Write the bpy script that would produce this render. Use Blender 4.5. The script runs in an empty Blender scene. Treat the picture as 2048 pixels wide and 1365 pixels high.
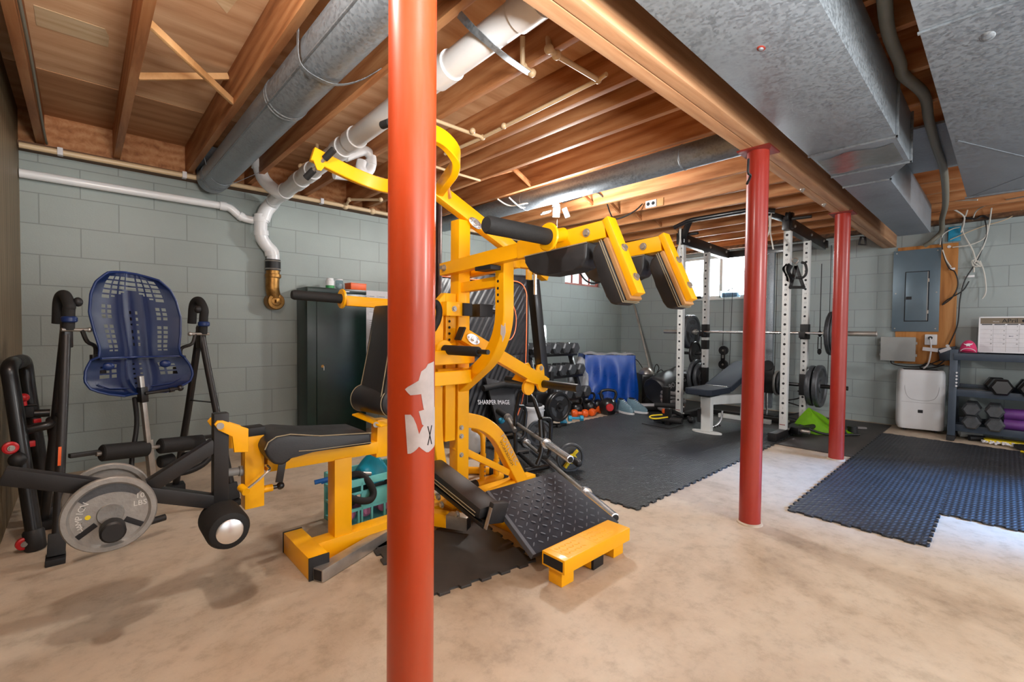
import bpy, bmesh, math, random
from mathutils import Vector, Matrix, Euler
V = Vector
PI = math.pi
random.seed(7)
SC = bpy.context.scene
COL = SC.collection

# ------------------------------------------------------------------ materials
def lin(c):
    out = []
    for x in c[:3]:
        x = x / 255.0
        out.append(x / 12.92 if x <= 0.04045 else ((x + 0.055) / 1.055) ** 2.4)
    return (out[0], out[1], out[2], 1.0)

class NT:
    def __init__(self, name):
        self.m = bpy.data.materials.new(name)
        self.m.use_nodes = True
        self.t = self.m.node_tree
        self.b = self.t.nodes['Principled BSDF']
    def n(self, typ, **kw):
        nd = self.t.nodes.new(typ)
        for k, v in kw.items():
            if k.startswith('_'):
                setattr(nd, k[1:], v)
            else:
                nd.inputs[k.replace('__', ' ')].default_value = v
        return nd
    def l(self, a, b):
        self.t.links.new(a, b)
    def ramp(self, fac, stops):
        r = self.t.nodes.new('ShaderNodeValToRGB')
        el = r.color_ramp.elements
        el[0].position, el[0].color = stops[0]
        el[1].position, el[1].color = stops[-1]
        for p, c in stops[1:-1]:
            e = el.new(p); e.color = c
        self.l(fac, r.inputs['Fac'])
        return r
    def coords(self, scale=(1, 1, 1), rnd=False):
        tc = self.t.nodes.new('ShaderNodeTexCoord')
        mp = self.t.nodes.new('ShaderNodeMapping')
        mp.inputs['Scale'].default_value = scale
        self.l(tc.outputs['Object'], mp.inputs['Vector'])
        if rnd:
            oi = self.t.nodes.new('ShaderNodeObjectInfo')
            mu = self.n('ShaderNodeMath', _operation='MULTIPLY')
            mu.inputs[1].default_value = 37.0
            self.l(oi.outputs['Random'], mu.inputs[0])
            self.l(mu.outputs[0], mp.inputs['Location'])
        return mp.outputs['Vector']
    def bump(self, h, strength=.2, dist=.01):
        b = self.n('ShaderNodeBump', Strength=strength, Distance=dist)
        self.l(h, b.inputs['Height'])
        self.l(b.outputs['Normal'], self.b.inputs['Normal'])

def pbr(name, col, rough=.5, metal=0.0, var=.12, scale=9.0, bump=0.0, bscale=60.0, coat=0.0, spec=.5, rvar=.1):
    t = NT(name)
    c = lin(col)
    v = t.coords()
    nz = t.n('ShaderNodeTexNoise', Scale=scale, Detail=5.0, Roughness=.6)
    t.l(v, nz.inputs['Vector'])
    lo = tuple(x * (1 - var) for x in c[:3]) + (1,)
    hi = tuple(min(1, x * (1 + var)) for x in c[:3]) + (1,)
    r = t.ramp(nz.outputs['Fac'], [(.3, lo), (.7, hi)])
    t.l(r.outputs['Color'], t.b.inputs['Base Color'])
    mr = t.n('ShaderNodeMapRange')
    mr.inputs['To Min'].default_value = max(.02, rough - rvar)
    mr.inputs['To Max'].default_value = min(1, rough + rvar)
    t.l(nz.outputs['Fac'], mr.inputs['Value'])
    t.l(mr.outputs['Result'], t.b.inputs['Roughness'])
    t.b.inputs['Metallic'].default_value = metal
    t.b.inputs['Specular IOR Level'].default_value = spec
    if coat:
        t.b.inputs['Coat Weight'].default_value = coat
        t.b.inputs['Coat Roughness'].default_value = .12
    if bump:
        n2 = t.n('ShaderNodeTexNoise', Scale=bscale, Detail=3.0)
        t.l(v, n2.inputs['Vector'])
        t.bump(n2.outputs['Fac'], bump, .004)
    return t.m

def wood(name, dark, mid, light, stretch=(14, 1.1, 14), rough=.6, ring=5.0):
    t = NT(name)
    v = t.coords(stretch, rnd=True)
    n1 = t.n('ShaderNodeTexNoise', Scale=1.6, Detail=6.0, Roughness=.65, Distortion=.6)
    t.l(v, n1.inputs['Vector'])
    w = t.n('ShaderNodeTexWave', _wave_type='RINGS', Scale=.35, Distortion=ring, Detail=3.0)
    w.inputs['Detail Scale'].default_value = .8
    t.l(v, w.inputs['Vector'])
    mx = t.n('ShaderNodeMath', _operation='MULTIPLY_ADD')
    mx.inputs[1].default_value = .22
    t.l(w.outputs['Fac'], mx.inputs[0])
    t.l(n1.outputs['Fac'], mx.inputs[2])
    r = t.ramp(mx.outputs[0], [(.28, lin(dark)), (.56, lin(mid)), (.9, lin(light))])
    oi = t.t.nodes.new('ShaderNodeObjectInfo')
    hs = t.n('ShaderNodeHueSaturation')
    mr = t.n('ShaderNodeMapRange')
    mr.inputs['To Min'].default_value = .82; mr.inputs['To Max'].default_value = 1.12
    t.l(oi.outputs['Random'], mr.inputs['Value']); t.l(mr.outputs['Result'], hs.inputs['Value'])
    t.l(r.outputs['Color'], hs.inputs['Color'])
    t.l(hs.outputs['Color'], t.b.inputs['Base Color'])
    t.b.inputs['Roughness'].default_value = rough
    t.b.inputs['Specular IOR Level'].default_value = .3
    t.bump(n1.outputs['Fac'], .12, .003)
    return t.m

def block_wall(name, col, axis):
    t = NT(name)
    tc = t.t.nodes.new('ShaderNodeTexCoord')
    sp = t.t.nodes.new('ShaderNodeSeparateXYZ'); t.l(tc.outputs['Object'], sp.inputs[0])
    cb = t.t.nodes.new('ShaderNodeCombineXYZ')
    t.l(sp.outputs[axis], cb.inputs['X'])
    ad = t.n('ShaderNodeMath', _operation='ADD'); ad.inputs[1].default_value = -.075 + 2.175
    t.l(sp.outputs['Z'], ad.inputs[0]); t.l(ad.outputs[0], cb.inputs['Y'])
    br = t.n('ShaderNodeTexBrick', Scale=1.0)
    br.offset = .5
    br.inputs['Brick Width'].default_value = .435
    br.inputs['Row Height'].default_value = .2175
    br.inputs['Mortar Size'].default_value = .0042
    br.inputs['Mortar Smooth'].default_value = .35
    c = lin(col)
    br.inputs['Color1'].default_value = c
    br.inputs['Color2'].default_value = tuple(x * .95 for x in c[:3]) + (1,)
    br.inputs['Mortar'].default_value = tuple(x * .68 for x in c[:3]) + (1,)
    t.l(cb.outputs[0], br.inputs['Vector'])
    nz = t.n('ShaderNodeTexNoise', Scale=2.2, Detail=6.0, Roughness=.65)
    t.l(tc.outputs['Object'], nz.inputs['Vector'])
    mr = t.n('ShaderNodeMapRange'); mr.inputs['To Min'].default_value = .86; mr.inputs['To Max'].default_value = 1.1
    t.l(nz.outputs['Fac'], mr.inputs['Value'])
    mx = t.n('ShaderNodeVectorMath', _operation='SCALE')
    t.l(br.outputs['Color'], mx.inputs[0]); t.l(mr.outputs['Result'], mx.inputs['Scale'])
    t.l(mx.outputs[0], t.b.inputs['Base Color'])
    t.b.inputs['Roughness'].default_value = .5
    fine = t.n('ShaderNodeTexNoise', Scale=90.0, Detail=4.0)
    t.l(tc.outputs['Object'], fine.inputs['Vector'])
    h = t.n('ShaderNodeMath', _operation='MULTIPLY_ADD'); h.inputs[1].default_value = -1.4
    t.l(br.outputs['Fac'], h.inputs[0]); 
    f2 = t.n('ShaderNodeMath', _operation='MULTIPLY'); f2.inputs[1].default_value = .5
    t.l(fine.outputs['Fac'], f2.inputs[0]); t.l(f2.outputs[0], h.inputs[2])
    t.bump(h.outputs[0], .35, .004)
    return t.m

def concrete(name):
    t = NT(name)
    v = t.coords()
    n1 = t.n('ShaderNodeTexNoise', Scale=.9, Detail=8.0, Roughness=.62, Distortion=.4)
    n2 = t.n('ShaderNodeTexNoise', Scale=11.0, Detail=9.0, Roughness=.72)
    n3 = t.n('ShaderNodeTexNoise', Scale=140.0, Detail=3.0)
    for n in (n1, n2, n3): t.l(v, n.inputs['Vector'])
    r1 = t.ramp(n1.outputs['Fac'], [(.3, lin((152, 130, 106))), (.45, lin((196, 178, 156))), (.7, lin((212, 200, 182)))])
    r2 = t.ramp(n2.outputs['Fac'], [(.32, (.66, .64, .61, 1)), (.5, (.92, .92, .92, 1)), (.66, (1.0, 1.0, 1.0, 1))])
    mx = t.n('ShaderNodeMix', _data_type='RGBA', _blend_type='MULTIPLY')
    mx.inputs[0].default_value = .85
    t.l(r1.outputs['Color'], mx.inputs[6]); t.l(r2.outputs['Color'], mx.inputs[7])
    # small pits and rusty spots
    vo = t.n('ShaderNodeTexVoronoi', Scale=3.1); vo.inputs['Randomness'].default_value = 1.0
    t.l(v, vo.inputs['Vector'])
    rs = t.ramp(vo.outputs['Distance'], [(.02, lin((120, 78, 50))), (.07, (1, 1, 1, 1))])
    m2 = t.n('ShaderNodeMix', _data_type='RGBA', _blend_type='MULTIPLY')
    m2.inputs[0].default_value = .35
    t.l(mx.outputs[2], m2.inputs[6]); t.l(rs.outputs['Color'], m2.inputs[7])
    t.l(m2.outputs[2], t.b.inputs['Base Color'])
    mr = t.n('ShaderNodeMapRange'); mr.inputs['To Min'].default_value = .42; mr.inputs['To Max'].default_value = .75
    t.l(n2.outputs['Fac'], mr.inputs['Value']); t.l(mr.outputs['Result'], t.b.inputs['Roughness'])
    ad = t.n('ShaderNodeMath', _operation='ADD')
    t.l(n2.outputs['Fac'], ad.inputs[0]); t.l(n3.outputs['Fac'], ad.inputs[1])
    t.bump(ad.outputs[0], .12, .004)
    return t.m

def galvanised(name, col=(150, 156, 160), rough=.38, scale=55):
    t = NT(name)
    v = t.coords()
    vo = t.n('ShaderNodeTexVoronoi', Scale=scale); t.l(v, vo.inputs['Vector'])
    nz = t.n('ShaderNodeTexNoise', Scale=3.0, Detail=3.0); t.l(v, nz.inputs['Vector'])
    c = lin(col)
    bw = t.n('ShaderNodeRGBToBW'); t.l(vo.outputs['Color'], bw.inputs[0])
    ad = t.n('ShaderNodeMath', _operation='MULTIPLY_ADD'); ad.inputs[1].default_value = .7
    t.l(bw.outputs[0], ad.inputs[0]); t.l(nz.outputs['Fac'], ad.inputs[2])
    r = t.ramp(ad.outputs[0], [(.35, tuple(x * .72 for x in c[:3]) + (1,)), (.95, tuple(min(1, x * 1.2) for x in c[:3]) + (1,))])
    t.l(r.outputs['Color'], t.b.inputs['Base Color'])
    t.b.inputs['Metallic'].default_value = .6
    mr = t.n('ShaderNodeMapRange'); mr.inputs['To Min'].default_value = rough - .08; mr.inputs['To Max'].default_value = rough + .22
    t.l(bw.outputs[0], mr.inputs['Value']); t.l(mr.outputs['Result'], t.b.inputs['Roughness'])
    return t.m

def rubber_tread(name, col, pitch=24.0, diag=False):
    t = NT(name)
    v = t.coords((pitch, pitch, pitch))
    w1 = t.n('ShaderNodeTexWave', _wave_type='BANDS', _bands_direction='DIAGONAL' if diag else 'X', Scale=1.0)
    w2 = t.n('ShaderNodeTexWave', _wave_type='BANDS', _bands_direction='Y', Scale=1.0)
    t.l(v, w1.inputs['Vector']); t.l(v, w2.inputs['Vector'])
    mu = t.n('ShaderNodeMath', _operation='MULTIPLY'); t.l(w1.outputs['Fac'], mu.inputs[0]); t.l(w2.outputs['Fac'], mu.inputs[1])
    c = lin(col)
    nz = t.n('ShaderNodeTexNoise', Scale=.25, Detail=6.0, Roughness=.65); t.l(v, nz.inputs['Vector'])
    r = t.ramp(nz.outputs['Fac'], [(.35, tuple(x * .8 for x in c[:3]) + (1,)), (.7, tuple(x * 1.35 + .004 for x in c[:3]) + (1,))])
    t.l(r.outputs['Color'], t.b.inputs['Base Color'])
    mr = t.n('ShaderNodeMapRange'); mr.inputs['To Min'].default_value = .72; mr.inputs['To Max'].default_value = 1.2
    t.l(mu.outputs[0], mr.inputs['Value'])
    sc = t.n('ShaderNodeVectorMath', _operation='SCALE')
    t.l(r.outputs['Color'], sc.inputs[0]); t.l(mr.outputs['Result'], sc.inputs['Scale'])
    t.l(sc.outputs[0], t.b.inputs['Base Color'])
    t.b.inputs['Roughness'].default_value = .55
    t.bump(mu.outputs[0], .9, .006)
    return t.m

def two_tone(name, a, b, scale, lo, hi, rough=.4, metal=0, coat=0, stretch=(1, 1, 1), bump=0):
    t = NT(name)
    v = t.coords(stretch, rnd=True)
    nz = t.n('ShaderNodeTexNoise', Scale=scale, Detail=6.0, Roughness=.6, Distortion=.3); t.l(v, nz.inputs['Vector'])
    r = t.ramp(nz.outputs['Fac'], [(lo, lin(a)), (hi, lin(b))])
    t.l(r.outputs['Color'], t.b.inputs['Base Color'])
    t.b.inputs['Roughness'].default_value = rough; t.b.inputs['Metallic'].default_value = metal
    if coat: t.b.inputs['Coat Weight'].default_value = coat; t.b.inputs['Coat Roughness'].default_value = .15
    if bump: t.bump(nz.outputs['Fac'], bump, .004)
    return t.m

def emit(name, col, strength):
    t = NT(name)
    t.b.inputs['Base Color'].default_value = lin(col)
    t.b.inputs['Emission Color'].default_value = lin(col)
    t.b.inputs['Emission Strength'].default_value = strength
    return t.m

def clear(name, col, alpha=1.0, rough=.02, trans=1.0):
    t = NT(name)
    t.b.inputs['Base Color'].default_value = lin(col)
    t.b.inputs['Roughness'].default_value = rough
    t.b.inputs['Transmission Weight'].default_value = trans
    t.b.inputs['Alpha'].default_value = alpha
    t.b.inputs['IOR'].default_value = 1.2
    return t.m

M = {}
M['concrete'] = concrete('floor_concrete')
M['block_u'] = block_wall('painted_block_u', (148, 159, 156), 'X')
M['block_v'] = block_wall('painted_block_v', (155, 166, 166), 'Y')
M['panel_wall'] = wood('brown_panelling', (84, 70, 50), (124, 106, 80), (146, 128, 100), (9, 9, 1.0), .5)
M['joist'] = wood('joist_fir', (134, 82, 46), (174, 116, 72), (200, 150, 104))
M['beam'] = wood('beam_fir', (146, 104, 72), (178, 134, 98), (198, 158, 122), (1.1, 16, 16))
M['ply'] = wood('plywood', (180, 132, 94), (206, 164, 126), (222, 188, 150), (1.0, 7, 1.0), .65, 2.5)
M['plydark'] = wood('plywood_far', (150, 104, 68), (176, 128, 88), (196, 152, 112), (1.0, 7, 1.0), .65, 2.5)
M['plylight'] = wood('plywood_patch', (200, 164, 122), (222, 196, 156), (234, 212, 180), (2.4, 14, 2.4), .65, 9.0)
M['sill'] = wood('sill_wood', (58, 38, 24), (92, 62, 40), (126, 92, 62), (1.1, 16, 16))
M['stick'] = wood('pale_stick', (150, 104, 60), (196, 150, 100), (214, 172, 124), (3, 3, 3), .6)
M['galv'] = galvanised('galvanised_sheet', (134, 142, 149), .42, 100)
M['galvdark'] = galvanised('galvanised_duct', (138, 147, 155), .42, 90)
M['pvc'] = pbr('white_pvc', (226, 228, 230), .32, 0, .04, 4, 0, 60, .1)
M['cpvc'] = pbr('cream_cpvc', (214, 188, 150), .4, 0, .06, 6)
M['brass'] = pbr('old_brass', (150, 110, 58), .42, .85, .35, 18, .2, 40)
M['rubber'] = pbr('black_rubber', (24, 24, 26), .55, 0, .2, 20)
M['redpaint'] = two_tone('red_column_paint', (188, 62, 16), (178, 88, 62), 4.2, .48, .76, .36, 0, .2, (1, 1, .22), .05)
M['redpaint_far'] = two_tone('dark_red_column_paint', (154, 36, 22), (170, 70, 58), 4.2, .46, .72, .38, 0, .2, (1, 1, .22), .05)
M['yellow'] = pbr('yellow_enamel', (255, 180, 2), .4, 0, .04, 5, .04, 90, .12, .35)
M['black'] = pbr('black_enamel', (26, 25, 26), .36, 0, .2, 9, .03, 120, .15)
M['blacksat'] = pbr('satin_black_steel', (38, 36, 36), .42, .2, .15, 9, .06, 160)
M['vinyl'] = pbr('black_vinyl', (40, 41, 44), .44, 0, .16, 14, .1, 150, 0, .5)
M['benchvinyl'] = pbr('slate_bench_vinyl', (40, 46, 56), .72, 0, .12, 10, .1, 150, 0, .15)
M['seam'] = pbr('pale_stitching', (150, 138, 112), .7, 0, .1, 30)
M['foam'] = pbr('black_foam', (24, 24, 25), .75, 0, .2, 30, .2, 140)
M['chrome'] = pbr('chrome', (232, 232, 232), .24, .92, .05, 6)
M['steel'] = pbr('bare_steel', (176, 172, 166), .38, .75, .2, 10)
M['iron'] = pbr('grey_cast_iron', (150, 148, 144), .48, .45, .14, 26, .25, 110)
M['darkiron'] = pbr('dark_cast_iron', (76, 79, 83), .42, .35, .18, 26, .2, 110)
M['ironpipe'] = pbr('brown_iron_pipe', (64, 46, 42), .36, .55, .3, 20)
M['matblack'] = rubber_tread('puzzle_mat_rubber', (46, 50, 52), 13)
M['matblue'] = rubber_tread('ribbed_mat_rubber', (42, 46, 52), 11, True)
M['matflat'] = pbr('flat_rubber_mat', (58, 55, 53), .6, 0, .28, 5, .1, 70)
M['diamond'] = pbr('diamond_plate_black', (46, 49, 58), .42, .3, .2, 8, .1, 120)
M['diamond_edge'] = pbr('plate_edge', (96, 100, 108), .45, .3, .1, 10)
M['ochrewood'] = wood('ply_backing', (150, 104, 60), (186, 138, 86), (204, 160, 108), (3, 3, 3), .6)
M['blueplastic'] = pbr('blue_plastic', (20, 44, 96), .36, 0, .1, 8, .04, 90)
M['green'] = two_tone('dark_green_enamel', (4, 28, 24), (8, 40, 33), 4.0, .4, .6, .3, 0, 0)
M['darkgreen_side'] = pbr('cabinet_grey_side', (66, 74, 74), .4, 0, .06, 6)
M['quilt'] = pbr('black_quilt', (22, 22, 25), .42, 0, .2, 12, .15, 90)
M['orange'] = pbr('orange_plastic', (226, 92, 20), .45, 0, .08, 12)
M['orangecord'] = pbr('orange_piping', (226, 112, 66), .55, 0, .06, 20)
M['white'] = pbr('white_plastic', (225, 227, 230), .35, 0, .03, 6)
M['whitepaint'] = pbr('white_powder_coat', (214, 216, 214), .38, 0, .04, 8, .03, 120)
M['paper'] = pbr('white_paper', (216, 216, 220), .8, 0, .04, 14)
M['cyan'] = pbr('teal_vinyl', (30, 176, 204), .4, 0, .1, 12)
M['teal'] = pbr('teal_crate_plastic', (112, 204, 204), .5, 0, .07, 10)
M['pink'] = pbr('pink_foam', (206, 130, 176), .6, 0, .1, 14)
M['purple'] = pbr('purple_foam', (100, 52, 124), .5, 0, .15, 10)
M['tarp'] = pbr('blue_tarp', (8, 68, 158), .3, 0, .12, 10, .1, 40)
M['plastic_film'] = pbr('plastic_film', (176, 181, 187), .25, 0, .08, 10)
M['bluedb'] = pbr('blue_vinyl_dumbbell', (40, 150, 190), .4, 0, .06, 12)
M['shoe'] = pbr('grey_blue_mesh', (112, 142, 156), .7, 0, .18, 40, .2, 160)
M['lime'] = pbr('lime_fabric', (140, 206, 22), .6, 0, .1, 10)
M['panelgrey'] = pbr('panel_grey_blue', (96, 114, 126), .34, .25, .05, 5)
M['boxgrey'] = pbr('box_grey', (150, 152, 150), .45, 0, .05, 6)
M['shelfblue'] = pbr('slate_blue_steel', (58, 70, 84), .4, .2, .1, 10)
M['red'] = pbr('red_plastic', (190, 30, 36), .4, 0, .1, 10)
M['pinkcap'] = pbr('pink_fabric', (204, 52, 104), .8, 0, .1, 30)
M['wire'] = pbr('white_wire', (200, 198, 190), .5, 0, .06, 20)
M['cablegrey'] = pbr('grey_cable', (118, 116, 104), .5, 0, .1, 14)
M['blackwire'] = pbr('black_wire', (22, 22, 24), .5, 0, .1, 20)
M['ink'] = pbr('black_ink', (26, 26, 30), .7, 0, .05, 20)
M['greyink'] = pbr('grey_ink', (150, 150, 152), .6, 0, .05, 20)
M['silverink'] = pbr('silver_ink', (172, 168, 160), .5, 0, .05, 20)
M['letter_highlight'] = pbr('embossed_letter_highlight', (206, 205, 200), .5, 0, .05, 20)  # paler than the iron: highlights on the raised letters put into the colour
M['glass'] = clear('window_glass', (250, 252, 252), 1.0)
M['tintglass'] = clear('tinted_jar', (190, 215, 225), 1.0, .15, .85)
M['led'] = emit('led_panel', (240, 246, 255), 28.0)
M['winframe'] = pbr('white_window_frame', (222, 222, 220), .45, 0, .04, 8)
M['brickred'] = pbr('red_steel_sash', (176, 92, 80), .5, 0, .2, 14)
M['cardboard'] = pbr('label_paper', (196, 188, 188), .7, 0, .12, 22)
M['handle_yellow'] = pbr('yellow_plastic', (226, 200, 24), .45, 0, .06, 12)
M['redpaintdark'] = pbr('red_smudge', (128, 44, 34), .5, 0, .3, 30)
M['greenplastic'] = pbr('green_label', (64, 150, 90), .5, 0, .08, 12)
M['greyfabric'] = pbr('grey_fabric', (126, 122, 122), .8, 0, .12, 30)
M['deck'] = wood('outdoor_deck_boards', (170, 170, 150), (206, 206, 190), (226, 226, 214), (2, 2, 2), .7)

# ------------------------------------------------------------------ geometry
def frame_from(axis, up=(0, 0, 1)):
    z = V(axis).normalized()
    u = V(up)
    if abs(z.dot(u.normalized())) > .995:
        u = V((1, 0, 0)) if abs(z.x) < .9 else V((0, 1, 0))
    x = u.cross(z).normalized()
    y = z.cross(x).normalized()
    return x, y, z

def smooth_path(pts, n=6, closed=False):
    P = [V(p) for p in pts]
    out = []
    N = len(P)
    rng = range(N if closed else N - 1)
    for i in rng:
        p0 = P[(i - 1) % N] if (closed or i > 0) else P[0] * 2 - P[1]
        p1 = P[i]; p2 = P[(i + 1) % N]
        p3 = P[(i + 2) % N] if (closed or i + 2 < N) else P[-1] * 2 - P[-2]
        for k in range(n):
            t = k / n
            out.append(.5 * ((2 * p1) + (p2 - p0) * t + (2 * p0 - 5 * p1 + 4 * p2 - p3) * t * t + (3 * p1 - p0 - 3 * p2 + p3) * t ** 3))
    if not closed: out.append(P[-1].copy())
    return out

def fillet(pts, r, n=5):
    P = [V(p) for p in pts]
    out = [P[0]]
    for i in range(1, len(P) - 1):
        a = P[i - 1] - P[i]; b = P[i + 1] - P[i]
        d = min(r, a.length * .49, b.length * .49)
        pa = P[i] + a.normalized() * d; pb = P[i] + b.normalized() * d
        for k in range(n + 1):
            t = k / n
            out.append(pa * (1 - t) ** 2 + P[i] * 2 * t * (1 - t) + pb * t * t)
    out.append(P[-1])
    return out

class MB:
    def __init__(self):
        self.bm = bmesh.new()
    def _add(self, verts, faces):
        vs = [self.bm.verts.new(v) for v in verts]
        fs = []
        for f in faces:
            try: fs.append(self.bm.faces.new([vs[i] for i in f]))
            except ValueError: pass
        return vs, fs
    def box(self, c, s, rz=0, bev=0, R=None):
        h = [x / 2 for x in s]
        if R is None: R = Matrix.Rotation(rz, 3, 'Z')
        c = V(c)
        vs = [c + R @ V((sx * h[0], sy * h[1], sz * h[2])) for sz in (-1, 1) for sy in (-1, 1) for sx in (-1, 1)]
        v, f = self._add(vs, [(0, 2, 3, 1), (4, 5, 7, 6), (0, 1, 5, 4), (2, 6, 7, 3), (0, 4, 6, 2), (1, 3, 7, 5)])
        if bev > 0:
            es = list({e for x in f for e in x.edges})
            bmesh.ops.bevel(self.bm, geom=es, offset=min(bev, min(s) * .45), segments=2, profile=.6, affect='EDGES')
        return self
    def bb(self, a, b, bev=0):
        return self.box([(a[i] + b[i]) / 2 for i in range(3)], [abs(b[i] - a[i]) for i in range(3)], 0, bev)
    def bar(self, p, q, w, h, up=(0, 0, 1), bev=.004):
        p, q = V(p), V(q)
        x, y, z = frame_from(q - p, up)
        R = Matrix((x, y, z)).transposed()
        return self.box((p + q) / 2, (w, h, (q - p).length), 0, bev, R)
    def sweep(self, pts, prof, up=(0, 0, 1), closed=False, cap=True, fixed=False, scales=None):
        P = [V(p) for p in pts]
        N = len(P)
        rings = []
        prev = None
        for i in range(N):
            if closed: t = P[(i + 1) % N] - P[i - 1]
            elif i == 0: t = P[1] - P[0]
            elif i == N - 1: t = P[-1] - P[-2]
            else: t = (P[i + 1] - P[i]).normalized() + (P[i] - P[i - 1]).normalized()
            if t.length < 1e-9: t = V((0, 0, 1))
            t.normalize()
            if prev is None or fixed:
                x, y, z = frame_from(t, up)
            else:
                x = prev - t * prev.dot(t)
                if x.length < 1e-6: x, y, z = frame_from(t, up)
                x.normalize(); y = t.cross(x)
            prev = x
            k = 1 if scales is None else scales[i]
            rings.append([self.bm.verts.new(P[i] + x * a * k + y * b * k) for a, b in prof])
        n = len(prof)
        for i in range(N if closed else N - 1):
            A, B = rings[i], rings[(i + 1) % N]
            for j in range(n):
                try: self.bm.faces.new((A[j], A[(j + 1) % n], B[(j + 1) % n], B[j]))
                except ValueError: pass
        if cap and not closed:
            self.bm.faces.new(list(reversed(rings[0]))); self.bm.faces.new(rings[-1])
        return self
    def tube(self, pts, r, seg=10, sm=0, closed=False, fil=0, cap=True, scales=None):
        if fil: pts = fillet(pts, fil)
        if sm: pts = smooth_path(pts, sm, closed)
        prof = [(r * math.cos(2 * PI * k / seg), r * math.sin(2 * PI * k / seg)) for k in range(seg)]
        return self.sweep(pts, prof, closed=closed, cap=cap, scales=scales)
    def rtube(self, pts, w, h, up=(0, 0, 1), fil=0, sm=0, c=.004):
        if fil: pts = fillet(pts, fil, 7)
        if sm: pts = smooth_path(pts, sm)
        a, b = w / 2, h / 2
        prof = [(-a + c, -b), (a - c, -b), (a, -b + c), (a, b - c), (a - c, b), (-a + c, b), (-a, b - c), (-a, -b + c)]
        return self.sweep(pts, prof, up=up, fixed=True)
    def cyl(self, p, q, r, r2=None, seg=20):
        p, q = V(p), V(q)
        if r2 is None: r2 = r
        return self.sweep([p, q], [(math.cos(2 * PI * k / seg), math.sin(2 * PI * k / seg)) for k in range(seg)], scales=[r, r2])
    def lathe(self, prof, o, axis=(0, 0, 1), seg=28, cap=True):
        x, y, z = frame_from(axis)
        o = V(o)
        rings = [[self.bm.verts.new(o + z * t + (x * math.cos(2 * PI * k / seg) + y * math.sin(2 * PI * k / seg)) * max(r, 1e-4)) for k in range(seg)] for r, t in prof]
        for A, B in zip(rings, rings[1:]):
            for j in range(seg):
                self.bm.faces.new((A[j], A[(j + 1) % seg], B[(j + 1) % seg], B[j]))
        if cap:
            self.bm.faces.new(list(reversed(rings[0]))); self.bm.faces.new(rings[-1])
        return self
    def prism(self, poly, ext, bev=0):
        e = V(ext); n = len(poly)
        vs = [V(p) for p in poly] + [V(p) + e for p in poly]
        fc = [tuple(range(n))[::-1], tuple(range(n, 2 * n))] + [(i, (i + 1) % n, n + (i + 1) % n, n + i) for i in range(n)]
        v, f = self._add(vs, fc)
        if bev:
            es = list({e for x in f for e in x.edges})
            bmesh.ops.bevel(self.bm, geom=es, offset=bev, segments=3, profile=.6, affect='EDGES', clamp_overlap=True)
        return self
    def ball(self, c, r, seg=20, rings=12, R=None):
        if not hasattr(r, '__len__'): r = (r, r, r)
        c = V(c); vs = []; fc = []
        for i in range(rings + 1):
            th = PI * i / rings
            for j in range(seg):
                ph = 2 * PI * j / seg
                p = V((r[0] * math.sin(th) * math.cos(ph), r[1] * math.sin(th) * math.sin(ph), r[2] * math.cos(th)))
                vs.append(c + (R @ p if R else p))
        for i in range(rings):
            for j in range(seg):
                a = i * seg + j; b = i * seg + (j + 1) % seg
                fc.append((a, a + seg, b + seg, b))
        self._add(vs, fc)
        bmesh.ops.remove_doubles(self.bm, verts=self.bm.verts[-len(vs):] if False else list(self.bm.verts)[-len(vs):], dist=1e-6)
        return self
    def grid(self, fn, nu, nv, thick=0):
        vs = [fn(i / nu, j / nv) for i in range(nu + 1) for j in range(nv + 1)]
        fc = [(i * (nv + 1) + j, (i + 1) * (nv + 1) + j, (i + 1) * (nv + 1) + j + 1, i * (nv + 1) + j + 1) for i in range(nu) for j in range(nv)]
        v, f = self._add(vs, fc)
        if thick: bmesh.ops.solidify(self.bm, geom=f, thickness=thick)
        return self
    def bolt(self, p, axis, r=.014, t=.012):
        a = V(axis).normalized()
        self.cyl(V(p), V(p) + a * t * .35, r * 1.35, seg=16)
        self.cyl(V(p) + a * t * .3, V(p) + a * t, r, r * .92, seg=6)
        return self
    def rot(self, R, c):
        bmesh.ops.rotate(self.bm, verts=self.bm.verts, cent=V(c), matrix=R)
        return self
    def build(self, name, mat, parent=None, label=None, origin='base', kind=None, ang=35):
        bm = self.bm
        bmesh.ops.recalc_face_normals(bm, faces=bm.faces)
        off = V((0, 0, 0))
        if parent is not None:
            p = parent
            while p is not None:
                off += p.location; p = p.parent
        elif origin == 'base' and len(bm.verts):
            xs = [v.co for v in bm.verts]
            off = V(((min(v.x for v in xs) + max(v.x for v in xs)) / 2, (min(v.y for v in xs) + max(v.y for v in xs)) / 2, min(v.z for v in xs)))
        if off.length: bmesh.ops.translate(bm, verts=bm.verts, vec=-off)
        me = bpy.data.meshes.new(name)
        bm.to_mesh(me); bm.free()
        me.polygons.foreach_set('use_smooth', [True] * len(me.polygons))
        me.set_sharp_from_angle(angle=math.radians(ang))
        if mat is not None: me.materials.append(M[mat] if isinstance(mat, str) else mat)
        o = bpy.data.objects.new(name, me)
        COL.objects.link(o)
        if parent is not None: o.parent = parent
        else: o.location = off
        if label: o['label'] = label
        if kind: o['kind'] = kind
        return o

def tag(o, label, cat, group=None, kind=None):
    o['label'] = label; o['category'] = cat
    if group: o['group'] = group
    if kind: o['kind'] = kind
    return o

def thing(name, label, cat, loc=(0, 0, 0), group=None):
    o = bpy.data.objects.new(name, None)
    o.empty_display_size = .05
    COL.objects.link(o)
    o.location = loc
    return tag(o, label, cat, group)

def struct(mb, name, mat, parent=None):
    o = mb.build(name, mat, parent, origin=None)
    if parent is None: o['kind'] = 'structure'
    return o

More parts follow.
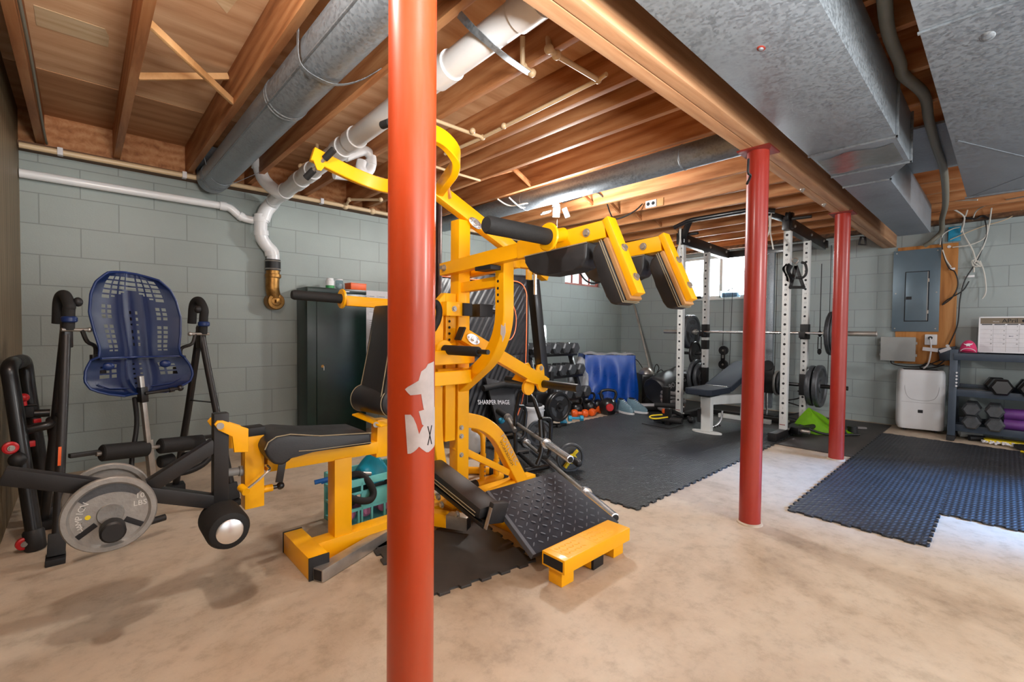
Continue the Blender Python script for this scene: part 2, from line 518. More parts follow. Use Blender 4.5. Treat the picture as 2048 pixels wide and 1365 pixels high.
def dup(root, loc, rz=0, label=None, group=None):
    def cp(o, parent):
        c = o.copy(); COL.objects.link(c); c.parent = parent
        for ch in [x for x in bpy.data.objects if x.parent == o]: cp(ch, c)
        return c
    r = cp(root, None)
    r.location = loc; r.rotation_euler = (0, 0, rz)
    if label: r['label'] = label
    if group: r['group'] = group
    return r

def text_verts(s, size):
    cu = bpy.data.curves.new('txt', 'FONT')
    cu.body = s; cu.size = size; cu.align_x = 'CENTER'; cu.align_y = 'CENTER'
    cu.resolution_u = 2
    o = bpy.data.objects.new('txt', cu)
    COL.objects.link(o)
    bpy.context.view_layer.update()
    me = o.to_mesh()
    vs = [v.co.copy() for v in me.vertices]; fs = [tuple(p.vertices) for p in me.polygons]
    o.to_mesh_clear()
    bpy.data.objects.remove(o); bpy.data.curves.remove(cu)
    return vs, fs

def add_text(mb, s, size, c, xd, yd, lift=.0012, sx=1.0):
    x = V(xd).normalized(); y = V(yd); y = (y - x * y.dot(x)).normalized(); n = x.cross(y)
    vs, fs = text_verts(s, size)
    mb._add([V(c) + x * v.x * sx + y * v.y + n * lift for v in vs], fs)
    return mb

# ================================================================== ROOM SHELL
W1, W2, WL = 4.72, 7.08, -0.31          # back wall (v), right wall (u), left wall (u)
ZJ, ZP = 2.355, 2.59                    # joist underside, subfloor underside
b = MB().bb((WL - .2, -3.6, -.12), (W2 + .2, W1 + .2, 0)); struct(b, 'floor', 'concrete')
b = MB().bb((WL - .2, -3.6, ZP), (W2 + .2, W1 + .2, ZP + .03)); ceil = struct(b, 'ceiling', 'ply')
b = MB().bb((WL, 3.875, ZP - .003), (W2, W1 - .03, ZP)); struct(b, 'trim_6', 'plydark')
# back wall with its small window opening
wa = (5.52, 6.42, 1.815, 2.22)
b = MB()
b.bb((WL - .2, W1, 0), (wa[0], W1 + .2, 2.31)); b.bb((wa[1], W1, 0), (W2 + .2, W1 + .2, 2.31))
b.bb((wa[0], W1, 0), (wa[1], W1 + .2, wa[2])); b.bb((wa[0], W1, wa[3]), (wa[1], W1 + .2, 2.31))
struct(b, 'wall_back', 'block_u')
wb = (2.36, 3.62, 1.60, 2.25)
b = MB()
b.bb((W2, -3.6, 0), (W2 + .2, wb[0], 2.31)); b.bb((W2, wb[1], 0), (W2 + .2, W1, 2.31))
b.bb((W2, wb[0], 0), (W2 + .2, wb[1], wb[2])); b.bb((W2, wb[0], wb[3]), (W2 + .2, wb[1], 2.31))
struct(b, 'wall_right', 'block_v')
b = MB().bb((WL - .1, -1.2, 0), (WL, W1, ZP)); struct(b, 'wall_left', 'panel_wall')
# sill plates and rim boards on top of the block walls
b = MB().bb((WL, W1 - .10, 2.31), (W2, W1 + .2, ZJ)); struct(b, 'trim_1', 'sill')
b = MB().bb((WL, W1 - .03, ZJ), (W2, W1 + .01, ZP)); struct(b, 'trim_2', 'joist')
b = MB().bb((W2 - .10, -3.6, 2.31), (W2 + .2, W1, ZJ)); struct(b, 'trim_3', 'sill')
b = MB().bb((W2 - .03, -3.6, ZJ), (W2 + .01, W1, ZP)); struct(b, 'trim_4', 'joist')
# windows
f = MB()
u0, u1, z0, z1 = wa
f.bb((u0, W1 + .03, z0), (u1, W1 + .08, z0 + .03)); f.bb((u0, W1 + .03, z1 - .03), (u1, W1 + .08, z1))
for u in (u0 + .015, .5 * (u0 + u1), u1 - .015): f.bb((u - .015, W1 + .03, z0), (u + .015, W1 + .08, z1))
f.bb((u0 + .22, W1 + .04, z0), (u0 + .232, W1 + .07, z1)); f.bb((u1 - .232, W1 + .04, z0), (u1 - .22, W1 + .07, z1))
w = struct(f, 'window_1', 'brickred'); w['label'] = 'small basement window with red steel sash'
MB().bb((u0, W1 + .055, z0), (u1, W1 + .06, z1)).build('pane', 'glass', w)
f = MB()
v0, v1, z0, z1 = wb
f.bb((W2 + .05, v0, z0), (W2 + .11, v1, z0 + .04)); f.bb((W2 + .05, v0, z1 - .04), (W2 + .11, v1, z1))
for v in (v0 + .02, 2.99, v1 - .02): f.bb((W2 + .05, v - .022, z0), (W2 + .11, v + .022, z1))
w = struct(f, 'window_2', 'winframe'); w['label'] = 'wide white sliding basement window'
MB().bb((W2 + .078, v0, z0), (W2 + .083, v1, z1)).build('pane', 'glass', w)
MB().bb((W2 - .03, v0 - .04, z0 - .03), (W2 + .05, v1 + .04, z0), .004).build('window_sill', 'whitepaint', w)
# outside the wide window: a timber deck stair and bright ground
g = MB().bb((W2 + .3, .5, 1.2), (W2 + 6, 6.5, 1.3)); struct(g, 'trim_5', 'deck')
rail = thing('deck_rail', 'pale weathered deck railing seen outside the wide window', 'railing', (W2 + 1.6, 3.0, 1.3))
MB().bar((W2 + 1.5, 2.0, 1.75), (W2 + 1.7, 4.3, 2.28), .10, .16).build('rail', 'deck', rail)
for k in range(3):
    v = 2.3 + k * .7
    MB().bb((W2 + 1.56, v, 1.3), (W2 + 1.64, v + .09, 1.82 + k * .16)).build('post', 'deck', rail)

# ---- joists, each its own board
JU = [-.20, .205, .66, 1.095, 1.575, 2.03, 2.205, 2.48, 2.93, 3.37, 3.825, 4.31, 4.74, 5.19, 5.63, 6.06, 6.50]
ords = ['dark joist closest to the brown left wall', 'second joist from the brown left wall, beside pale bracing sticks', 'third joist, along the left side of the fat round duct',
        'joist between the fat round duct and the white drain pipe', 'joist beside the white drain pipe with a cream water line tee on it',
        'joist carrying the long cream water line', 'joist close behind the cream water line, one of a narrow pair',
        'joist between the narrow pair and the slim duct', 'joist along the near side of the slim round duct', 'joist along the far side of the slim round duct, beside the lit lamp',
        'pale joist lit brightly just behind the lamp', 'pale joist with the outlet box', 'joist just behind the outlet box', 'joist over the near side of the white rack',
        'joist over the middle of the white rack', 'joist over the far side of the white rack', 'last joist, closest to the wide window wall']
for u, lb in zip(JU, ords):
    jw = .040 if u < 4 else .042
    o = MB().bb((u - jw / 2, -2.6, ZJ), (u + jw / 2, W1 - .03, ZP), .003).build('ceiling_joist', 'joist')
    tag(o, lb, 'joist', 'ceiling joists')
# main beam: two planks
bt = thing('support_beam', 'long built-up timber beam resting on the red steel columns', 'beam', (3.4, .981, 2.113))
MB().bb((WL, .983, 2.113), (W2, 1.045, ZJ), .004).build('plank', 'beam', bt)
MB().bb((WL, .917, 2.113), (W2, .979, ZJ), .004).build('plank', 'beam', bt)
for p in ((3.744, 1.013, 2.113), (4.299, 1.011, 2.113)):
    MB().cyl(p, V(p) - V((0, 0, .01)), .016).cyl(V(p) - V((0, 0, .008)), V(p) - V((0, 0, .022)), .009, seg=6).build('bolt', 'steel', bt)

# bridging sticks between joists
def stick(p, q, w=.035, h=.02, m='stick', label='', nm='bridging_stick'):
    o = MB().bar(p, q, w, h, (0, 1, 0)).build(nm, m)
    return tag(o, label, 'brace', 'bridging sticks between the joists')
stick((.226, 2.55, 2.40), (.639, 3.03, 2.375), label='pale bracing stick slanting down between the second and third joists')
stick((.226, 3.13, 2.40), (.639, 3.13, 2.555), label='level pale bracing stick behind the slanting one')
for (ua, ub, v, lb) in ((2.50, 2.91, 2.9, 'brown brace between joists just before the slim round duct'),
                     (3.392, 3.804, 2.9, 'V-shaped brown brace right behind the lit lamp'),
                     (3.846, 4.288, 2.9, 'brown brace crossing beside the dangling black cord'),
                     (4.332, 4.718, 2.9, 'brown brace left of the outlet box'),
                     (4.762, 5.168, 2.9, 'brown brace two joists beyond the outlet box'),
                     (5.212, 5.608, 2.9, 'small brown brace over the left post of the rack')):
    t = thing('cross_bridging', lb, 'brace', ((ua + ub) / 2, v, ZJ), 'bridging sticks between the joists')
    MB().bar((ua, v, ZP - .03), (ub, v, ZJ + .02), .038, .02, (0, 1, 0)).build('strut', 'joist', t)
    MB().bar((ua, v + .03, ZJ + .02), (ub, v + .03, ZP - .03), .038, .02, (0, 1, 0)).build('strut', 'joist', t)

# plywood patch faces
o = MB().prism([(-.15, 3.13, ZP - .0022), (.10, 3.13, ZP - .0022), (.118, 3.20, ZP - .0022), (.118, 3.32, ZP - .0022), (-.15, 3.33, ZP - .0022)], (0, 0, .0014)).build('plywood_patch', 'plylight', origin='base')
tag(o, 'pale patch in the plywood subfloor beside the second joist', 'patch', kind='structure')
o = MB().prism([(.40, 2.30, ZP - .0022), (.54, 2.36, ZP - .0022), (.52, 2.57, ZP - .0022), (.46, 2.50, ZP - .0022)], (0, 0, .0014)).build('plywood_patch', 'plylight', origin='base')
tag(o, 'pale patch in the plywood subfloor at the top of the view', 'patch', kind='structure')

# ---- red steel columns
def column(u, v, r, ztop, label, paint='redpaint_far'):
    t = thing('steel_column', label, 'column', (u, v, 0), 'red steel columns')
    MB().cyl((u, v, 0), (u, v, ztop - .008), r, seg=40).build('shaft', paint, t)
    MB().box((u, v, ztop - .004), (.17, .17, .008)).build('cap_plate', 'redpaintdark', t)
    m = MB(); prof = [(r + .012, 0), (r + .010, .006), (r + .001, .012)]
    m.lathe(prof, (u, v, 0), seg=40, cap=False).build('base_ring', 'concrete', t)
    return t
c1 = column(.585, .985, .0565, 2.113, 'nearest red steel column with torn white labels', 'redpaint')
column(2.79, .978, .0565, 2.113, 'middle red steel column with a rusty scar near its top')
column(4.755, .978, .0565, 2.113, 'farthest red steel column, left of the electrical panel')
# torn labels wrapped on the near column
def wrap_label(poly, name, r, mat, zoff=0, ctr=(.585, .985)):
    """poly: list of (angle deg, z); angle measured about the column axis."""
    m = MB()
    aa = [a for a, z in poly]; a0, a1 = min(aa), max(aa)
    n = 14
    def cut(a):
        zs = []
        for i in range(len(poly)):
            (x0, y0), (x1, y1) = poly[i], poly[(i + 1) % len(poly)]
            if (x0 - a) * (x1 - a) <= 0 and x0 != x1:
                zs.append(y0 + (y1 - y0) * (a - x0) / (x1 - x0))
        return (min(zs), max(zs)) if zs else None
    prev = None
    for i in range(n + 1):
        a = a0 + (a1 - a0) * i / n
        c = cut(min(max(a, a0 + .01), a1 - .01))
        if not c: continue
        ra = math.radians(a)
        cur = [m.bm.verts.new((ctr[0] + r * math.cos(ra), ctr[1] + r * math.sin(ra), z)) for z in c]
        if prev: m.bm.faces.new((prev[0], cur[0], cur[1], prev[1]))
        prev = cur
    return m
# column faces the camera around angle 239 deg; right edge in view is about 325 deg
wrap_label([(224.5, 0.958), (228.3, 0.962), (256.6, 0.978), (257.9, 0.996), (275.9, 1.007), (279.0, 1.015), (308.7, 1.021), (312.5, 0.891), (291.2, 0.89), (274.4, 0.901), (263.1, 0.921), (280.6, 0.941), (268.6, 0.946), (235.6, 0.944)], 'l', .0573, 'cardboard').build('torn_label', 'cardboard', c1, label='torn upper remnant of a white label')
wrap_label([(256.6, 0.906), (279.0, 0.91), (317.5, 0.908), (317.5, 0.872), (283.9, 0.865), (265.8, 0.872)], 'l', .0572, 'cardboard').build('torn_label', 'cardboard', c1, label='torn white label remnant')
wrap_label([(224.5, 0.899), (238.1, 0.899), (249.1, 0.885), (254.1, 0.86), (256.6, 0.849), (263.1, 0.865), (279.0, 0.88), (317.5, 0.885), (317.5, 0.815), (280.6, 0.804), (265.8, 0.815), (257.9, 0.823), (247.9, 0.813), (235.6, 0.807), (230.7, 0.808), (228.3, 0.851)], 'l', .0574, 'cardboard').build('torn_label', 'cardboard', c1, label='lower white label with a handwritten X')
m = MB()
for s in (1, -1):
    pts = []
    for k in range(6):
        a = math.radians(288 + (k / 5 - .5) * 14); z = .845 + s * (k / 5 - .5) * .045
        pts.append((.585 + .0579 * math.cos(a), .985 + .0579 * math.sin(a), z))
    m.tube(pts, .0012, 6)
m.build('handwritten_mark', 'ink', c1)
# rusty scar with hanging wire on the middle column
m = MB().tube([(2.480, 0.915, 1.974), (2.478, 0.915, 1.906), (2.512, 0.915, 1.896), (2.468, 0.915, 1.846)], .006, 8, sm=4)
m.build('rust_scar', 'blackwire', [o for o in bpy.data.objects if o.name == 'steel_column.001'][0])

# ---- ducts
t = thing('round_duct', 'fat galvanised round duct running between joists at upper left', 'duct', (.80, 3.0, 2.2))
RD = (.80, 2.30); rr = .105
m = MB().cyl((RD[0], 1.0, RD[1]), (RD[0], 4.40, RD[1]), rr, seg=36)
m.tube(smooth_path([(RD[0], 4.40, RD[1]), (RD[0], 4.52, RD[1] + .01), (RD[0] + .01, 4.60, RD[1] + .08), (RD[0] + .01, 4.60, RD[1] + .28)], 6), rr, 36)
m.build('pipe', 'galvdark', t)
for v in (2.60, 2.63, 4.38, 4.32, 1.35):
    MB().lathe([(rr, -.008), (rr + .004, -.003), (rr + .004, .003), (rr, .008)], (RD[0], v, RD[1]), (0, 1, 0), 36, cap=False).build('seam_ring', 'galv', t)
MB().bar((RD[0] - .09, 1.0, RD[1] - .056), (RD[0] - .09, 4.38, RD[1] - .056), .008, .012, (0, 1, 0)).build('lock_seam', 'galv', t)
def strap(pts, w, label):
    o = MB().rtube(smooth_path(pts, 6), .003, w, up=(0, 1, 0), c=.0005).build('hanger_strap', 'galv')
    return tag(o, label, 'strap')
strap([(.682, 2.08, 2.37), (.69, 2.08, 2.22), (.79, 2.08, 2.182), (.88, 2.09, 2.205), (.98, 2.1, 2.27), (1.07, 2.1, 2.353)], .022, 'galvanised strap under the middle of the fat round duct')
strap([(.685, 4.15, 2.37), (.72, 4.15, 2.235), (.80, 4.16, 2.188), (.88, 4.16, 2.22), (1.07, 4.16, 2.353)], .012, 'thin strap at the far end of the fat round duct')
t = thing('round_duct', 'slim galvanised round duct running above the lit lamp', 'duct', (3.15, 2.9, 2.25))
m = MB().cyl((3.15, 1.05, 2.335), (3.15, 4.6, 2.335), .088, seg=32).build('pipe', 'galvdark', t)
for v in (1.6, 3.2, 4.2):
    MB().lathe([(.088, -.006), (.091, -.002), (.091, .002), (.088, .006)], (3.15, v, 2.335), (0, 1, 0), 32, cap=False).build('seam_ring', 'galv', t)
# big trunk duct beside the beam
t = thing('trunk_duct', 'large rectangular galvanised trunk duct running beside the beam', 'duct', (2.0, .6, 2.07))
zb = 2.075
MB().bb((-.25, .40, zb), (3.44, .775, 2.345), .003).build('wide_section', 'galv', t)
m = MB()
A = [(3.44, .40, zb), (3.44, .775, zb), (3.44, .775, 2.345), (3.44, .40, 2.345)]
B = [(3.74, .53, zb), (3.74, .775, zb), (3.74, .775, 2.345), (3.74, .53, 2.345)]
m._add(A + B, [(0, 1, 2, 3), (7, 6, 5, 4), (0, 4, 5, 1), (1, 5, 6, 2), (2, 6, 7, 3), (3, 7, 4, 0)])
m.build('reducer', 'galv', t)
MB().bb((3.74, .53, zb), (6.05, .775, 2.345), .003).build('narrow_section', 'galvdark', t)
for u, va in ((.9, .40), (2.95, .40), (3.44, .40), (3.74, .53)):
    MB().bb((u - .006, va - .012, zb - .012), (u + .006, .775, zb), .002).build('drive_cleat', 'galv', t)
    MB().bb((u - .006, va - .012, zb - .012), (u + .006, va, 2.35), .002).build('drive_cleat', 'galv', t)
for p in ((1.721, 0.602, 2.075),):
    m = MB(); m.ball(p, (.020, .013, .003), 16, 6); m.build('sealant_smear', 'redpaintdark', t)
    MB().ball((p[0], p[1], p[2] - .002), (.012, .008, .004), 12, 6).build('plug', 'galv', t)
m = MB()
m.grid(lambda a, b: V((3.05 + .33 * a + .02 * math.sin(b * 9), .42 + .34 * b, 2.0735 - .004 * abs(math.sin(a * 17 + b * 5)))), 14, 18, .001)
m.build('foil_tape', 'chrome', t, label='crinkled foil tape at the reducer')
t = thing('return_duct', 'wide galvanised return duct at the upper right corner', 'duct', (3.0, -.2, 2.08))
MB().bb((.9, -.75, 2.09), (4.72, .222, 2.345), .003).build('box_section', 'galvdark', t)
MB().bb((2.02, -.75, 2.082), (2.032, .226, 2.09), .001).build('drive_cleat', 'galv', t)
MB().bb((4.70, -.75, 2.080), (4.725, .232, 2.09), .001).build('drive_cleat', 'galv', t)
MB().bar((4.7, -.4, 2.0895), (3.3, .2, 2.0895), .012, .003).bar((3.3, -.75, 2.0895), (4.7, .2, 2.0895), .012, .003).build('cross_break', 'galv', t)
MB().ball((2.216, 0.069, 2.090), (.035, .02, .006), 14, 6).build('plug', 'galv', t)
o = MB().bb((3.72, .235, 2.338), (4.75, .53, 2.354), .002).build('joist_pan', 'galvdark')
tag(o, 'flat sheet metal joist pan above the gap between the two trunk ducts', 'duct panel')

# ---- white drain pipes
PV = lambda v: V((1.19 + (v - 1.2) * .024, v, 2.262 - (v - 1.2) * .008))
t = thing('drain_pipe', 'thick white plastic drain pipe along the joists to the stack', 'pipe', (1.22, 2.8, 2.2))
MB().cyl(PV(1.16), PV(4.5), .058, seg=28).build('pipe', 'pvc', t)
for v, l in ((1.2, .06), (1.75, .06), (2.75, .05), (2.95, .05), (3.55, .07), (3.8, .07), (4.2, .06)):
    d = (PV(v + l) - PV(v - l))
    MB().cyl(PV(v - l), PV(v + l), .066, seg=28).build('coupling', 'pvc', t)
e = PV(4.5)
MB().tube([e, (1.275, 4.585, 2.22), (1.23, 4.60, 2.15), (1.20, 4.60, 2.06)], .060, 24, sm=6).build('elbow', 'pvc', t)
MB().tube([(1.188, 4.600, 2.105), (1.187, 4.600, 1.926), (1.233, 4.620, 1.845), (1.290, 4.630, 1.785), (1.294, 4.630, 1.693)], .054, 24, sm=5).build('offset', 'pvc', t)
for y, r in ((455, .060), (490, .062), (472, .060)):
    p = V((1.192, 4.600, 2.060)); q = V((1.191, 4.600, 1.926))
for a, c in (((1.188, 4.600, 2.078), (1.187, 4.600, 2.033)), ((1.187, 4.600, 1.961), (1.191, 4.600, 1.917)), ((1.282, 4.630, 1.793), (1.290, 4.630, 1.752))):
    MB().cyl(a, c, .061, seg=24).build('collar', 'pvc', t)
MB().tube([PV(4.15), (1.215, 4.200, 2.232), (1.129, 4.250, 2.315), (1.093, 4.270, 2.423), (1.093, 4.270, 2.567)], .052, 22, sm=6).build('wye_branch', 'pvc', t)
MB().cyl((1.093, 4.270, 2.411), (1.093, 4.270, 2.477), .06, seg=24).build('collar', 'pvc', t)
MB().cyl(PV(1.02), PV(1.16), .052, seg=24).build('open_hub', 'rubber', t)
MB().cyl(PV(.93), PV(1.05), .075, seg=24).build('metal_sleeve', 'galv', t)
strap([(1.111, 1.519, 2.352), (1.116, 1.428, 2.250), (1.206, 1.384, 2.185), (1.362, 1.458, 2.230), (1.611, 1.618, 2.345)], .03, 'wide grey strap slung under the white drain pipe')
# trap hanging behind the near column
t = thing('drain_trap', 'white plastic trap hanging left of the nearest red column', 'pipe', (1.5, 3.3, 2.1))
TR = [(1.363, 3.200, 2.297), (1.443, 3.200, 2.346), (1.511, 3.200, 2.379), (1.557, 3.200, 2.348), (1.554, 3.200, 2.267), (1.515, 3.200, 2.222), (1.481, 3.200, 2.249), (1.488, 3.200, 2.301)]
MB().tube(TR, .036, 18, sm=5).build('bend', 'pvc', t)
MB().cyl((1.554, 3.200, 2.318), (1.554, 3.200, 2.289), .043, seg=20).build('slip_nut', 'pvc', t)
MB().cyl((1.546, 3.300, 2.540), (1.546, 3.300, 2.709), .035, seg=18).build('riser', 'pvc', t)
MB().tube([(1.446, 3.600, 2.289), (1.616, 3.600, 2.309), (1.841, 3.600, 2.311)], .036, 18, sm=3).build('arm', 'pvc', t)
MB().cyl((1.797, 3.600, 2.314), (1.859, 3.600, 2.311), .044, seg=20).build('slip_nut', 'pvc', t)
# wall stack bottom: rubber coupling and brass cleanout
t = thing('cleanout_fitting', 'old brass cleanout elbow under the white stack on the block wall', 'pipe fitting', (1.293, 4.630, 1.348))
MB().cyl((1.294, 4.630, 1.716), (1.294, 4.630, 1.615), .064, seg=24).build('rubber_coupling', 'rubber', t)
m = MB()
for p in ((1.294, 4.630, 1.702), (1.294, 4.630, 1.629)): m.lathe([(.065, -.006), (.068, 0), (.065, .006)], p, (0, 0, 1), 24, cap=False)
m.build('hose_clamp', 'steel', t)
MB().tube([(1.294, 4.630, 1.624), (1.289, 4.630, 1.532), (1.289, 4.630, 1.440), (1.318, 4.660, 1.350)], .058, 22, sm=4).lathe([(.062, -.02), (.068, -.015), (.068, .012), (.06, .016)], (1.294, 4.630, 1.569), (0, 0, 1), 24).build('elbow', 'brass', t)
c = V((1.314, 4.600, 1.334))
MB().lathe([(.07, -.10), (.078, -.09), (.078, -.01), (.07, 0), (.045, .004), (.04, 0), (.02, .006)], c - V((0, 0, 0)), (.1, -1, 0), 28).build('cleanout_hub', 'brass', t)
MB().box(c + V((.0, -.016, 0)), (.03, .03, .03), .3, .003).build('plug', 'brass', t)
# slim white pipe on the wall
t = thing('waste_pipe', 'slim white waste pipe sloping along the top of the block wall', 'pipe', (.3, 4.66, 2.1))
p0, p1 = V((-.305, 4.655, 2.140)), V((0.918, 4.655, 2.140))
MB().cyl(p0, p1, .031, seg=20).build('pipe', 'pvc', t)
MB().tube([p1, (0.963, 4.650, 2.126), (1.032, 4.650, 2.073), (1.108, 4.640, 2.053), (1.167, 4.630, 2.057)], .033, 18, sm=5).build('elbow', 'pvc', t)
MB().cyl(p1 - V((.04, 0, 0)), p1 + V((.01, 0, 0)), .038, seg=20).build('collar', 'pvc', t)
MB().cyl((1.024, 4.650, 2.080), (1.055, 4.650, 2.064), .039, seg=20).build('collar', 'pvc', t)

# ---- cream water lines
def line(pts, r, label, fit=(), name='water_pipe', fil=.03):
    t = thing(name, label, 'pipe', tuple(V(pts[len(pts) // 2])))
    MB().tube(pts, r, 12, fil=fil).build('pipe', 'cpvc', t)
    for p in fit:
        MB().ball(p, (r * 1.7, r * 1.7, r * 1.7), 14, 8).build('fitting', 'cpvc', t)
    return t
zz = 2.337
line([(-.3, 4.59, 2.315), (1.2, 4.59, 2.325), (2.0, 4.59, 2.325), (6.0, 4.59, 2.325)], .020, 'long cream water line running along the top of the back wall',
     ((1.96, 4.59, 2.325), (2.25, 4.59, 2.325)))
line([(1.96, 4.59, 2.325), (1.94, 4.45, 2.36), (2.12, 4.15, 2.335)], .013, 'short cream branch rising from the wall water line', ((1.94, 4.45, 2.36), (2.12, 4.15, 2.335)))
line([(1.867, 1.351, 2.337), (1.881, 1.411, 2.337), (1.907, 2.343, 2.337), (1.895, 2.748, 2.337)], .011, 'long cream water line along the joist toward the near column', ((1.881, 1.411, 2.337), (1.907, 2.343, 2.337), (1.800, 2.311, 2.337), (1.893, 2.121, 2.337)), fil=.005)
line([(1.577, 1.469, 2.450), (1.529, 1.418, 2.345), (1.586, 1.417, 2.337), (1.881, 1.411, 2.337)], .013, 'cream water line crossing the joists below the metal sleeve', ((1.529, 1.418, 2.345), (1.581, 1.419, 2.340)), fil=.01)
line([(1.498, 1.555, 2.450), (1.537, 1.594, 2.345), (1.611, 1.597, 2.337)], .012, 'short cream drop pipe right of the grey strap', ((1.546, 1.597, 2.345), (1.605, 1.598, 2.340)), fil=.01)
line([(1.907, 2.343, 2.337), (1.611, 2.348, 2.337), (1.380, 2.351, 2.337)], .011, 'cream water line crossing the joists right of the near column', (), fil=.01)
line([(2.446, 3.035, 2.340), (2.166, 3.035, 2.340), (1.945, 3.018, 2.340)], .010, 'thin cream water line low beside the yellow lever', (), fil=.01)
line([(1.335, 3.650, 2.500), (1.298, 3.548, 2.350), (1.204, 3.633, 2.300)], .012, 'short cream elbow pipe above the yellow lever tip', ((1.298, 3.548, 2.350), (1.209, 3.628, 2.300)), fil=.01)
o = MB().cyl((2.32, 3.45, 0), (2.32, 3.45, ZJ), .028, seg=20).build('iron_riser', 'ironpipe')
tag(o, 'brown iron riser pipe hidden close behind the nearest red column', 'pipe')

# ---- service cable to the panel
cab = [(2.039, 0.323, 2.320), (2.388, 0.358, 2.320), (2.712, 0.360, 2.320), (2.853, 0.366, 2.320), (3.168, 0.320, 2.320), (3.558, 0.335, 2.320), (4.082, 0.345, 2.320), (4.795, 0.355, 2.320), (5.9, .42, 2.31), (6.7, .50, 2.31), (6.95, .52, 2.22), (6.97, .60, 2.13), (7.0, .66, 2.09)]
o = MB().tube(smooth_path(cab, 6), .024, 12).build('service_cable', 'cablegrey')
tag(o, 'thick grey service cable snaking along the ceiling to the electrical panel', 'cable')

# ================================================================== FLOOR MATS
def edge_pts(p, q, pitch, amp, tooth=True):
    p, q = V(p), V(q)
    d = q - p; L = d.length; d.normalize()
    n = V((d.y, -d.x, 0))
    cx, cy = abs(d.x) > .5, abs(d.y) > .5
    if not tooth: return [p]
    k = max(2, round(L / pitch))
    st = L / k
    # offset sign must not depend on direction of travel so that shared edges fit
    sgn = 1 if (d.x + d.y * .999) > 0 else -1
    out = [p]
    for i in range(k):
        j = i if sgn > 0 else k - 1 - i
        o = n * amp * sgn * (1 if j % 2 == 0 else -1)
        a, b = p + d * (st * i), p + d * (st * (i + 1))
        f = .18 * st if (j % 2 == 0) == (sgn > 0) else -.0 * st
        out += [a + o, b + o] if i not in (0, k - 1) else ([a + d * st * .3 + o, b + o] if i == 0 else [a + o, b - d * st * .3 + o])
    return out
def mat_tile(u0, v0, u1, v1, mat, label, group, name='puzzle_mat', z=0.0, th=.011, pitch=.045, amp=.009, sides='SENW', rz=0, c=None):
    pts = []
    cs = [V((u0, v0, 0)), V((u1, v0, 0)), V((u1, v1, 0)), V((u0, v1, 0))]
    for i, s in enumerate('SENW'):
        pts += edge_pts(cs[i], cs[(i + 1) % 4], pitch, amp, s in sides)
    if rz:
        R = Matrix.Rotation(rz, 3, 'Z'); cc = V(c)
        pts = [cc + R @ (p - cc) for p in pts]
    o = MB().prism([p + V((0, 0, z)) for p in pts], (0, 0, th), .0022).build(name, mat)
    return tag(o, label, 'floor mat', group)
T = .64
nm_u = ['first', 'second', 'third', 'fourth', 'fifth']
nm_v = ['along the bare floor edge', 'middle row', 'along the kettlebell side']
for i in range(5):
    for j in range(3):
        mat_tile(2.455 + T * i, 1.51 + T * j, 2.455 + T * (i + 1), 1.51 + T * (j + 1), 'matblack',
                 'black puzzle mat tile, %s from the yellow machine, %s' % (nm_u[i], nm_v[j]), 'main gym floor tiles')
lab = {0: 'at the open end', 1: 'second from the open end', 2: 'third from the open end', 3: 'fourth from the open end', 4: 'in front of the dehumidifier'}
for i in range(5):
    mat_tile(3.155 + T * i, .25, 3.155 + T * (i + 1), .25 + T, 'matblue', 'dark ribbed mat tile along the red columns, %s' % lab[i], 'ribbed mat tiles')
for i in range(4):
    for j in range(2):
        mat_tile(3.795 + T * i, .25 - T * (j + 1), 3.795 + T * (i + 1), .25 - T * j, 'matblue',
                 'bluish ribbed mat tile, %s, %s' % (['nearest the viewer', 'second toward the shelf', 'third toward the shelf', 'in front of the dumbbell shelf'][i], ['inner row', 'outer row'][j]), 'ribbed mat tiles')
o = MB().bb((5.655, 1.51, 0), (6.95, 3.43, .009), .003).build('rubber_sheet', 'matflat'); tag(o, 'flat black rubber sheet under the white rack', 'floor mat')
o = MB().bb((4.93, .895, 0), (6.95, 1.505, .010), .003).build('rubber_sheet', 'matflat'); tag(o, 'flat black rubber sheet behind the farthest red column', 'floor mat')
mat_tile(1.00, 1.53, 1.60, 2.09, 'matflat', 'scuffed black puzzle mat tile under the yellow machine', None, z=.0, pitch=.05, amp=.011, rz=-.16, c=(1.3, 1.8, 0))
o = mat_tile(.97, 2.10, 1.25, 2.12 + .10, 'matflat', 'scrap of black mat beside the yellow base beam', None, name='mat_scrap', pitch=.05, sides='SEW')

o = MB().tube(smooth_path([(-.172, 1.2, 2.38), (-.170, 2.2, 2.375), (-.166, 3.2, 2.38), (-.170, 4.2, 2.372), (-.168, 4.62, 2.365)], 6), .007, 8).build('joist_cable', 'cablegrey')
tag(o, 'pale cable stapled along the dark joist by the brown wall', 'cable')
for k, (u, z) in enumerate(((-.10, 2.318), (.62, 2.322), (1.72, 2.325))):
    o = MB().box((u, 4.585, z), (.03, .052, .052), 0, .004).build('pipe_clip', 'paper')
    tag(o, ['white clip on the wall water line by the brown wall', 'white clip on the wall water line under the third joist', 'white clip on the wall water line right of the white stack'][k], 'pipe clip', 'clips on the wall water line')

# ================================================================== YELLOW LEVER GYM
gym = thing('lever_gym', 'large yellow plate-loaded lever gym with black pads in the middle of the room', 'gym machine', (1.63, 2.2, 0))
Vc = 2.2; Uc = 1.63
G = lambda m, name, mat='yellow', parent=gym, label=None: m.build(name, mat, parent, label)
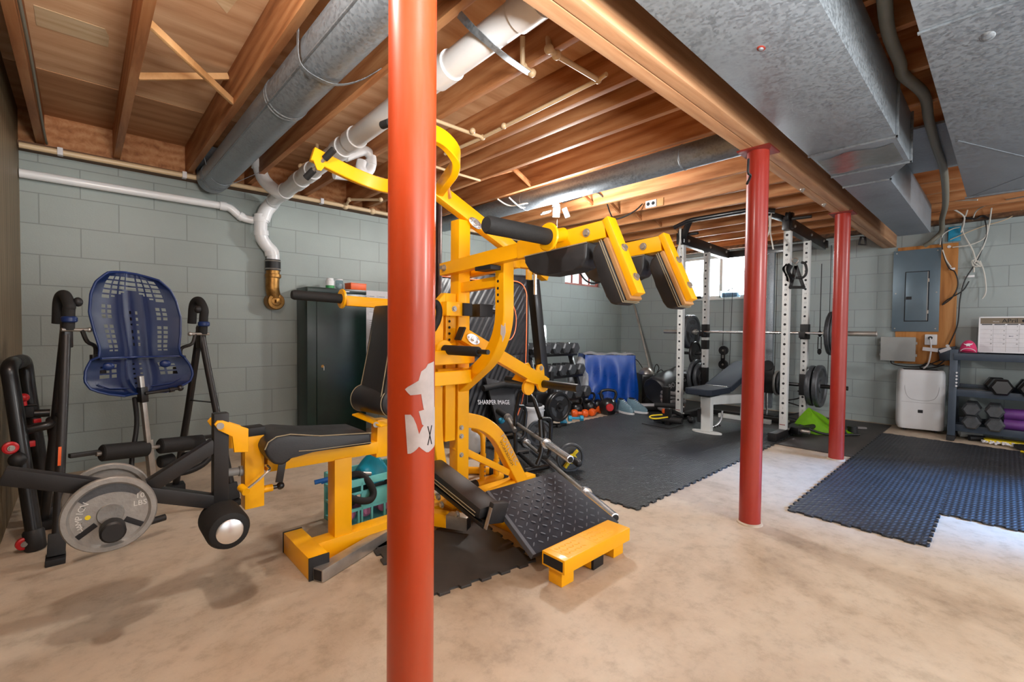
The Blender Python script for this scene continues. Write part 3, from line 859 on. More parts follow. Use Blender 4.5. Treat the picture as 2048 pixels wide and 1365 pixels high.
# --- base
G(MB().bb((.705, 2.03, 0), (.79, 2.37, .098), .004), 'front_foot')
G(MB().bb((.703, 2.022, 0), (.792, 2.03, .10), .002), 'end_cap', 'rubber')
G(MB().bb((.703, 2.37, 0), (.792, 2.378, .10), .002), 'end_cap', 'rubber')
G(MB().bar((.78, 2.19, .052), (2.28, 2.235, .052), .085, .09), 'base_beam')
G(MB().bar((1.70, 2.19, .046), (1.735, 1.272, .046), .08, .09), 'cross_base')
G(MB().bar((1.7345, 1.273, .046), (1.7352, 1.258, .046), .082, .091), 'end_cap', 'rubber')
G(MB().bb((1.50, 2.08, .085), (1.82, 2.34, .10), .004), 'base_plate')
for p in ((1.55, 2.11), (1.78, 2.12), (1.55, 2.3)):
    G(MB().bolt((p[0], p[1], .10), (0, 0, 1)), 'bolt', 'steel')
# calf block with its two short legs
G(MB().bb((1.465, 1.235, .068), (1.955, 1.365, .130), .003), 'calf_block')
G(MB().bb((1.4635, 1.245, .078), (1.466, 1.355, .12)), 'tube_opening', 'ink')
for u in (1.52, 1.90):
    G(MB().bb((u - .04, 1.262, 0), (u + .04, 1.338, .068), .003), 'leg')
m = MB()
for u0 in (1.53, 1.73):
    for i in range(7):
        for j in range(3):
            R = Matrix.Rotation(.78 if (i + j) % 2 else -.78, 3, 'Z')
            m.ball((u0 + i * .02 - .01, 1.27 + j * .03, .1303), (.011, .004, .0022), 8, 4, R)
    m.bb((u0 - .03, 1.245, .1295), (u0 + .13, 1.355, .1305))
G(m, 'tread_plate')['kind'] = 'stuff'
# --- bench
G(MB().bar((.912, 2.20, .08), (.912, 2.20, .47), .085, .085, (1, 0, 0)), 'bench_post')
G(MB().bar((0.579, 2.200, 0.499), (1.095, 2.200, 0.490), .075, .06), 'bench_rail')
pa = MB()
near = [(0.577, 2.060, 0.527), (0.550, 2.060, 0.565), (0.541, 2.060, 0.595), (0.554, 2.060, 0.624), (0.585, 2.060, 0.642), (0.640, 2.060, 0.645), (0.765, 2.060, 0.619), (1.005, 2.060, 0.597), (1.010, 2.060, 0.539), (0.732, 2.060, 0.551), (0.664, 2.060, 0.555), (0.639, 2.060, 0.531), (0.612, 2.060, 0.516)]
pa.prism(near, (0, .28, 0), .012)
seat = G(pa, 'seat_pad', 'vinyl')
sm = MB()
for y in (2.063,):
    sm.tube([V(p) + V((0, -.004, 0)) for p in near[2:8]], .0026, 6)
    sm.tube([(near[8][0] - .005, 2.056, near[8][2] + .012), (near[9][0], 2.056, near[9][2] + .010), (near[10][0] + .01, 2.056, near[10][2] + .012)], .002, 6)
sm.build('piping', 'seam', seat)
G(MB().bar((0.627, 2.120, 0.514), (0.613, 2.120, 0.430), .03, .006, (0, 1, 0), .001), 'bracket', 'black')
# back pad
bp = MB()
q0, q1 = V((1.100, 2.200, 0.742)), V((1.183, 2.200, 1.215))
bp.bar(q0, q1, .27, .065, (1, 0, 0), .02)
bk = G(bp, 'back_pad', 'vinyl')
MB().tube([q0 + V((-.036, -.12, .0)), q0.lerp(q1, .5) + V((-.036, -.12, 0)), q1 + V((-.03, -.10, -.01)), q1 + V((-.03, .10, -.01)), q0 + V((-.036, .12, 0))], .003, 6).build('piping', 'seam', bk)
G(MB().bar(q0 + V((.06, 0, -.02)), q1 + V((.06, 0, -.05)), .06, .04, (1, 0, 0)), 'back_frame', 'yellow')
# thigh roller with bracket
ra, rb = V((1.080, 2.330, 0.727)), V((1.129, 2.070, 0.727))
rl = MB(); ax = (rb - ra)
rl.lathe([(.055, -.008), (.066, 0), (.070, .012), (.070, ax.length - .012), (.066, ax.length), (.055, ax.length + .008)], ra, ax, 32)
rp = G(rl, 'thigh_roller', 'vinyl')
for t_ in (.01, ax.length - .01):
    MB().lathe([(.0695, -.003), (.0725, 0), (.0695, .003)], ra + ax.normalized() * t_, ax, 32, cap=False).build('piping', 'seam', rp)
G(MB().bar((1.039, 2.300, 0.650), (1.109, 2.120, 0.607), .06, .01), 'roller_bracket')
G(MB().bar((1.115, 2.200, 0.437), (1.123, 2.200, 0.629), .07, .06, (1, 0, 0)), 'seat_upright')
G(MB().cyl((1.081, 2.160, 0.609), (1.071, 2.140, 0.614), .014), 'bolt', 'steel')
# leg developer
G(MB().bar((0.530, 2.200, 0.326), (0.531, 2.200, 0.643), .07, .075, (1, 0, 0)), 'leg_developer_post')
G(MB().bar((0.531, 2.200, 0.634), (0.531, 2.200, 0.671), .076, .082, (1, 0, 0), .006), 'post_cap', 'rubber')
hz = 2.15
poly = [(0.370, 2.080, 0.718), (0.381, 2.080, 0.732), (0.399, 2.080, 0.730), (0.488, 2.080, 0.686), (0.487, 2.080, 0.591), (0.436, 2.080, 0.598), (0.433, 2.080, 0.664), (0.384, 2.080, 0.693)]
G(MB().prism(poly, (0, .012, 0), .002), 'hinge_plate')
G(MB().prism([V(p) + V((-.008, .085, 0)) for p in poly], (0, .012, 0), .002), 'hinge_plate')
G(MB().cyl((0.389, 2.074, 0.711), V((0.389, 2.074, 0.711)) + V((0, .12, 0)), .013), 'hinge_pin', 'steel')
G(MB().cyl((0.431, 2.200, 0.490), (0.505, 2.200, 0.485), .017, seg=12).cyl((0.479, 2.200, 0.487), (0.505, 2.200, 0.485), .022, seg=12), 'stop_bumper', 'boxgrey')
G(MB().tube([(0.482, 2.130, 0.417), (0.530, 2.120, 0.455), (0.568, 2.120, 0.485), (0.580, 2.130, 0.493), (0.572, 2.150, 0.505), (0.577, 2.190, 0.493)], .0055, 10, sm=4), 'hook_pin', 'chrome')
G(MB().cyl((0.477, 2.160, 0.429), (0.487, 2.120, 0.417), .016, seg=12), 'lug')
G(MB().cyl((0.559, 2.200, 0.387), (0.609, 2.200, 0.388), .016, seg=14), 'pin_sleeve')
G(MB().cyl((0.609, 2.200, 0.388), (0.626, 2.200, 0.387), .009, seg=10).ball((0.642, 2.200, 0.388), .017, 14, 8), 'pull_knob', 'black')
# --- black leg-press lever on the developer
LV = 2.12
G(MB().bar((0.394, 2.120, 0.392), (0.397, 2.120, 0.756), .052, .052, (1, 0, 0)), 'lever_post', 'blacksat')
G(MB().bar((-0.187, 2.120, 0.629), (0.388, 2.120, 0.402), .05, .052, (0, 0, 1)), 'lever_beam', 'blacksat')
G(MB().bar((0.175, 2.120, 0.514), (0.379, 2.120, 0.635), .046, .05, (0, 0, 1)), 'lever_brace', 'blacksat')
G(MB().cyl((0.062, 1.965, 0.460), (0.062, 1.966, 0.460), .004).cyl((.066, 1.955, .43), (.066, 2.33, .43), .024, seg=20), 'plate_peg', 'blacksat')
G(MB().lathe([(.028, -.0), (.034, .006), (.034, .05), (.030, .05)], (.066, 1.945, .43), (0, 1, 0), 20), 'peg_cap', 'rubber')
rc = V((0.394, 1.950, 0.336))
fr = MB().lathe([(.056, 0), (.066, .006), (.074, .03), (.074, .17), (.066, .18)], rc, (0, 1, 0), 34)
froll = G(fr, 'foot_roller', 'foam')
MB().lathe([(0.001, -.0045), (.040, -.004), (.045, -.001), (.045, .004)], rc, (0, 1, 0), 30).build('chrome_cap', 'chrome', froll, 'chrome end cap')
m = MB()
for k in range(22):
    a = 2 * PI * k / 22
    m.ball(rc + V((.056 * math.cos(a), .008, .056 * math.sin(a))), (.007, .006, .007), 8, 5)
m.build('foam_ruffle', 'foam', froll)
G(MB().cyl(rc + V((0, .1, 0)), rc + V((-.01, .32, .0)), .018).bar(rc + V((-.02, .2, .0)), (0.388, 2.160, 0.399), .045, .05), 'roller_arm', 'blacksat')
# --- main column
G(MB().bar((Uc, Vc, .03), (Uc, Vc, 1.73), .082, .082, (1, 0, 0)), 'main_column')
G(MB().bar((1.545, Vc, .45), (1.545, Vc, 1.30), .06, .07, (1, 0, 0)), 'guide_column')
m = MB()
for k in range(9):
    z = .93 + k * .035
    m.cyl((1.512 + .018, Vc - .0355, z), (1.512 + .018, Vc - .037, z), .0075, seg=12)
G(m, 'adjustment_holes', 'ink')
G(MB().rtube([(1.53, Vc, 1.28), (1.47, Vc, 1.22), (1.465, Vc, .62), (1.475, Vc, .40), (1.53, Vc, .20), (1.60, Vc, .12)], .06, .05, (0, 1, 0), fil=.12), 'curved_rear_brace')
for z in (.80, .36, .47, .52):
    G(MB().bolt((Uc - .015, Vc - .041, z), (0, -1, 0), .011), 'bolt', 'steel')
# brace with lettering
br = [(1.645, 2.20, .545), (1.80, 2.20, .565), (1.93, 2.20, .50), (2.26, 2.205, .06)]
pb = [V((1.606, 2.200, 0.567)), V((1.780, 2.200, 0.530)), V((1.920, 2.200, 0.432)), V((2.137, 2.200, 0.083))]
gb = G(MB().rtube(pb, .085, .068, (0, 1, 0), fil=.13), 'front_brace')
d = (pb[3] - pb[2]).normalized(); nrm = V((0, -1, 0))
ctr = pb[2].lerp(pb[3], .33) + nrm * .043
upv = V((d.z, 0, -d.x)); upv = upv if upv.z > 0 else -upv
add_text(MB(), 'POWERTEC', .048, ctr + upv * .012, d, upv, .0012).build('lettering', 'silverink', gb)
add_text(MB(), 'WORKBENCH', .026, ctr - upv * .022, d, upv, .0012, 1.25).build('lettering', 'ink', gb)
G(MB().bar((1.593, 2.200, 0.407), (2.023, 2.200, 0.164), .04, .04, (0, 1, 0)), 'lower_brace')
# D shaped bracket
D0 = [V((1.630, 2.201, 1.336)), V((1.630, 1.826, 1.352))]
DU = [V((1.630, 1.812, 1.464)), V((1.630, 1.807, 1.108)), V((1.630, 1.902, 0.945)), V((1.630, 2.270, 0.700))]
G(MB().bar(D0[0], D0[1], .05, .055), 'upper_stay')
dd = G(MB().rtube(DU, .072, .072, (1, 0, 0), fil=.11), 'curved_bracket')
m = MB()
for p in ((1.594, 1.821, 1.349), (1.594, 1.821, 1.312), (1.594, 1.820, 1.278), (1.594, 1.820, 1.244)):
    p = V(p)
    m.cyl(p + V((.001, .0, 0)), p + V((-.0015, 0, 0)), .0075, seg=12)
m.build('adjustment_holes', 'ink', dd)
m = MB(); p = V((1.592, 1.780, 1.082))
m.prism([p + V((0, a, b_)) for a, b_ in ((.012, .04), (-.01, .03), (-.02, .05), (-.024, .0), (-.012, -.03), (.0, -.05), (.004, -.02), (.016, -.01))], (.001, 0, 0))
m.build('scuff', 'paper', dd, 'white scuff where the paint is scraped')
# --- upper lever and fork
LA, LB = V((1.44, 2.175, 1.865)), V((2.343, 2.175, 1.469))
lev = G(MB().bar(LA, LB, .06, .082, (0, 0, 1)), 'upper_lever')
pv = V((1.690, 2.140, 1.717))
def pivot(p, nm='pivot_bearing'):
    m = MB()
    dx = (LB - LA).normalized()
    pts = []
    for k in range(24):
        a = 2 * PI * k / 24
        pts.append(V(p) + dx * .05 * math.cos(a) + V((-dx.z, 0, dx.x)) * .026 * math.sin(a))
    m.prism(pts, (0, -.006, 0), .001)
    m.bolt(V(p) + V((0, -.006, 0)), (0, -1, 0), .013, .014)
    for s in (-1, 1): m.bolt(V(p) + dx * .034 * s + V((0, -.006, 0)), (0, -1, 0), .008, .010)
    G(m, nm, 'chrome')
pivot(pv)
FL = [(1.45, 2.20, 1.865), (1.36, 2.30, 1.885), (1.27, 2.43, 1.905), (1.16, 2.51, 1.945), (1.04, 2.535, 1.98), (.905, 2.545, 2.02)]
FR = [(1.45, 2.15, 1.865), (1.41, 2.02, 1.885), (1.39, 1.93, 1.915), (1.35, 1.87, 1.955), (1.26, 1.85, 2.0), (1.12, 1.85, 2.01), (1.0, 1.85, 2.015)]
G(MB().rtube(smooth_path(FL, 5), .04, .075, (0, 0, 1)), 'fork_arm')
G(MB().rtube(smooth_path(FR, 5), .04, .075, (0, 0, 1)), 'fork_arm')
for (tip, a, b_) in ((V((.925, 2.545, 2.012)), V((0.988, 2.460, 2.044)), V((0.899, 2.620, 1.911))),):
    G(MB().cyl(a, b_, .010, seg=12), 'handle_rod', 'steel')
    G(MB().cyl(a, a.lerp(b_, .32), .018, seg=16), 'grip', 'foam')
    G(MB().cyl(b_, b_.lerp(a, .28), .018, seg=16), 'grip', 'foam')
    G(MB().prism([tip + V(q) for q in ((-.02, -.022, -.03), (.05, -.022, -.03), (.02, -.022, -.075), (.0, -.022, -.075))], (0, .008, 0)), 'lug')
t2 = V((1.01, 1.85, 2.012))
G(MB().cyl(t2 + V((0, .10, .01)), t2 + V((0, -.10, -.01)), .010, seg=12), 'handle_rod', 'steel')
G(MB().cyl(t2 + V((0, .11, .01)), t2 + V((0, .04, 0)), .018, seg=16), 'grip', 'foam')
G(MB().cyl(t2 + V((0, -.11, -.01)), t2 + V((0, -.04, 0)), .018, seg=16), 'grip', 'foam')
G(MB().bar((1.508, 2.140, 1.823), (1.501, 2.160, 1.915), .012, .035, (0, 1, 0)), 'tab', 'ochrewood')
# lever tail, connecting strut and lower lever
G(MB().bar((2.120, 2.120, 1.549), (2.122, 2.120, 1.420), .05, .01, (0, 1, 0), .002).bar((2.310, 2.175, 1.592), (2.273, 2.175, 1.463), .06, .05, (0, 1, 0), .003), 'lever_yoke')
G(MB().bar((2.210, 2.170, 1.430), (2.319, 2.170, 0.752), .062, .062, (0, 1, 0), .003), 'link_strut', 'black')
G(MB().cyl((2.108, 2.050, 1.319), (2.105, 2.050, 1.483), .011, seg=14), 'pull_pin', 'chrome')
G(MB().ball((2.079, 2.060, 1.506), (.035, .03, .022), 14, 8), 'pin_boot', 'rubber')
a, b_ = V((1.575, 2.120, 1.070)), V((2.286, 2.120, 0.732))
G(MB().bar(a, b_, .055, .078, (0, 0, 1)), 'lower_lever')
G(MB().bar(a - (b_ - a).normalized() * .008, a + (b_ - a).normalized() * .004, .058, .082, (0, 0, 1)), 'end_cap', 'rubber')
LA, LB = a, b_
pivot(V((1.638, 2.085, 1.039)))
p = V((2.219, 2.100, 0.815))
for dv in (-.005, .12):
    G(MB().prism([p + V(q) + V((0, dv, 0)) for q in ((-.03, 0, .05), (.01, 0, .055), (.03, 0, .03), (.045, 0, -.10), (-.14, 0, -.05), (-.10, 0, -.01), (-.06, 0, -.02))], (0, .01, 0), .002), 'link_bracket')
G(MB().bolt(p + V((0, -.006, .028)), (0, -1, 0), .012), 'bolt', 'steel')
e = V((2.245, 2.100, 0.736))
G(MB().cyl(e + V((0, .01, 0)), e + V((0, -.006, 0)), .055, seg=28), 'peg_flange')
G(MB().cyl(e, e + V((0, -.30, .0)), .026, seg=22), 'weight_peg', 'black')
G(MB().cyl(e + V((-.0, .06, 0)), e + V((0, .36, 0)), .026, seg=22), 'weight_peg', 'black')
G(MB().cyl(e + V((-.10, .03, -.02)), e + V((-.10, .05, -.02)), .05, seg=28), 'peg_flange')
# --- press arms
PU = 2.52
pa0, pa1 = V((1.065, 2.500, 1.247)), V((1.647, 2.500, 1.234))
G(MB().bar(pa0, pa1, .05, .055), 'press_arm')
G(MB().bar(pa1, (1.545, 2.24, pa1.z), .05, .055), 'press_arm')
G(MB().lathe([(.052, -.006), (.055, 0), (.052, .006)], (1.048, 2.500, 1.257), pa0 - pa1, 28), 'peg_flange')
G(MB().lathe([(.022, 0), (.026, .004), (.025, .25), (.020, .262)], (1.048, 2.500, 1.257), V((0.798, 2.500, 1.264)) - V((1.048, 2.500, 1.257)), 22), 'grip', 'foam')
g0, g1 = V((1.420, 2.053, 0.985)), V((1.420, 1.759, 0.987))
G(MB().bar((1.545, 2.16, g0.z + .01), g0 + V((0, .02, 0)), .05, .05), 'press_arm')
G(MB().bar(g0 + V((-.20, .10, .015)), g0 + V((0, .03, 0)), .05, .05), 'press_arm')
G(MB().lathe([(.050, -.006), (.053, 0), (.050, .006)], g0 + (g1 - g0) * .0, g1 - g0, 28), 'peg_flange')
G(MB().lathe([(.022, 0), (.026, .004), (.025, (g1 - g0).length - .01), (.020, (g1 - g0).length)], g0, g1 - g0, 22), 'grip', 'foam')
G(MB().cyl(g1, g1 + (g1 - g0).normalized() * .07, .012, seg=12), 'peg_stub', 'blacksat')
# pivot blocks at arm height
G(MB().bb((1.48, 2.12, 1.17), (1.60, 2.165, 1.25), .003), 'pivot_block')
G(MB().bb((1.585, 2.10, 1.172), (1.645, 2.12, 1.245), .003), 'end_cap', 'rubber')
G(MB().bolt((1.53, 2.12, 1.21), (0, -1, 0), .012), 'bolt', 'steel')
G(MB().bb((1.70, 2.10, 1.17), (1.80, 2.20, 1.245), .003), 'end_cap', 'rubber')
G(MB().cyl((1.78, 2.15, 1.21), (1.90, 2.15, 1.205), .016, seg=14), 'peg_stub', 'blacksat')
G(MB().tube([(1.351, 2.080, 1.218), (1.382, 2.080, 1.236), (1.402, 2.080, 1.199), (1.396, 2.080, 1.145), (1.365, 2.080, 1.092)], .018, 14, sm=4), 'grip', 'foam')
# looped bars low on the column
for z, k in ((.945, 0.0), (.835, -.015)):
    P = [(1.10, 2.02, z), (1.40, 2.02, z), (1.56 + k, 2.03, z), (1.63 + k, 2.08, z), (1.63 + k, 2.13, z), (1.56 + k, 2.165, z), (1.45, 2.17, z)]
    G(MB().rtube(smooth_path(P, 5), .028, .075, (0, 0, 1)), 'loop_bar')
G(MB().cyl((1.431, 2.100, 0.786), (1.501, 2.100, 0.825), .008, seg=10), 'pull_pin', 'chrome')
# --- squat arms
def squat(u, v_in, pads=True):
    s = lambda y: 1.478 + (1.577 - y) * .0537
    G(MB().bar((u, v_in, s(v_in)), (u, 1.10, s(1.10)), .05, .072), 'squat_arm')
    G(MB().bar((u, 1.60, s(1.6)), (u, 1.36, s(1.36)), .06, .085), 'arm_sleeve')
    top, bot = V((u, 1.100, 1.545)), V((u, .958, 1.235))
    G(MB().bar(top, bot, .056, .03, (0, 1, 0)), 'shoulder_bar')
    dr = (bot - top).normalized(); nn = V((0, dr.z, -dr.y)); nn = nn if nn.y > 0 else -nn
    for k in (.42, .80):
        G(MB().bolt(top.lerp(bot, k) - nn * .015, -nn, .012), 'bolt', 'steel')
    G(MB().bolt((u - .026, 1.19, s(1.19)), (-1, 0, 0), .013), 'bolt', 'steel')
    # front pad along the bar
    c0, c1 = top.lerp(bot, .24), top.lerp(bot, 1.03)
    G(MB().bar(c0 + nn * .024, c1 + nn * .024, .085, .018, (0, 1, 0), .003), 'pad_board', 'ochrewood')
    L = (c1 - c0).length
    prof = [(0, 0), (0, .30), (.03, .62), (.10, .88), (.22, .99), (.5, 1), (.80, 1), (.93, .88), (.99, .6), (1, 0)]
    poly = [c0 + dr * (L * x) + nn * (.034 + .074 * y) for x, y in prof]
    fp = G(MB().prism([p - V((.05, 0, 0)) for p in poly], (.10, 0, 0), .012), 'front_pad', 'vinyl')
    m = MB()
    for h in (.037, .046):
        m.tube([c0 + nn * h - V((.051, 0, 0)), c1 + nn * h - V((.051, 0, 0)), c1 + nn * h + V((.051, 0, 0))], .0022, 6)
    m.build('piping', 'seam', fp)
    # top pad under the arm
    z = s(1.3) - .04
    pr = []
    pr = [(1.535, 0), (1.53, -.035), (1.50, -.075), (1.46, -.098), (1.40, -.108), (1.24, -.108), (1.195, -.10), (1.175, -.07), (1.17, 0)]
    poly = [V((u - .05, y, s(y) - .040 + dz)) for y, dz in pr]
    tp = G(MB().prism(poly, (.10, 0, 0), .012), 'top_pad', 'vinyl')
    MB().tube([V((u - .051, 1.53, s(1.53) - .045)), V((u - .051, 1.17, s(1.17) - .045))], .0026, 6).build('piping', 'seam', tp)
squat(1.55, 2.26)
squat(1.985, 1.88)
G(MB().bar((1.71, 2.27, 1.44), (1.71, 1.80, 1.465), .05, .072), 'squat_arm')
G(MB().bar((1.53, 1.83, 1.464), (2.01, 1.83, 1.464), .05, .055), 'arm_crossbar')
G(MB().cyl((1.5, 2.21, 1.447), (1.76, 2.21, 1.447), .012, seg=14).bolt((1.525, 2.21, 1.447), (-1, 0, 0), .014), 'hinge_pin', 'steel')
G(MB().bb((1.525, 1.80, 1.405), (1.60, 1.93, 1.428), .003), 'rubber_stop', 'rubber')
pz = 1.478 + (1.577 - 1.33) * .0537
pg = V((1.53, 1.32, pz + .02)); e1 = V((1.442, 1.330, 1.490)); e2 = V((1.102, 1.330, 1.488))
G(MB().cyl(pg, e1, .030, seg=22), 'peg_base')
G(MB().lathe([(.055, -.006), (.06, 0), (.055, .006)], e1, e2 - e1, 30), 'peg_flange')
G(MB().lathe([(.033, 0), (.035, .01), (.034, (e2 - e1).length - .01), (.028, (e2 - e1).length)], e1, e2 - e1, 26), 'weight_peg', 'foam')
e3 = V((2.0, 1.40, pz + .03))
G(MB().cyl(e3, e3 + V((-.30, .02, -.01)), .026, seg=22), 'weight_peg', 'foam')
# --- diamond plate platform
pc = [(1.484, 1.769, 0.280), (1.997, 1.754, 0.280), (2.043, 1.356, 0.095), (1.456, 1.410, 0.095)]
A, B_, C_, D_ = [V(p) for p in pc]
n = (B_ - A).cross(D_ - A).normalized(); n = n if n.z > 0 else -n
pl = G(MB().prism([A, B_, C_, D_], -n * .028, .004), 'foot_platform', 'diamond')
m = MB()
def PL(a, b): return (A * (1 - a) + B_ * a) * (1 - b) + (D_ * (1 - a) + C_ * a) * b
for i in range(12):
    for j in range(10):
        c = PL((i + .9 + .0 * (j % 2)) / 13.2, (j + .9) / 11.2)
        ex = (B_ - A).normalized(); ey = n.cross(ex)
        th = .7 if (i + j) % 2 else -.7
        X = ex * math.cos(th) + ey * math.sin(th); Y = n.cross(X)
        R = Matrix((X, Y, n)).transposed()
        m.ball(c + n * .0004, (.014, .0038, .0026), 8, 4, R)
m.build('tread_pattern', 'diamond_edge', pl)['kind'] = 'stuff'
m = MB().prism([A, A + (B_ - A) * .03, D_ + (C_ - D_) * .03, D_], n * .0012)
m.prism([A - n * .026, A, D_, D_ - n * .026], (C_ - D_).normalized() * -.0012)
m.build('worn_edge', 'diamond_edge', pl)
G(MB().bar(PL(.5, .1) - n * .03, (1.70, 1.86, .06), .07, .05, (1, 0, 0)), 'platform_bracket')
G(MB().bar(PL(.5, .85) - n * .03, (1.72, 1.46, .06), .07, .04, (1, 0, 0)), 'platform_bracket')
G(MB().bar(PL(.0, .12) - n * .035 + V((.04, 0, 0)), PL(1, .12) - n * .035 - V((.04, 0, 0)), .03, .03), 'platform_rail', 'black')
# --- side foot with bare tube end and the reclined lower pads
s0, s1 = V((1.335, 2.18, .075)), V((1.479, 1.913, 0.075))
G(MB().bar(s0, s1, .062, .07), 'side_tube')
G(MB().bar(s0.lerp(s1, .62), s1 + (s1 - s0).normalized() * .006, .0635, .0715), 'bare_tube_end', 'steel')
G(MB().bar(s1 + (s1 - s0).normalized() * .0062, s1 + (s1 - s0).normalized() * .0068, .05, .058), 'tube_opening', 'ink')
u_ = 1.40
l0, l1 = V((1.360, 2.170, 0.335)), V((1.360, 1.660, 0.227))
dl = (l1 - l0).normalized()
lp = G(MB().bar(l0 + V((.055, 0, 0)), l1 + V((.055, 0, 0)), .13, .062, (0, 0, 1), .022), 'lower_pad', 'vinyl')
nn = V((0, -dl.z, dl.y)); nn = nn if nn.z > 0 else -nn
m = MB()
for h in (-.012, .006):
    m.tube([l0 + V((-.0205, 0, 0)) + nn * h, l1 + V((-.0205, 0, 0)) + nn * h - dl * .02], .0022, 6)
m.build('piping', 'seam', lp)
G(MB().bar(l0 + V((.02, 0, 0)) - nn * .065, l1 + V((.02, 0, 0)) - nn * .055 + dl * .02, .03, .022), 'pad_rail', 'blacksat')
G(MB().bar(l0 + V((.10, 0, 0)) - nn * .055, l1 + V((.10, 0, 0)) - nn * .05, .16, .03), 'pad_frame', 'black')
for k, dd_ in ((.35, .085), (.42, .11), (.68, .09)):
    G(MB().bolt(l0.lerp(l1, k) + V((-.0, 0, 0)) - nn * dd_, (-1, 0, 0), .013), 'bolt', 'steel')
h0, h1 = V((1.520, 1.745, 0.290)), V((1.420, 1.772, 0.146))
G(MB().bar(l1 + V((.085, -.035, .05)), l1 + V((.065, -.022, -.05)), .10, .035, (0, 1, 0), .012), 'lower_pad', 'vinyl')
G(MB().bar(l1 + V((.034, -.035, .035)), l1 + V((.01, -.02, -.065)), .006, .02, (0, 1, 0), .001), 'pad_edge_strip', 'steel')

# loose bare steel tube on the floor
st = thing('steel_tube', 'loose bare square steel tube lying against the yellow front foot', 'tube', (.95, 2.1, 0))
a, b_ = V((.755, 1.998, .034)), V((1.30, 2.09, .036))
a = V((0.727, 2.024, 0.030)) + V((.004, -.028, 0)); b_ = V((1.160, 2.188, 0.030)) + V((0, -.012, 0))
MB().bar(a, b_, .055, .055).build('tube', 'steel', st)
d = (a - b_).normalized()
MB().bar(a + d * .0002, a + d * .0012, .045, .045).build('tube_opening', 'ink', st)

# ---- weight plates on the lever peg
def plate(r, th, name, label, mat, text=None, small=None, dot=False, group=None, slots=3, hub=.3):
    """disc lying around the local Z axis, then turned to face -Y"""
    t = thing(name, label, 'weight plate', (0, 0, 0), group)
    m = MB()
    h = th / 2
    m.lathe([(r * .10, -h * .5), (r * hub, -h * .8), (r * (hub + .02), -h * .35), (r * .80, -h * .35), (r * .86, -h), (r * .97, -h), (r, -h * .6), (r, h * .6), (r * .97, h), (r * .86, h), (r * .80, h * .35), (r * (hub + .02), h * .35), (r * hub, h * .8), (r * .10, h * .5)], (0, 0, 0), (0, -1, 0), 48)
    d = m.build('disc', mat, t)
    if slots:
        m = MB()
        for k in range(slots):
            a = PI / 2 + 2 * PI * k / slots
            x, z = math.cos(a), math.sin(a)
            tx, tz = -z, x
            P = []
            for s in range(13):
                b = s / 12 - .5
                P.append((r * .72 * math.cos(a + b * 1.25), 0, r * .72 * math.sin(a + b * 1.25)))
            for s in range(13):
                b = .5 - s / 12
                P.append((r * .46 * math.cos(a + b * .9), 0, r * .46 * math.sin(a + b * .9)))
            m.prism([V(p) + V((0, -h * .40, 0)) for p in P], (0, h * .8, 0))
        m.build('recess', 'darkiron' if mat != 'darkiron' else 'black', d)
    if text:
        m = MB()
        L = len(text)
        for i, ch in enumerate(text):
            a = math.radians(215 - i * (70 / max(1, L - 1))) if True else 0
            x, z = math.cos(a), math.sin(a)
            add_text(m, ch, r * .2, (r * .62 * x, -h * .36, r * .62 * z), (z, 0, -x), (x, 0, z), .001)
        m.build('lettering', 'letter_highlight', d)
    if small:
        add_text(MB(), small, r * .2, (r * .62, -h * .36, r * .25), (1, 0, 0), (0, 0, 1), .001).build('lettering', 'letter_highlight', d)
    if dot:
        MB().cyl((-r * .45, -h * .36, r * .02), (-r * .45, -h * .42, r * .02), r * .06, seg=20).build('yellow_dot', 'handle_yellow', d)
    return t
p1 = plate(.125, .024, 'weight_plate', 'grey iron 10 pound plate on the front of the black lever peg', 'iron', 'CHAMPION', '10\nLBS', True, slots=0, hub=.27)
p1.location = V((0.063, 2.035, 0.467))
m = MB()
h = .012
for k, a in enumerate((math.radians(215), math.radians(325), math.radians(90))):
    if k < 2:
        c = V((.076 * math.cos(a), -h * .36, .076 * math.sin(a)))
        R = Matrix.Rotation(-a, 3, 'Y')
        m.box(c, (.062, .003, .017), 0, .001, R)
_d = [o for o in bpy.data.objects if o.name.startswith('disc') and o.parent == p1][0]
_o = m.build('recess', 'ink', None, None, None); _o.parent = _d
m = MB()
P = [(.110 * math.cos(a), -h * .42, .110 * math.sin(a)) for a in [math.radians(38 + k * 8) for k in range(14)]] + [(.085 * math.cos(a), -h * .42, .060 * math.sin(a) + .012) for a in [math.radians(142 - k * 8) for k in range(14)]]
_o = MB().prism(P, (0, .001, 0)).build('recess', 'darkiron', None, None, None); _o.parent = _d
p2 = plate(.125, .024, 'weight_plate', 'grey iron plate on the back of the black lever peg', 'iron', None, None, slots=0, hub=.27)
p2.location = V((p1.location.x, 2.235, p1.location.z))

# ---- mat under the machine

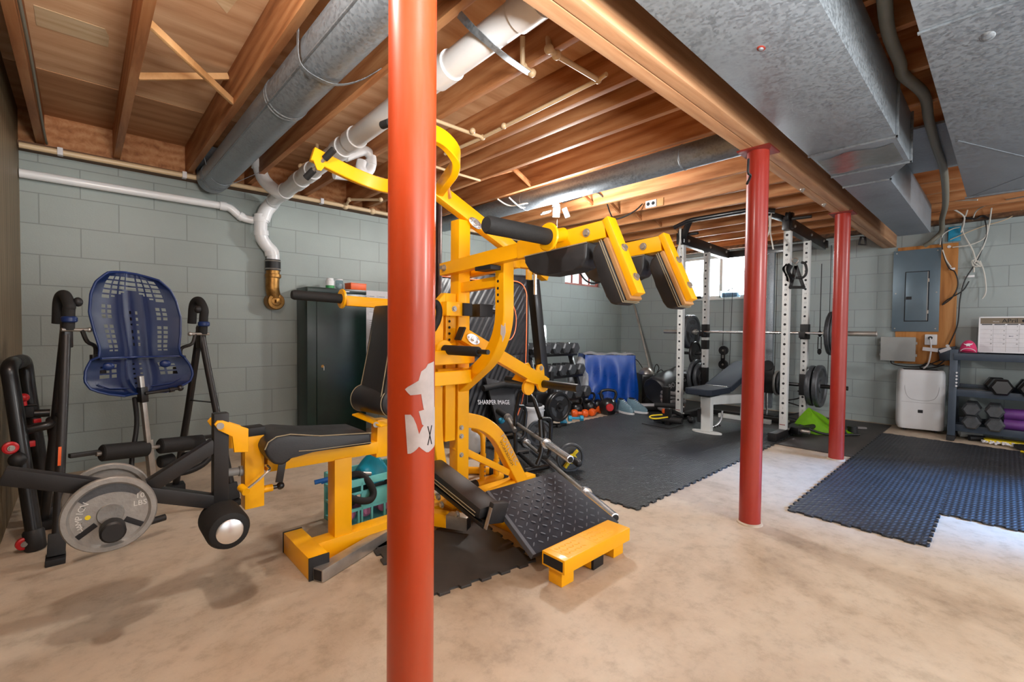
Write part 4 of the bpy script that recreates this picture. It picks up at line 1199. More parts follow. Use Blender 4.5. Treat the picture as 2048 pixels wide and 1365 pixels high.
# ================================================================== LEFT SIDE
# ---- inversion table
EX = V((.937, .349, 0)); EN = V((.349, -.937, 0))
inv = thing('inversion_table', 'black inversion table with a perforated blue plastic backrest by the block wall', 'inversion table', (.24, 3.35, 0))
I = lambda m, n, mat='blacksat', parent=inv, label=None: m.build(n, mat, parent, label)
aL, aR = V((-0.058, 3.236, 1.074)), V((0.547, 3.461, 1.050))
fl, fr = V((-0.099, 2.977, 0.000)), V((0.677, 3.238, 0.000))
for s, (ap, ft, top) in enumerate(((aL, fl, V((-0.056, 3.237, 1.245))), (aR, fr, V((0.549, 3.462, 1.255))))):
    ft = V((ft.x, ft.y, .03))
    bk = V((ap.x * 2 - ft.x + .02, min(4.45, ap.y * 2 - ft.y + .05), .04))
    bk = V((ap.x - EN.x * .30 + (.0), ap.y - EN.y * .30, .03))
    MBt = MB().tube([ap + V((0, 0, .02)), ap.lerp(ft, .25), ft], .0195, 16, sm=3)
    I(MBt, 'front_leg')
    d = (ft - ap).normalized()
    I(MB().bar(ft - d * .10, ft - d * .0, .062, .05, (0, 1, 0)).bb((ft.x - .036, ft.y - .05, 0), (ft.x + .032, ft.y + .04, .03), .004), 'rubber_foot', 'rubber')
    I(MB().tube([ap + V((-.0, .02, .05)), ap.lerp(bk, .5), bk], .0205, 16), 'rear_leg', 'black')
    I(MB().bb((bk.x - .05, bk.y - .05, 0), (bk.x + .05, bk.y + .05, .05), .006), 'rubber_foot', 'rubber')
    # handle loop above the pivot
    hp = [ap + EN * .02, ap + V((0, 0, .10)) + EN * .03, top + V((0, 0, -.05)) + EN * .03, top + V((0, 0, .005)) - EN * .02, top + V((0, 0, -.02)) - EN * .08, top + V((0, 0, -.14)) - EN * .10]
    hd = I(MB().tube(hp, .0245, 18, sm=6), 'handle', 'foam')
    c = ap.lerp(top, .30) + EN * .03
    MB().lathe([(.027, -.014), (.032, -.008), (.032, .010), (.027, .016)], c, (0, 0, 1), 24).build('collar', 'blueplastic', hd, 'blue collar')
    s_ = 1 if s == 0 else -1
    MB().ball(c + EX * .035 * s_ + V((0, 0, .09)), (.02, .02, .024), 12, 8).build('knob', 'rubber', hd)
    I(MB().bar(ap + V((0, 0, .045)), ap + V((0, 0, -.09)), .055, .035, EX, .006), 'pivot_plate', 'black')
    pin = ap + EN * .03
    I(MB().cyl(pin - EX * .03 * s_, pin + EX * .075 * s_, .009, seg=12).ball(pin + EX * .08 * s_, .013, 10, 8), 'pivot_pin', 'steel')
    hb = ap + EX * .115 * s_ + V((0, 0, -.16))
    I(MB().tube([pin + EX * .05 * s_, pin + EX * .07 * s_ + V((0, 0, -.06)), hb + V((0, 0, .07)), hb], .010, 10, sm=4), 'hanger_arm', 'black')
    I(MB().box(hb + V((0, 0, -.02)), (.04, .035, .10), .36, .006).box(hb + V((0, 0, -.06)) + EX * .012 * s_, (.06, .03, .045), .36, .006), 'hook_bracket', 'black')
    # folding stay half way down
    q = ap.lerp(ft, .42)
    I(MB().bar(q, q + (ap.lerp(bk, .42) - q), .018, .006, (0, 0, 1), .001), 'folding_stay', 'black')
I(MB().cyl(V((-0.034, 2.862, 0.100)), V((0.306, 2.969, 0.100)), .017, seg=14), 'floor_bar', 'blacksat')
# perforated backrest
bt_, bb_ = V((0.205, 3.334, 1.401)), V((0.227, 3.342, 0.718))
hw = [(0.0, .120), (.015, .130), (.10, .172), (.20, .200), (.35, .215), (.50, .203), (.62, .188), (.698, .196), (.699, .197), (.70, .218), (.78, .248), (.86, .258), (.92, .240), (.965, .19), (1.0, .10)]
def halfw(t):
    for (a, x), (b, y) in zip(hw, hw[1:]):
        if a <= t <= b: return x + (y - x) * (t - a) / max(1e-6, b - a)
    return hw[-1][1]
NA, NB = 44, 76
def bpt(i, j, lift=0):
    a = (i / NA) * 2 - 1; t = j / NB
    w = halfw(t)
    tilt = -.055 if t > .7 else .0
    curve = .05 * a * a + (.035 * ((t - .7) / .3) if t > .7 else -.02 * math.cos(t * 4.2))
    rib = .006 * math.exp(-((abs(a) - .24) / .07) ** 2) - .004 * math.exp(-(a / .12) ** 2)
    ctr = bt_.lerp(bb_, t)
    return ctr + EX * (a * w) + EN * (curve + rib + lift) - V((0, 0, .022 * a * a * max(0, 1 - t / .12))) - V((0, 0, .012 * (a + 1) * (1 - t) * .8))
def hole(i, j):
    a = abs((i + .5) / NA * 2 - 1); t = (j + .5) / NB
    if t < .67:
        if .04 < t < .64:
            if t < .26:                      # fan of slots around the top
                if j % 3 == 2: return False
                if t < .235 - .16 * max(0, (.62 - a)) and a < .74:
                    return not (.13 < a < .18 or .33 < a < .38 or .50 < a < .55) and not (t > .19 and a < .42)
                return False
            if .48 < a < .58 or .62 < a < .74: return j % 3 != 2 and not (.40 < t < .42)
            if .05 < a < .11 and .29 < t < .60 and not (.43 < t < .46): return j % 4 < 2
        return False
    if .735 < t < .93:
        if .04 < a < .11: return j % 3 == 0
        if .42 < a < .52 or .54 < a < .62 or .64 < a < .72: return t < .86 and j % 3 != 2 and not (t < .765 and a > .5)
    return False
m = MB()
vv = {}
def gv(i, j):
    if (i, j) not in vv: vv[(i, j)] = m.bm.verts.new(bpt(i, j))
    return vv[(i, j)]
fs = []
for i in range(NA):
    for j in range(NB):
        if not hole(i, j) and j != int(.7 * NB): fs.append(m.bm.faces.new((gv(i, j), gv(i + 1, j), gv(i + 1, j + 1), gv(i, j + 1))))
bmesh.ops.solidify(m.bm, geom=fs, thickness=.012)
back = I(m, 'backrest', 'blueplastic')
rim = [bpt(0, j) for j in range(0, NB + 1, 2)] + [bpt(i, NB) for i in range(2, NA, 3)] + [bpt(NA, j) for j in range(NB, -1, -2)] + [bpt(i, 0) for i in range(NA - 2, 0, -3)]
MB().tube(rim, .0065, 8, closed=True).build('rim', 'blueplastic', back)
jm = int(.7 * NB)
MB().tube([bpt(i, jm, .006) for i in range(1, NA, 2)], .006, 8).build('waist_seam', 'blueplastic', back)
for sx in (-1, 1):
    c = bpt(int(NA * (.5 + .29 * sx)), int(.77 * NB), .004)
    MB().ball(c, (.028, .014, .022), 14, 8).build('dimple', 'blueplastic', back)
    MB().tube([bpt(int(NA * (.5 + .40 * sx)), int(.90 * NB), .006), bpt(int(NA * (.5 + .32 * sx)), int(.945 * NB), .006), bpt(int(NA * (.5 + .13 * sx)), int(.955 * NB), .006)], .0028, 6).build('crease', 'blueplastic', back)
# main shaft and ankle rollers
s0, s1 = V((0.241, 3.283, 0.726)), V((0.278, 3.297, 0.265))
I(MB().bar(bt_.lerp(bb_, .3) - EN * .06, bb_ - EN * .03, .05, .03, EX), 'back_frame', 'black')
sh = I(MB().bar(s0 - (s1 - s0) * .2, s1, .032, .022, EX, .003), 'height_shaft', 'steel')
m = MB()
for k in range(9):
    c = s0.lerp(s1, .18 + .055 * k) + EN * .0115
    m.box(c, (.022, .003, .0035), .36)
m.build('scale_marks', 'paper', sh)
I(MB().bar(s0 + V((0, 0, .03)), s0.lerp(s1, .12), .05, .034, EX, .004), 'shaft_clamp', 'black')
I(MB().cyl(s0 + V((0, 0, -.005)) + EN * .03, s0 + EX * .17 + V((0, 0, .005)) + EN * .03, .009, seg=12).ball(s0 + EX * .18 + V((0, 0, .006)) + EN * .03, .018, 14, 8).cyl(s0 + EX * .12 + EN * .03, s0 + EX * .145 + V((0, 0, .003)) + EN * .03, .014, seg=14), 'adjust_lever', 'black')
I(MB().tube([s0 + V((-.02, 0, -.03)) - EN * .03, s0.lerp(s1, .4) - EX * .02 - EN * .05, s0.lerp(s1, .8) - EX * .07 - EN * .03, s1 - EX * .09 + V((0, 0, .02))], .012, 10, sm=4), 'strap_tail', 'rubber')
ra, rb = V((0.065, 3.228, 0.426)), V((0.266, 3.303, 0.403)); rc_, rd = V((0.318, 3.322, 0.402)), V((0.542, 3.406, 0.377))
I(MB().lathe([(.038, 0), (.044, .006), (.044, (rb - ra).length - .006), (.038, (rb - ra).length)], ra, rb - ra, 24), 'ankle_roller', 'foam')
I(MB().lathe([(.038, 0), (.044, .006), (.044, (rd - rc_).length - .006), (.038, (rd - rc_).length)], rc_, rd - rc_, 24), 'ankle_roller', 'foam')
I(MB().cyl(ra - EX * .02, rd + EX * .02, .012, seg=12), 'roller_bar', 'steel')
rs = V((0, 0, -.02)) - EN * .10
I(MB().lathe([(.030, 0), (.036, .006), (.036, .07), (.03, .076)], V((0.322, 3.377, 0.296)), EX, 20).lathe([(.030, 0), (.036, .006), (.036, .07), (.03, .076)], V((0.444, 3.423, 0.285)), EX, 20), 'rear_roller', 'foam')
I(MB().bar(V((0.269, 3.315, 0.449)), V((0.284, 3.320, 0.215)), .04, .03, EX, .003), 'foot_frame', 'steel')
I(MB().bar(V((-0.055, 3.205, 0.437)), V((0.182, 3.293, 0.422)), .03, .022, (0, 0, 1), .004), 'cross_brace', 'blacksat')
I(MB().bar(V((0.106, 3.249, 0.433)), V((0.190, 3.280, 0.429)), .034, .012, (0, 0, 1), .002), 'white_label', 'paper')
I(MB().bar(V((0.325, 3.346, 0.414)), V((0.618, 3.455, 0.394)), .03, .022, (0, 0, 1), .004), 'cross_brace', 'blacksat')
I(MB().tube([V((0.623, 3.490, 0.280)), V((0.550, 3.462, 0.218)), V((0.454, 3.426, 0.198)), V((0.351, 3.388, 0.220))], .018, 12, sm=5), 'foot_cradle', 'rubber')
I(MB().bar(aL.lerp(fl, .52) + EN * .028 - EX * .015, aL.lerp(fl, .60) + EN * .028 - EX * .015, .012, .001, EN, .0003), 'warning_sticker', 'orange')

# ---- folded black exercise frame against the brown wall
ff = thing('folded_exerciser', 'folded black tubular exercise frame with red knobs against the brown wall', 'exercise frame', (-.2, 3.4, 0))
F = lambda m, n, mat='black', label=None: m.build(n, mat, ff, label)
A0, A1 = V((-0.176, 3.202, 0.020)), V((-0.269, 3.320, 0.865))
B1 = V((-0.229, 3.620, 0.867)); B0 = V((-0.147, 3.631, 0.020))
A1.x = max(A1.x, -.262); B1.x = max(B1.x, -.262)
F(MB().tube([A0, A0.lerp(A1, .85), A1 + V((0, 0, .02)), A1.lerp(B1, .5) + V((0, 0, .04)), B1 + V((0, 0, .02)), B1.lerp(B0, .2), B0], .031, 16, sm=6), 'main_loop')
F(MB().lathe([(.034, 0), (.040, .01), (.040, .09), (.034, .10)], V((A0.x, A0.y, 0)), A1 - A0, 20), 'foot_sleeve', 'rubber')
F(MB().lathe([(.034, 0), (.040, .01), (.040, .07), (.034, .08)], V((B0.x, B0.y, 0)), B1 - B0, 20), 'foot_sleeve', 'rubber')
F(MB().cyl(A1.lerp(B1, .28) + V((0, 0, .038)), A1.lerp(B1, .72) + V((0, 0, .038)), .035, seg=18), 'grip', 'rubber')
k0, k1 = V((-0.219, 3.350, 0.565)), V((-0.126, 3.350, 0.622))
F(MB().tube([k0, V((-0.130, 3.350, 0.583)), V((-0.123, 3.400, 0.588)), V((-0.110, 3.450, 0.390)), V((-0.118, 3.450, 0.351))], .022, 14, sm=5), 'side_handle')
F(MB().cyl(V((-0.208, 3.600, 0.614)), V((-0.135, 3.600, 0.611)), .022, seg=14), 'side_handle')
F(MB().cyl(V((-0.245, 3.550, 0.668)), V((-0.182, 3.550, 0.667)), .006, seg=10).bar(V((-0.220, 3.580, 0.600)), V((-0.219, 3.580, 0.667)), .05, .05), 'lock_clamp', 'rubber')
F(MB().ball(V((-0.227, 3.500, 0.715)), .022, 16, 10).cyl(V((-0.227, 3.500, 0.715)), V((-0.225, 3.500, 0.673)), .010, seg=10), 'lock_knob', 'red', 'red knob')
F(MB().box(V((-0.202, 3.400, 0.487)), (.035, .03, .03), .3, .004), 'release_button', 'red', 'red button')
F(MB().box(V((-0.178, 3.450, 0.595)), (.03, .02, .02), .3, .004), 'release_button', 'red', 'red button')
for p in ((-0.217, 3.195, 0.045), (-0.275, 3.200, 0.514)):
    p = V(p); p.x = max(p.x, -.255)
    w = F(MB().lathe([(.010, -.010), (.022, -.012), (.029, -.008), (.029, .008), (.022, .012), (.010, .010)], p, (.3, -1, 0), 24), 'wheel', 'red', 'red wheel')
    MB().bolt(p + V((.3, -1, 0)).normalized() * .012, (.3, -1, 0), .010).build('axle', 'steel', w)
F(MB().bar(V((-0.250, 3.300, 0.514)), V((-0.210, 3.300, 0.512)), .02, .008), 'link', 'steel')
F(MB().bar(V((-0.215, 3.680, 0.458)), V((-0.161, 3.680, 0.009)), .045, .045), 'rear_leg')
F(MB().bar(V((-0.183, 3.908, 0.020)) , V((-0.226, 3.800, 0.409)), .05, .04), 'rear_leg')
F(MB().ball(V((-0.232, 3.200, 0.453)), .034, 16, 10), 'end_ball', 'rubber')

# ---- dark green cabinet
cu0, cu1, cv0, cv1, cz = 1.525, 2.105, 4.42, 4.70, 1.475
cab = thing('storage_cabinet', 'tall dark green metal storage cabinet against the block wall', 'cabinet', ((cu0 + cu1) / 2, (cv0 + cv1) / 2, 0))
MB().bb((cu0, cv0, .03), (cu1, cv1, cz), .004).build('body', 'green', cab)
MB().bb((cu0 + .02, cv0 + .03, 0), (cu1 - .02, cv1 - .02, .03)).build('plinth', 'ink', cab)
dr = MB().bb((cu0 + .085, cv0 - .012, .06), (cu1 - .075, cv0 - .001, cz - .05), .003).build('door', 'green', cab)
MB().bb((cu0 + .004, cv0 - .006, cz - .045), (cu1 - .004, cv0 - .0005, cz - .002), .002).build('header', 'green', cab)
p = V((1.661, 4.410, 0.729))
MB().cyl(p + V((0, .003, 0)), p + V((0, -.006, 0)), .014, seg=20).build('lock', 'brass', dr, 'brass lock')
MB().box(p + V((.012, -.006, -.02)), (.006, .003, .04)).build('key', 'steel', dr)
MB().bb((cu0 + .30, cv0 - .0075, cz - .03), (cu0 + .40, cv0 - .006, cz - .02)).build('label_strip', 'paper', cab)
# things on the cabinet
jr = thing('supplement_tub', 'small white tub with a green band on top of the green cabinet', 'tub', (1.768, 4.500, 1.512))
p = V((1.768, 4.500, 1.512)); p.z = cz
jr.location = p
MB().lathe([(.036, 0), (.04, .004), (.04, .03)], p, (0, 0, 1), 24).build('band', 'greenplastic', jr, 'green band')
MB().lathe([(.04, .03), (.04, .075), (.032, .085), (.032, .10), (.0, .102)], p, (0, 0, 1), 24).build('tub', 'white', jr)
jr = thing('clear_jar', 'clear plastic jar of white pieces beside the orange box on the cabinet', 'jar', (p.x + .10, p.y, cz))
q = V((p.x + .10, p.y + .02, cz))
MB().lathe([(.032, 0), (.036, .004), (.036, .08), (.03, .09)], q, (0, 0, 1), 24).build('jar', 'tintglass', jr)
MB().ball(q + V((0, 0, .03)), (.03, .03, .028), 14, 8).build('contents', 'paper', jr)
MB().lathe([(.033, .088), (.033, .10), (.0, .101)], q, (0, 0, 1), 24).build('lid', 'paper', jr)
ob = thing('orange_box', 'flat orange box on top of the green cabinet', 'box', (p.x + .25, p.y - .02, cz))
MB().box((p.x + .25, p.y - .02, cz + .03), (.17, .12, .06), .1, .004).build('box', 'orange', ob)
MB().box((p.x + .25, p.y - .02, cz + .062), (.174, .124, .008), .1, .002).build('lid', 'orange', ob)
# workout poster on the wall right of the cabinet
ps = thing('wall_poster', 'white printed exercise poster on the wall behind the nearest red column', 'poster', (2.32, 4.715, .4))
MB().bb((2.13, 4.708, .42), (2.62, 4.714, 1.50)).build('sheet', 'paper', ps)
m = MB()
rn = random.Random(3)
for blk in range(4):
    for col in range(4):
        x0 = 2.15 + col * .115; zt = 1.45 - blk * .26
        m.bb((x0, 4.7065, zt - .21), (x0 + .002, 4.7075, zt)); m.bb((x0 + .1, 4.7065, zt - .21), (x0 + .102, 4.7075, zt))
        for k in range(9):
            m.bb((x0 + .01, 4.7065, zt - .015 - k * .021), (x0 + .01 + .05 + .03 * rn.random(), 4.7075, zt - .008 - k * .021))
m.build('printed_lines', 'greyink', ps)['kind'] = 'stuff'

# ---- teal crate under the bench
cr = thing('milk_crate', 'teal plastic milk crate of training gear under the yellow bench', 'crate', (1.25, 2.72, 0))
cx = V((1.267, 2.449, 0.000)) - V((1.039, 2.437, 0.000)); cx.z = 0; cx.normalize(); cy = V((-cx.y, cx.x, 0))
F0 = V((1.018, 2.389, 0.000)); Wd, Dp_, Ht = .40, .26, .27
def CP(a, b, c): return F0 + cx * a + cy * b + V((0, 0, c))
m = MB()
R = Matrix((cx, cy, V((0, 0, 1)))).transposed()
def cbox(a0, a1, b0, b1, c0, c1): m.box(CP((a0 + a1) / 2, (b0 + b1) / 2, (c0 + c1) / 2), (a1 - a0, b1 - b0, c1 - c0), 0, .003, R)
tk = .012
cbox(0, Wd, 0, Dp_, .0, .012)
for (sa, sb) in ((0, 0), (Wd - .02, 0), (0, Dp_ - .02), (Wd - .02, Dp_ - .02)): cbox(sa, sa + .02, sb, sb + .02, 0, Ht)
for b0 in (0, Dp_ - tk):
    for c0, c1 in ((0, .025), (.095, .112), (.185, .20), (Ht - .04, Ht)): cbox(0, Wd, b0, b0 + tk, c0, c1)
    cbox(.10, Wd, b0, b0 + tk, .112, .20)
    for k in range(1, 5): cbox(k * Wd / 5 - .006, k * Wd / 5 + .006, b0, b0 + tk, 0, .112)
    cbox(.094, .106, b0, b0 + tk, 0, .25)
    cbox(Wd - .11, Wd - .098, b0, b0 + tk, .2, .25)
for a0 in (0, Wd - tk):
    for c0, c1 in ((0, .025), (.10, .115), (.19, .205), (Ht - .045, Ht)): cbox(a0, a0 + tk, 0, Dp_, c0, c1)
    for k in range(1, 4): cbox(a0, a0 + tk, k * Dp_ / 4 - .005, k * Dp_ / 4 + .005, 0, Ht)
m.build('crate', 'teal', cr)
o = MB()
o.grid(lambda a, b: CP(.10 + .22 * a, .03 + .18 * b, .215 + .13 * math.sin(PI * a) ** .6 * math.sin(PI * b) ** .6 + .02 * math.sin(a * 9 + b * 4)), 18, 14, .012)
t = o.build('exercise_band_bag', 'cyan'); tag(t, 'bright teal vinyl bag bulging out of the crate top', 'bag')
t = MB().grid(lambda a, b: CP(.30 + .12 * a + .01 * math.sin(b * 7), .02 + .12 * b, .19 + .10 * math.sin(PI * a) ** .7 * (.6 + .4 * math.sin(b * 5))), 12, 10, .012).build('vinyl_strap_roll', 'cyan'); tag(t, 'folded teal vinyl roll at the right end of the crate', 'roll')
hp = [CP(.0, -.02, .20), CP(.06, -.05, .17), CP(.12, -.05, .16), CP(.15, -.03, .19), CP(.135, .0, .245), CP(.10, .03, .285), CP(.04, .05, .285)]
t = thing('foam_grip_loop', 'black foam handle loop hanging over the crate front', 'handle', CP(.1, -.03, .2))
MB().tube(hp, .019, 14, sm=6).build('foam_grip', 'foam', t)
MB().cyl(CP(.10, .03, .29), CP(.17, .04, .27), .012).build('clip', 'steel', t)
t = thing('ab_wheel', 'yellow exercise wheel in the crate', 'exercise wheel', CP(.24, .05, .2))
MB().lathe([(.02, -.02), (.065, -.022), (.075, -.012), (.075, .012), (.065, .022), (.02, .02)], CP(.245, .09, .215), cy - V((0, 0, .2)), 28).build('wheel', 'handle_yellow', t)
MB().cyl(CP(.245, .055, .22), CP(.245, .12, .21), .02).build('hub', 'ink', t)
for k, (a, b) in enumerate(((.05, .05), (.15, .05), (.26, .05), (.34, .05))):
    t = MB().lathe([(.02, 0), (.036, .012), (.036, .14), (.02, .15)], CP(a, .035, .055 + .012), cy, 18).build('foam_roll', 'pink')
    tag(t, ['pink foam roll at the left corner low in the crate', 'pink foam roll second from the left low in the crate', 'pink foam roll third from the left low in the crate', 'pink foam roll at the right end low in the crate'][k], 'foam roll', 'pink foam rolls in the crate')
t = thing('massage_roller', 'black roller with a yellow stripe in the left side of the crate', 'roller', CP(.05, .1, .12))
MB().lathe([(.03, 0), (.038, .006), (.038, .14), (.03, .146)], CP(.052, .03, .153), cy, 20).build('roller', 'foam', t)
MB().bar(CP(.02, .0225, .15), CP(.084, .0225, .156), .004, .010, (0, 0, 1), .001).build('stripe', 'orange', t)
t = MB().bar(CP(.14, .05, .185), CP(.36, .06, .20), .05, .045).build('resistance_bar', 'rubber'); tag(t, 'dark rubber bar across the crate behind the front rim', 'bar')
t = MB().tube([CP(-.12, .10, .275), CP(-.03, .08, .285), CP(.05, .08, .30), CP(.09, .12, .29)], .012, 10, sm=4).tube([CP(-.08, .11, .262), CP(-.02, .09, .275), CP(.06, .10, .28)], .009, 8, sm=4).build('resistance_tube', pbr('blue_rubber_tube', (30, 110, 200), .4)); tag(t, 'blue rubber strap poking out left of the crate', 'strap')

# ================================================================== MIDDLE BACKGROUND
# ---- quilted folded sauna panel leaning behind the yellow machine
q = thing('quilted_panel', 'tall black quilted panel with orange piping leaning behind the yellow machine', 'padded panel', (2.8, 3.4, 0))
QN = V((.10, -1, .16)).normalized()
qb0, qb1 = V((2.52, 3.40, .03)), V((3.44, 3.46, .03))
qt0, qt1 = V((2.376, 3.660, 1.642)), V((3.687, 3.700, 1.696))
def QP(a, b, lift=0):
    p = (qb0 * (1 - a) + qb1 * a) * (1 - b) + (qt0 * (1 - a) + qt1 * a) * b
    return p + V((.08, -1, .10)).normalized() * lift
NQ = 90
def quilt(a, b):
    s = (a * 1.05 - b * 1.05) * 15 + (0 if b < .48 else .5)
    f = abs(math.sin(s * PI)) ** .55
    e = min(1, 12 * min(a, 1 - a, b, 1 - b))
    mid = 1 if abs(b - .48) > .008 else .2
    return QP(a, b, .003 + .013 * f * e * mid)
MB().grid(quilt, NQ, NQ, .0).build('quilted_face', 'quilt', q)
MB().prism([QP(0, 0, -.004), QP(1, 0, -.004), QP(1, 1, -.004), QP(0, 1, -.004)], V((.0, .055, 0)), .006).build('body', 'vinyl', q)
MB().tube([QP(0, .0, .012), QP(.0, 1, .012), QP(1, 1, .012), QP(1, .0, .012)], .008, 8, fil=.05).build('edge_binding', 'vinyl', q)
MB().tube([QP(.05, .965, .02), QP(.35, .955, .02), QP(.62, .955, .02), QP(.86, .955, .02), QP(.955, .90, .02), QP(.97, .80, .02), QP(.965, .45, .02), QP(.93, .22, .02), QP(.80, .06, .02)], .006, 8, sm=5).build('piping', 'orangecord', q, 'orange piping')
cc = [QP(.73 + .105 * math.cos(k * PI / 12), .70 + .125 * math.sin(k * PI / 12), .02) for k in range(24)]
MB().tube(cc, .005, 8, closed=True).build('round_port', 'orangecord', q, 'orange ringed round opening')
fl = [QP(.38, .36, .06), QP(.40, .04, .16), QP(.72, .02, .16), QP(.72, .30, .07)]
fo = MB().prism(fl, V((0, .03, 0)), .006).build('lower_flap', 'vinyl', q, 'smooth black lower flap')
fx = (V(fl[2]) - V(fl[1])).normalized(); fu = (V(fl[0]) - V(fl[1])); fn = fx.cross(fu).normalized()
cen = (V(fl[0]) * .48 + V(fl[3]) * .30 + V(fl[2]) * .17 + V(fl[1]) * .10) / 1.05
tp = V((2.936, 3.100, 0.480))
dd = (V(fl[0]) - tp).dot(fn)
add_text(MB(), 'SHARPER IMAGE', .062, tp + fn * dd, fx, fu, .006, .95).build('lettering', 'paper', fo)
MB().tube([QP(.30, .30, .10), QP(.55, .31, .12), QP(.92, .27, .10)], .030, 14).build('rolled_edge', 'foam', q)
t = thing('floor_fan_bag', 'grey plastic wrapped bundle on the floor left of the quilted flap', 'bundle', (2.45, 3.2, 0))
MB().ball((2.47, 3.15, .16), (.12, .14, .16), 18, 12).build('bundle', 'plastic_film', t)

# ---- yellow parallettes
def parallette(p, q, label):
    p, q = V(p), V(q)
    d = (q - p).normalized()
    t = thing('parallette', label, 'push-up bar', ((p + q) / 2)[:2] + (0,), 'yellow parallettes')
    r = .027
    bs = MB().cyl(p, q, r, seg=18).build('base_tube', 'yellow', t)
    for e, s in ((p, -1), (q, 1)):
        MB().lathe([(.026, -.012), (.033, -.006), (.033, .035), (.028, .04)], e, -d * s, 18).build('rubber_cap', 'rubber', t)
    sd = V((-d.y, d.x, 0))
    mid = p.lerp(q, .5)
    for a in (.30, .72):
        b = p.lerp(q, a)
        MB().cyl(b, b + V((0, 0, .13)), .022, seg=16).build('upright_sleeve', 'yellow', t)
        MB().tube([b + V((0, 0, .12)), b + V((0, 0, .30)), b + V((0, 0, .345)) + sd * .03, b + V((0, 0, .36)) + sd * .10], .017, 14, sm=5).build('upright', 'yellow', t)
        for k in range(3): MB().bolt(b + V((0, 0, .05 + .03 * k)) - sd * .022, -sd, .005, .005).build('button', 'steel', t)
    return t
parallette((1.934, 2.460, 0.028), (2.270, 2.496, 0.028), 'yellow parallette with black caps just right of the main yellow column')
parallette((2.043, 2.839, 0.028), (2.261, 2.599, 0.028), 'second yellow parallette behind the first, mostly hidden')

# ---- hex dumbbell rack
def hexdb(r, hl, gap, label, group, mat='darkiron', faces=True):
    """hex dumbbell along local Y"""
    t = thing('hex_dumbbell', label, 'dumbbell', (0, 0, 0), group)
    for s in (-1, 1):
        m = MB()
        ring = lambda rr, y: [V((rr * math.cos(PI / 6 + k * PI / 3 + PI / 6), y, r * .866 + rr * math.sin(PI / 6 + k * PI / 3 + PI / 6))) for k in range(6)]
        R = [ring(r * .74, s * gap), ring(r, s * (gap + hl * .16)), ring(r, s * (gap + hl * .82)), ring(r * .78, s * (gap + hl))]
        vs = [[m.bm.verts.new(p) for p in g] for g in R]
        for A, B in zip(vs, vs[1:]):
            for k in range(6): m.bm.faces.new((A[k], A[(k + 1) % 6], B[(k + 1) % 6], B[k]))
        m.bm.faces.new(vs[0]); m.bm.faces.new(vs[-1])
        m.build('head', mat, t)
    MB().lathe([(.015, -gap), (.018, -gap * .3), (.018, gap * .3), (.015, gap)], (0, 0, r * .866), (0, 1, 0), 16).build('handle', 'chrome' if mat != 'black' else 'black', t)
    return t
dr = thing('dumbbell_rack', 'low black dumbbell rack in the corner behind the quilted panel', 'dumbbell rack', (4.4, 3.95, 0))
rk = [(.79, 4.02), (.52, 3.92), (.24, 3.82)]
for z, v in rk:
    MB().bar((3.95, v - .09, z - .02), (4.84, v - .09, z - .02), .05, .03).build('rail', 'black', dr)
    MB().bar((3.95, v + .09, z + .01), (4.84, v + .09, z + .01), .05, .03).build('rail', 'black', dr)
for u in (4.00, 4.79):
    MB().bar((u, 3.72, .0), (u, 4.04, .92), .055, .05, (1, 0, 0)).build('upright', 'black', dr)
    MB().bar((u, 3.70, .025), (u, 4.2, .025), .06, .05).build('foot', 'black', dr)
proto = hexdb(.078, .10, .07, 'hex', 'hex dumbbells on the low rack')
hl = ['leftmost', 'second from the left', 'third from the left', 'fourth from the left', 'rightmost']
tn = ['top', 'middle', 'bottom']
first = True
for ti, (z, v) in enumerate(rk):
    for k in range(5):
        u = 4.02 + k * .185
        lb = 'dark hex dumbbell, %s on the %s tier of the low corner rack' % (hl[k], tn[ti])
        if first: proto.location = (u, v, z); proto['label'] = lb; first = False
        else: dup(proto, (u, v, z), 0, lb)
# plastic film bag and mirror behind
t = thing('mirror_panel', 'small mirrored panel leaning on the wall above the dumbbells', 'mirror', (3.75, 4.6, .8))
MB().bar((4.931, 4.600, 0.764), (4.967, 4.680, 1.166), .16, .012, (0, 1, 0), .002).build('panel', 'chrome', t)
t = MB().bb((3.35, 4.45, 0), (3.95, 4.66, .80), .005).build('cardboard_bin', 'boxgrey'); tag(t, 'grey bin against the wall behind the dumbbell rack', 'bin')
FB = V((5.008, 4.000, 0.000))
def film(a, b):
    th = 2 * PI * a; ph = PI * b
    w = 1 + .10 * math.sin(5 * th + 3 * ph) + .06 * math.sin(11 * th - 7 * ph)
    return V((FB.x + .16 * w * math.sin(ph) * math.cos(th), FB.y + .16 * w * math.sin(ph) * math.sin(th), .37 - .36 * math.cos(ph)))
t = MB().grid(film, 40, 30).build('plastic_bag', 'plastic_film'); tag(t, 'tall crumpled clear plastic bag between the dumbbell rack and the blue tarp', 'bag')
